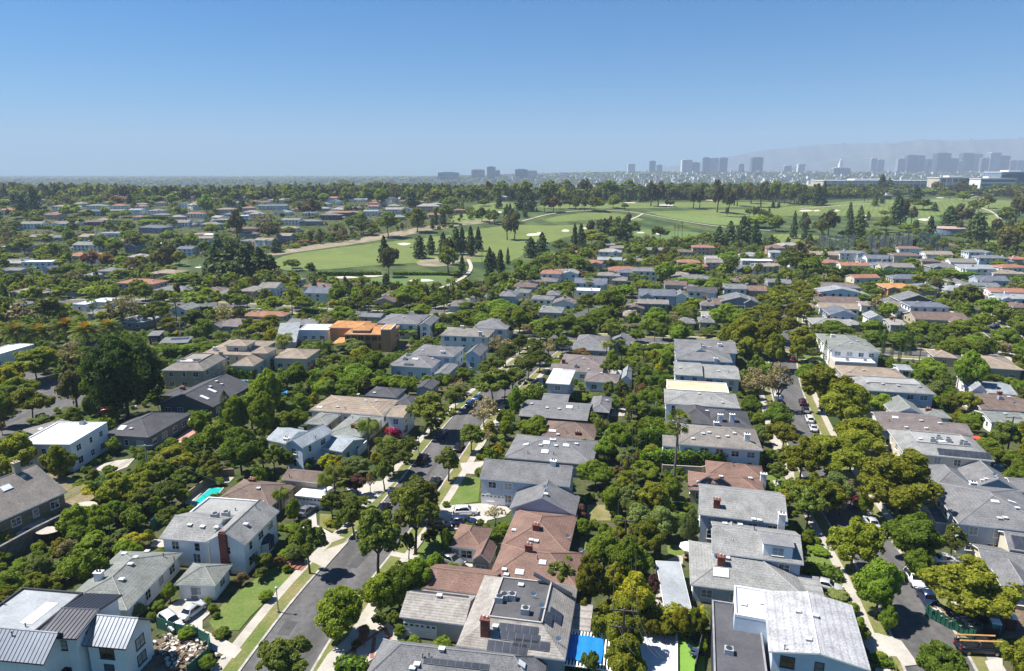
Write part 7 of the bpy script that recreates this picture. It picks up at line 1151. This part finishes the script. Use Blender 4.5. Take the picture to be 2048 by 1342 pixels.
# ---- hedges: a dense leafy body with clipped or loose outline
def hedge(t, a, b, hgt, wid, label=None, m='h', dens=None, ref=None, wild=.12):
    A, B = at(*px(t, *a)), at(*px(t, *b)); L = (B-A).length; c = (A+B)/2; ang = math.atan2(B.y-A.y, B.x-A.x); rng = np.random.default_rng(int(L*100)); far = c.y > 260
    lf = .34 if not far else .6; n = int((L*wid+2*(L+wid)*hgt)*(13 if not far else 4)); dims = np.array([L, wid, hgt]); ar = np.array([L*wid, L*hgt, L*hgt, wid*hgt, wid*hgt]); f = rng.choice(5, n, p=ar/ar.sum()); u = rng.random((n, 2)); P = np.zeros((n, 3)); Nn = np.zeros((n, 3))
    for k, (ax, s) in enumerate(((2, 1), (1, -1), (1, 1), (0, -1), (0, 1))):
        i = f == k; o = [q for q in (0, 1, 2) if q != ax]; P[i, o[0]] = u[i, 0]; P[i, o[1]] = u[i, 1]; P[i, ax] = (s+1)/2; Nn[i, ax] = s
    P[:, :2] -= .5; P *= dims; bulge = wild*(np.sin(P[:, 0]*1.9)+np.sin(P[:, 0]*.83+2))[:, None]*hgt*.5*np.array([0, 0, 1]); P += bulge*(P[:, 2:3] > hgt*.5)+rng.normal(size=P.shape)*wild*.8
    Q = leafquads(P, unit(Nn+rng.normal(size=P.shape)*.5), lf, rng)
    e = empty('hedge', (c.x, c.y, float(ter(c.x, c.y))), ang, label, 'hedge', 'hedges between the gardens')
    o = link(bpy.data.objects.new('foliage', quads_mesh('foliage', Q, LM[m])), e)
    MB().box(-L/2+.15, L/2-.15, -wid/2+.15, wid/2-.15, 0, hgt*(.93-wild*.5)).build('shade_core', mat('hedge_core', (.02,.035,.01), var=.3), e)  # dark box inside the leaves; its colour stands for the hedge's inner shade
    if not label: AUTO.append((e, 'hedge', m, hgt, L))
    if ref: REFS.append((*proj(c), ref))
    n2 = max(1, int(L/3))
    for k in range(n2): q = A+(B-A)*(k+.5)/n2; TREES.append((q.x, q.y, 1.2, hgt))
hedge('T3', (1010,1020), (1935,1010), 4.2, 2.2, 'long tall clipped hedge between the taupe-roofed and the tan-shingled houses', ref='the long tall hedge')
hedge('S3', (990,1010), (1500,1060), 3.6, 2.2, None, 'y'); hedge('T3', (990,850), (1260,850), 4.5, 2.4); hedge('T3', (990,620), (1240,620), 3.2, 2.2); hedge('T3', (1040,480), (1210,480), 2.6, 2); hedge('T3', (1080,345), (1325,345), 2.6, 2)
hedge('T3', (0,990), (260,1000), 1.8, 1.5); hedge('T3', (300,990), (510,1000), 2.2, 1.6, None, 'x'); hedge('T2', (1100,270), (1290,290), 2.2, 1.6); hedge('T2', (1840,965), (2010,965), 1.2, 1.0); hedge('T2', (0,240), (190,220), 3.2, 2.4)
hedge('T1', (1800,290), (2000,300), 2.8, 2.4); hedge('T1', (1480,650), (1650,660), 3, 2); hedge('T1', (1290,140), (1760,110), 3.6, 3); hedge('S2', (640,1330), (855,1340), 1.4, 2.0, 'low bright clipped hedge at the bottom edge beside the brick-lined driveway'); hedge('S1', (370,640), (680,440), 1.6, 1.6)
hedge('S4', (300,590), (590,640), 1.1, 1.6, 'curved clipped hedge nearer the camera between two front lawns'); hedge('S4', (310,555), (560,590), 1.1, 1.6, 'clipped hedge behind another across the lawn of the dormer house'); hedge('S4', (830,1300), (980,1320), .8, 1); hedge('T2', (1730,930), (1900,935), .9, 1.2, None, 'o'); hedge('T2', (450,330), (830,420), 4, 3); hedge('T2', (880,360), (1240,400), 3.4, 2.5)
hedge('U4', (400,190), (690,190), 5.5, 4, None); hedge('U4', (690,170), (1130,200), 5.5, 4, 'dark clipped hedge wall below the orange-tiled and blue-roofed houses', ref='the dark hedge wall'); hedge('U4', (1130,190), (1690,200), 4.0, 4); hedge('U3', (1300,140), (1540,150), 4, 3); hedge('U3', (1400,330), (1500,320), 3, 2.4); hedge('U3', (1470,250), (1760,250), 4, 3); hedge('U3', (1450,575), (1640,585), 2, 2)
hedge('U2', (500,165), (1000,165), 2.6, 3, 'long low dark hedge along the near edge of the fairway'); hedge('U2', (1100,160), (1650,165), 2, 3); hedge('U1', (460,210), (790,220), 4, 3); hedge('U2', (1160,640), (1420,640), 3, 3); hedge('U2', (1380,530), (1560,540), 2.5, 2); hedge('U2', (380,465), (560,475), 2.5, 2.5); hedge('T4', (640,290), (1150,300), 2, 1.5); hedge('T4', (1700,290), (1950,320), 3, 2.5); hedge('T4', (1360,560), (1440,470), 3.5, 2.5); hedge('T4', (1300,1190), (1560,1200), 1.6, 1.6); hedge('T4', (1640,1200), (2000,1215), 1.6, 1.6)
hedge('S1', (780,20), (900,-60), 4, 3); hedge('T1', (1260,1290), (920,1340), 3, 3); hedge('V1', (410,520), (620,520), 3, 3); hedge('V1', (120,505), (400,515), 3, 3); hedge('V1', (1140,440), (1370,440), 4, 3)
# ---- unplanned planting: yards are filled where nothing else stands, never hiding a roof
def inpoly(x, y, P):
    c = False; n = len(P); j = n-1
    for i in range(n):
        if (P[i][1] > y) != (P[j][1] > y) and x < (P[j][0]-P[i][0])*(y-P[i][1])/(P[j][1]-P[i][1])+P[i][0]: c = not c
        j = i
    return c
CELL = 10.0; GRID = {}
def gset(poly, tag_, grow=0):
    xs = [p[0] for p in poly]; ys = [p[1] for p in poly]
    for i in range(int((min(xs)-grow)//CELL), int((max(xs)+grow)//CELL)+1):
        for j in range(int((min(ys)-grow)//CELL), int((max(ys)+grow)//CELL)+1): GRID.setdefault((i, j), []).append((poly, tag_))
def grown(q, g):
    cx = sum(p[0] for p in q)/len(q); cy = sum(p[1] for p in q)/len(q)
    return [(cx+(p[0]-cx)*(1+g/max(2, abs(p[0]-cx)+1)), cy+(p[1]-cy)*(1+g/max(2, abs(p[1]-cy)+1))) for p in q]
for hn, h in enumerate(HOUSES):
    for q in h[1]: gset(grown(q, 1.2), ('house', hn))
for p, n in OCC: gset(p, ('flat', n))
for p in GOLF: gset(p, ('flat', 'golf'))
BK = {}
for tq in TREES: BK.setdefault((int(tq[0]//12), int(tq[1]//12)), []).append(tq)
def blocked(x, y): return next((tg for p, tg in GRID.get((int(x//CELL), int(y//CELL)), ()) if inpoly(x, y, p)), None)
def crowded(x, y, r, k=.75):
    i, j = int(x//12), int(y//12)
    return any(math.hypot(x-t[0], y-t[1]) < (r+t[2])*k for a in (-1, 0, 1) for b in (-1, 0, 1) for t in BK.get((i+a, j+b), ()))
def hides(x, y, h):
    d = math.hypot(x, y); n = 0
    for k in range(1, 8):
        hh = h*(1-k/8.0); s = 1/(1-hh/CH) if CH > hh else 1; f = (CH-0.0)/(CH-h) ; e = 1+(f-1)*k/7.0
        wq = h*.45*(1-k/9.0); tgs = [blocked(x*e+o, y*e) for o in (-wq, 0, wq)]; tg = next((q for q in tgs if q and q[0] == 'house'), tgs[1])
        if tg and tg[0] == 'house':
            # is the roof of that house at this sight line?
            z = CH-(CH-h)*e
            if z < HOUSES[tg[1]][3]+2: return True
        if tg and tg[0] == 'flat' and (tg[1] in ('pool', 'road') and k < 7 or y < 150 and k < 7 and tg[1] in ('sports_court', 'lawn', 'driveway', 'patio')): n += 1
    return n > 0
# more houses of the same streets, wherever a plot is still free
hr = random.Random(77)
def free_house(x, y, rot):
    a = R(rot); wd, dp = hr.uniform(13, 21), hr.uniform(9, 13)
    for u in (-.6, 0, .6):
        for v in (-.65, 0, .65):
            X, Y = x+u*wd*math.cos(a)-v*dp*math.sin(a), y+u*wd*math.sin(a)+v*dp*math.cos(a)
            if blocked(X, Y): return
    if crowded(x, y, 5.5, .7): return
    st = hr.random() < .5; W = [(-wd/2, wd/2, -dp/2, dp/2, 5.5 if st else 3.3, hr.uniform(1.3, 2.2), hr.choice(['h', 'h', 'gx']))]; g_ = float(ter(x, y)); rf = hr.choice('grey dark light tan tan brown terra terra taupe pale blue white slate slate tan rust'.split()); wl_ = hr.choice('white white white cream grey pink paleblue tan'.split())
    if rf == 'white': W[0] = W[0][:5]+(.2, 'f')
    elif hr.random() < .5: q = hr.choice([-1, 1]); W.append((q*wd*.28-wd*.17, q*wd*.28+wd*.17, -dp/2-2, 0, W[0][4]-.2, W[0][5]*.7, hr.choice(['gy', 'h'])))
    org = Vector((x, y, g_)); e, _ = house_local(W, org, a, rf, wl_, None, 'house', hr, True, None, .85, None, None, None, None, 0)
    c_, s_ = math.cos(a), math.sin(a); fp = [[(x+p*c_-q*s_, y+p*s_+q*c_) for p, q in ((w[0], w[2]), (w[1], w[2]), (w[1], w[3]), (w[0], w[3]))] for w in W]
    HOUSES.append((e, fp, W, W[0][4])); gset(grown(fp[0], 1.2), ('house', len(HOUSES)-1)); AUTO.append((e, 'house', rf, wl_, W[0][4]))
for _ in range(1500):
    if len(HOUSES) > 385: break
    y = hr.uniform(330, 1180); hw = y*.74; x = hr.uniform(-hw, hw)
    if x > 120 and y > 560: continue
    free_house(x, y, hr.uniform(-32, 24) if x < 0 and y > 600 else hr.choice([-10, -8, 6, -14]))
st_ = random.Random(12)
for rk, off_, step_, kk in (('a', 6.3, 3, 'bbb'), ('b', 6.2, 3, 'oog'), ('c', 6.5, 3, 'ggb'), ('e', 6.4, 4, 'bg'), ('g', 6.2, 4, 'gb'), ('d', 5.8, 2, 'oo')):
    c = ROADS[rk]
    for sd in (-1, 1):
        e_ = offs(c, sd*off_)
        for i in range(8, len(e_)-1, step_):
            x, y = e_[i]; x += st_.uniform(-.6, .6); y += st_.uniform(-2, 2)
            if y < 105 or crowded(x, y, 3.6, .85): continue
            h_ = st_.uniform(6.5, 9.5); w2 = h_*st_.uniform(.85, 1.15); tree(st_.choice(kk), (x, y), h_, w2); BK.setdefault((int(x//12), int(y//12)), []).append((x, y, w2/2, h_))
def onfair(x, y, m=0): return any(inpoly(x, y, p) for p in FAIRS)
gr_ = random.Random(5); ng = 0
while ng < 110:
    y = gr_.uniform(640, 1180); x = gr_.uniform(-80, 900)
    if x > y*.76 or not any(inpoly(x, y, p) for p in GOLF) or onfair(x, y): continue
    k = gr_.choice('eeeppbb'); cx_, cy_ = x, y
    for _ in range(gr_.choice([1, 2, 4, 6])):
        x, y = cx_+gr_.gauss(0, 16), cy_+gr_.gauss(0, 10)
        if onfair(x, y) or crowded(x, y, 3, .6): continue
        h_ = gr_.uniform(9, 19); tree(k, (x, y), h_, h_*(.6 if k == 'e' else .42 if k == 'p' else .8)*gr_.uniform(.8, 1.2)); ng += 1
        BK.setdefault((int(x//12), int(y//12)), []).append((x, y, 3, h_))
# each plot gets a pale patio or drive and a scrap of lawn beside the house
yr = random.Random(31)
for hn, h in enumerate(list(HOUSES)):
    q = h[1][0]; y_ = q[0][1]
    if y_ < 60: continue
    ax = Vector(q[1])-Vector(q[0]); ay = Vector(q[3])-Vector(q[0]); L, D = ax.length, ay.length; ax /= L; ay /= D; o = Vector(q[0]); g_ = h[0].location.z
    for nm_, mt_ in (('driveway', PAVE), ('lawn', yr.choice([LAWN, LAWN, DRY])), ('patio', yr.choice([PAVE, DRIVE, SOIL]))):
        if yr.random() < .25: continue
        w_, d_ = (yr.uniform(3, 5), yr.uniform(6, 10)) if nm_ == 'driveway' else (yr.uniform(5, 11), yr.uniform(4, 8)); sd = yr.choice('frb')
        u, v = {'f': (yr.uniform(0, max(.1, L-w_)), -d_-.8), 'r': (L+.8, yr.uniform(-2, D-d_)), 'b': (yr.uniform(0, max(.1, L-w_)), D+.8)}[sd]
        P_ = [o+ax*(u+a)+ay*(v+b) for a, b in ((0, 0), (w_, 0), (w_, d_), (0, d_))]; c_ = (P_[0]+P_[2])/2
        if any(blocked(*p) for p in P_) or blocked(*c_): continue
        z_ = max(float(ter(*p)) for p in P_); lift = .10+.02*'dlp'.index(nm_[0]); pp = [tuple(p) for p in P_]
        tag(MB().prism(pp, z_-1.0, z_+lift).build(nm_, mt_), kind='structure'); gset(pp, ('flat', nm_))
sr = random.Random(21); CNT = {}; STUFFT = []
def scatter(y0, y1, tries, hr, kinds, spacing=.8, cap=300, xlim=None):
    for _ in range(tries):
        y = sr.uniform(y0, y1) ; hw = (y*math.cos(PT)+CH*math.sin(PT))*.75*1.05+6; x = sr.uniform(-hw, hw)
        if xlim and not xlim(x, y): continue
        if blocked(x, y): continue
        k = sr.choice(kinds); h = sr.uniform(*hr); wd = h*dict(e=.6, p=.45, c=.2, m=1.1, g=.95, b=.9, o=1.0).get(k, .8)*sr.uniform(.85, 1.2)
        if crowded(x, y, wd/2, spacing): continue
        g_ = float(ter(x, y))
        if y < 1010 and hides(x, y, h):
            h = sr.uniform(1.2, 2.2); wd = h*1.3; k = 'm'
            if hides(x, y, h) and sr.random() < .6 or crowded(x, y, wd/2, .8): continue
        BK.setdefault((int(x//12), int(y//12)), []).append((x, y, wd/2, h))
        CNT[k] = CNT.get(k, 0)+1
        STUFFT.append((x, y, g_, h, wd, k))
scatter(80, 260, 5200, (3.5, 7), 'ggbbogggommsy')
scatter(76, 260, 9000, (1.0, 2.2), 'mmmgm', .7)
scatter(260, 620, 15000, (4, 8.5), 'gggbbbogppesw')
scatter(260, 560, 9000, (1.5, 3), 'mmg', .7)
scatter(600, 1000, 9000, (3.5, 9), 'gggbbbbbopegw', .8)
scatter(1000, 1250, 9000, (10, 22), 'bbbbeeppg', .5)
STUFFT.sort(key=lambda t: -(t[3]*t[4])/(t[1]**2+1))
HAND = {}
for q in AUTO:
    if q[1] == 'tree': HAND[q[2]] = HAND.get(q[2], 0)+1
rest = []
for t in STUFFT:
    k = t[5]
    if HAND.get(k, 0) < 295: HAND[k] = HAND.get(k, 0)+1; tree(k, t[:3], t[3], t[4])
    else: rest.append(t)
def merged(name, items, label, cat, nl=70, leaf=.24, seed=1):
    rng = np.random.default_rng(seed); by = {}
    for x, y, z, h, wd, k in items: by.setdefault(k, []).append((x, y, z, h, wd))
    e = empty(name, (0, 0, 0), 0, label, cat); e['kind'] = 'stuff'; out = []
    for k, L in by.items():
        protoQ = [lobes_crown(nl, leaf, 9, np.random.default_rng(s), lr=(.18, .27), spread=.85, inner=.4) for s in range(4)]; Q = []
        for (x, y, z, h, wd) in L:
            q = protoQ[rng.integers(4)].copy(); a = rng.random()*6.28; c, s = math.cos(a), math.sin(a); X = q[..., 0]*c-q[..., 1]*s; Y = q[..., 0]*s+q[..., 1]*c
            Q.append(np.stack([X*wd+x, Y*wd+y, q[..., 2]*h*.9+z+h*.08], -1))
        link(bpy.data.objects.new('crowns', quads_mesh('crowns', np.concatenate(Q), LM['g' if k == 'm' else k])), e)
    return e
print('hand+auto trees', HAND, 'rest', len(rest), 'houses', len(HOUSES))
merged('tree_cover', [t for t in rest if t[1] > 300], 'mass of smaller garden trees and shrubs filling the far yards', 'tree cover')
merged('shrub_cover', [t for t in rest if t[1] <= 300], 'low shrubs and ground planting filling the nearer yards', 'shrubs', 1300, .065, 3)
# the hazy plain beyond the golf course: woods and low town, too many to count
rng = np.random.default_rng(4); far = []
for _ in range(9000):
    y = 1250+5200*rng.random()**1.5; x = (rng.random()*2-1)*y*.82; h = rng.uniform(8, 17); far.append((x, y, float(ter(x, y)), h, h*rng.uniform(.9, 1.6), 'bbepg'[rng.integers(5)]))
merged('distant_woods', far, 'hazy belt of distant tree tops beyond the golf course', 'woods', 26, .42, 2)
# ------------------------------------------------------------------ distant town, towers, hills, haze
cm = [mat('town_pale', (.80,.79,.76), var=.1), mat('town_tan', (.50,.42,.33), var=.1), mat('town_grey', (.35,.35,.36), var=.1), mat('town_roof', (.33,.18,.13), var=.1)]
b = MB(); rng = np.random.default_rng(8)
for _ in range(11000):
    y = 1900+10500*rng.random()**1.15; x = (rng.random()*2-1)*y*.82; 
    if x < 0 and rng.random() < .5: continue
    z = float(ter(x, y)); s = rng.uniform(8, 28); h = rng.choice([5, 7, 9, 14, 20], p=[.35, .3, .2, .1, .05])*(1.0 if x < 0 else 1.25); b.obox((x, y, z+h/2), s, s*rng.uniform(.4, 1), h, 0.1, int(rng.choice(4, p=[.66, .14, .12, .08])))
o = b.build('distant_town', cm); tag(o, 'hazy low town of pale roofs spreading to the horizon', 'town', kind='stuff')
far = []
for _ in range(9000):
    y = 5000+8500*rng.random(); x = (rng.random()*2-1)*y*.82; h = rng.uniform(9, 20); far.append((x, y, float(ter(x, y)), h, h*rng.uniform(1.4, 3), 'bbpe'[rng.integers(4)]))
merged('distant_trees', far, 'faint blue tree cover among the far town blocks', 'woods', 10, .6, 3)
TWC = dict(w=(.66,.66,.64), g=(.30,.32,.35), d=(.10,.13,.17), m=(.20,.10,.10), t=(.48,.43,.36), b=(.16,.24,.32))
def tower(x0, x1, yt, yb, c, D, label, top=None, name='office_tower', cat='tower', group='hazy towers on the skyline', stripes='v', dep=None):
    a = ray(x0, yb); s = D/a[1]; xa = a[0]*s; xb = ray(x1, yb)[0]*D/ray(x1, yb)[1]; zt = CH+ray(x0, yt)[2]*D/ray(x0, yt)[1]; z0 = float(ter((xa+xb)/2, D)); w_ = xb-xa; H = zt-z0; dp = dep or max(15, w_*.6)
    e = empty(name, ((xa+xb)/2, D+dp/2, z0), 0, label, cat, group); b = MB().box(-w_/2, w_/2, -dp/2, dp/2, -3, H)
    b.box(-w_*.3, w_*.3, -dp*.3, dp*.3, H, H+4); b.build('facade', mat('tower_'+c, TWC[c], rough=.6, var=.12, scale=.02, fvar=0), e)
    g_ = MB(); k = max(3, int(w_/9)); nz = max(2, int(H/8))
    if stripes == 'v':
        for i in range(k): xx = -w_/2+w_*(i+.5)/k; g_.box(xx-w_/k*.28, xx+w_/k*.28, -dp/2-.4, -dp/2-.05, 2, H-4)
        for i in range(3): yy = -dp/2+dp*(i+.5)/3; g_.box(-w_/2-.4, -w_/2-.05, yy-dp*.1, yy+dp*.1, 2, H-4)
    else:
        for i in range(nz): g_.box(-w_/2+1, w_/2-1, -dp/2-.4, -dp/2-.05, H*(i+.3)/nz, H*(i+.75)/nz)
    g_.build('window_band', glass('tower_glass', (.05,.07,.09), .2), e); return e, w_, H, dp
TW = [(1363.5,1384,320,345,'w','pale striped tower with a dark right face, leftmost tall block right of centre'),(1384,1399,325,344,'g','grey block tucked behind the right side of the pale striped tower'),(1405,1417,315,346,'g','slim hazy tower left of the white and grey pair'),(1408,1416,327,345,'d','short dark glass block at the foot of the slim hazy tower'),(1417,1438,315.5,345,'w','broad white striped tower joined to a darker grey one'),(1438,1454,315.5,344,'g','grey tower joined to the right of the broad white striped one'),(1503,1525,315,341,'d','single dark slab standing alone between two tower groups'),
 (1299,1311,322,341,'g','narrow grey tower far left of the striped pair'),(1313,1324,329,343,'w','short pale tower right of the narrow grey one'),(1256,1270,328,341,'w','pale low block, farthest left of the right-hand skyline'),(1478,1488,328,339,'t','small tan block left of the lone dark slab'),(1568,1583,331,341,'w','white low block near the hills, left of two'),(1596,1610,328,340,'w','white low block near the hills, right of two'),
 (1741,1753,316.5,341,'w','left of twin white apartment towers'),(1753.5,1767,319,341,'w','right of twin white apartment towers'),(1795,1810,318,335,'g','low grey tower opening the right skyline cluster'),(1813,1833,310.5,338,'d','broad dark tower at the left of the right cluster'),(1831,1847,311,341,'g','grey tower partly behind the broad dark tower'),(1840,1853,318,342,'w','bright white slim tower in the right cluster'),(1851,1871,319,340,'m','maroon stepped tower beside the bright white slim one'),(1872,1899,306.5,338,'d','tallest dark green-black tower in the right cluster'),
 (1895,1914,317,338,'m','low maroon tower right of the tallest dark tower'),(1906,1927,321,341,'w','pale low tower in front of the maroon ones'),(1923,1945,306.5,336,'m','tall maroon tower in the right cluster'),(1943,1962,308,338,'t','tan ribbed tower right of the tall maroon one'),(1961,1976,316,341,'g','grey mid-height tower before the tall pale ones'),(1977,1998,305,341,'w','tallest pale ribbed tower in the right cluster'),(1992,2017,312,341,'m','brownish broad tower right of the tallest pale one'),(2019,2032,320.5,341,'t','tan tower next to last on the right edge'),(2033,2048,321,342,'g','grey tower cut by the right edge of the photo')]
for i, q in enumerate(TW): tower(*q[:5], 6000+(i % 5)*110, q[5], stripes='v' if i % 3 else 'h')
LW = [(876,917,345,361,'b','hazy blue office block left of the slanted one'),(943,969,339.5,354,'t','brownish broad office block beside the slanted blue tower'),(974,991,334,352,'b','blue tower with a slanted top left of centre'),(991,1000,341,352,'b','lower block joined to the slanted blue tower'),(1030,1055,339,350,'d','dark long block right of the slanted blue tower'),(1055,1074,341,350,'w','pale block right of the dark long block')]
for i, q in enumerate(LW): tower(*q[:5], 4800+(i % 4)*110, q[5], stripes='h')
e, w_, H, dp = tower(1667, 1700, 336, 348, 't', 5200, 'pale sandstone temple with one tall central spire', name='temple', cat='temple', group=None, stripes='v')
MB().box(-w_*.10, w_*.10, -dp*.2, dp*.2, H-2, H+34).box(-w_*.06, w_*.06, -dp*.12, dp*.12, H+34, H+56).tube([(0, 0, H+56), (0, 0, H+72)], [w_*.05, .5], 8).build('spire', mat('tower_w', TWC['w']), e)
def office(name, x0, x1, yt, yb, D, dep, label, bands, c, roof='w', ribs=0):
    xa = ray(x0, yb)[0]*D/ray(x0, yb)[1]; xb = ray(x1, yb)[0]*D/ray(x1, yb)[1]; zt = CH+ray(x0, yt)[2]*D/ray(x0, yt)[1]; z0 = float(ter((xa+xb)/2, D))-2; w_ = xb-xa; H = zt-z0
    e = empty(name, ((xa+xb)/2, D+dep/2, z0), R(-4), label, 'building', None); MB().box(-w_/2, w_/2, -dep/2, dep/2, -2, H).build('wall', mat('tower_'+c, TWC[c]), e)
    MB().box(-w_/2-1, w_/2+1, -dep/2-1, dep/2+1, H, H+1.5).box(-w_*.2, w_*.1, -dep*.2, dep*.3, H+1.5, H+5).build('roof', mat('white_roof', (.74,.74,.72)), e)
    for i in range(bands): MB().box(-w_/2+2, w_/2-2, -dep/2-.4, -dep/2-.02, H*(i+.35)/bands, H*(i+.8)/bands).build('window_band', glass('tower_glass', (.05,.07,.09), .2), e)
    if ribs:
        r_ = MB()
        for i in range(ribs): xx = -w_/2+2+(w_-4)*i/(ribs-1); r_.box(xx-1.2, xx+1.2, -dep/2-.9, -dep/2-.42, 0, H)
        r_.build('pier', mat('tower_w', TWC['w']), e)
office('warehouse', 1651, 1880, 362, 380, 1750, 90, 'long low cream studio hall with white roof behind the golf trees', 1, 't', ribs=18)
office('office_building', 1880, 1964, 356, 376, 1500, 50, 'pale office block with dark window bays at the right behind the trees', 3, 't', ribs=8)
office('office_building', 1962, 2030, 358, 378, 1430, 40, 'office wing with continuous ribbon windows next to the right edge', 4, 'w')
office('office_building', 2003, 2080, 345, 372, 1470, 60, 'tallest office hall with white roof slab and green glass at the right edge', 2, 'b')
office('office_building', 1700, 1775, 363, 372, 1900, 40, 'pale studio block with a rooftop shed left of the office blocks', 1, 'w')
office('clubhouse', 1995, 2048, 390, 398, 1250, 30, 'low dark roofed clubhouse at the right edge of the golf course', 1, 'g')
office('clubhouse', 1200, 1245, 416.5, 422, 905, 8, 'low dark halfway house with flat roof on the golf course ridge', 1, 'm')
office('golf_shelter', 1768, 1783, 392, 396, 1150, 6, 'tiny red-roofed shelter on the far fairway', 1, 'm')
e = empty('water_tank', at(1893, 468), 0, 'round blue-grey water tank with pinkish roof at the right of the course', 'tank')
MB().tube([(0, 0, 0), (0, 0, 6)], 15, 32).build('tank_wall', mat('tank_blue', (.20,.28,.36)), e); MB().tube([(0, 0, 6), (0, 0, 6.6)], [15.5, 14], 32).build('roof', mat('tank_roof', (.45,.32,.28)), e)
# the hills behind the towers
def hills(prof, D, dep, m):
    b = MB(); n = len(prof)
    xs = np.linspace(prof[0][0], prof[-1][0], 90); r_ = np.random.default_rng(int(D)); rough = np.convolve(np.cumsum(r_.normal(size=96))*.5, np.ones(7)/7, 'valid')[:90]; rough -= np.linspace(rough[0], rough[-1], 90)
    for i, x in enumerate(xs):
        y = np.interp(x, [p[0] for p in prof], [p[1] for p in prof])+rough[i]*.8; d = ray(x, y); X = d[0]*D/d[1]; Z = CH+d[2]*D/d[1]
        for k, f in enumerate((0, .35, .7, .93, 1, .5)): b.v.append((X*(1-(1-f)*dep/D) if k < 5 else X, D-dep*(1-f) if k < 5 else D+dep*.6, (Z+40)*(f**1.3)*(1+(.1*math.sin(i*1.7+k*2)+.06*math.sin(i*.6+k))*(k in (1, 2, 3)))-40 if k < 5 else -60))
    for i in range(89):
        for k in range(5): b.f.append((i*6+k, (i+1)*6+k, (i+1)*6+k+1, i*6+k+1)); b.m.append(0)
    tag(b.build('hills', m, smooth=True), kind='structure')
HM = mat('hill_scrub', (.10,.11,.055), var=.4, scale=.002, fine=.01)
hills([(1600,330),(1700,310),(1760,298),(1800,285),(1850,281),(1900,282),(1950,280),(2000,279),(2060,277),(2200,275),(2400,300)], 11600, 2400, HM)
hills([(1300,338),(1420,322),(1500,303),(1560,297),(1620,290),(1680,287),(1760,286),(1900,292),(2000,300)], 13600, 1500, HM)
hm = bpy.data.materials.new('haze'); hm.use_nodes = True; hm.cycles.volume_sampling = 'DISTANCE'; nt = hm.node_tree; nt.nodes.clear(); vo = N(nt, 'ShaderNodeVolumePrincipled'); oo = N(nt, 'ShaderNodeOutputMaterial')
vo.inputs['Color'].default_value = (.58,.72,.92,1); vo.inputs['Density'].default_value = 1.15e-4; vo.inputs['Anisotropy'].default_value = 0.0; nt.links.new(vo.outputs[0], oo.inputs['Volume'])
tag(MB().box(-12500, 12500, -400, 14400, -70, 800).build('haze', hm), kind='stuff')
# ------------------------------------------------------------------ labels that single each thing out
ORD = 'first second third fourth fifth sixth seventh eighth ninth tenth eleventh twelfth thirteenth fourteenth fifteenth sixteenth seventeenth eighteenth nineteenth twentieth'.split()
def base_label(q):
    e, kind = q[0], q[1]
    if kind == 'house':
        return '%s-roofed %s house with %s walls' % (RN[q[2]], 'two-storey' if q[4] > 4.5 else 'low', {'bluegrey': 'blue-grey', 'paleblue': 'pale blue', 'darkblue': 'dark blue'}.get(q[3], q[3]))
    if kind == 'tree': return ('small ' if q[3] < 4 and q[2] != 'm' else 'tall ' if q[3] > 13 else '')+KN[q[2]][2]
    if kind == 'hedge': return ('long ' if q[4] > 18 else 'short ' if q[4] < 8 else '')+{'h': 'green', 'x': 'rusty', 'y': 'yellow-green', 'o': 'golden'}[q[2]]+' hedge'
    return q[2]
def finish_labels():
    RP = sorted(REFS); buckets = {}
    for q in AUTO:
        p = q[0].location; X, Y = proj(p); 
        r = min(RP, key=lambda r: (r[0]-X)**2+((r[1]-Y)*(2.2 if Y > 600 else 4))**2); dx, dy = X-r[0], (Y-r[1])*(2.0 if Y > 600 else 4)
        rel = ('behind' if dy < 0 else 'in front of') if abs(dy) > abs(dx) else ('left of' if dx < 0 else 'right of')
        buckets.setdefault('%s %s %s' % (base_label(q), rel, r[2]), []).append((X, Y, q[0]))
    for lb in list(buckets):
        L = buckets[lb]
        if len(L) > 30:
            L.sort(key=lambda t: t[1]); n = (len(L)+29)//30; del buckets[lb]
            for i in range(n): buckets[{1: ['nearer '], 2: ['farther ', 'nearer '], 3: ['farthest-row ', 'middle-row ', 'nearest-row ']}.get(n, ['row %s ' % ORD[j] for j in range(n)])[i]+lb] = L[i*len(L)//n:(i+1)*len(L)//n]
    for lb, L in buckets.items():
        L.sort(key=lambda t: t[0])
        for i, (X, Y, e) in enumerate(L):
            if len(L) == 1: s = lb
            elif i == 0: s = lb+', leftmost'
            elif i == len(L)-1: s = lb+', rightmost'
            elif i < 20: s = lb+', %s from left' % ORD[i]
            elif len(L)-1-i < 20: s = lb+', %s from right' % ORD[len(L)-1-i]
            else: s = lb+', in the crowded middle'
            a_, c_, d_ = s.partition(','); k_ = 16-len(d_.split()); e['label'] = ' '.join(a_.split()[:k_])+(','+d_ if d_ else '')
            if e.get('category') == 'house': e['group'] = 'houses across the neighbourhood'
finish_labels()
for o in S.objects:
    if o.parent is None and o.get('category') == 'house' and not o.get('group'): o['group'] = 'houses across the neighbourhood'
    if '_W' in o: del o['_W']
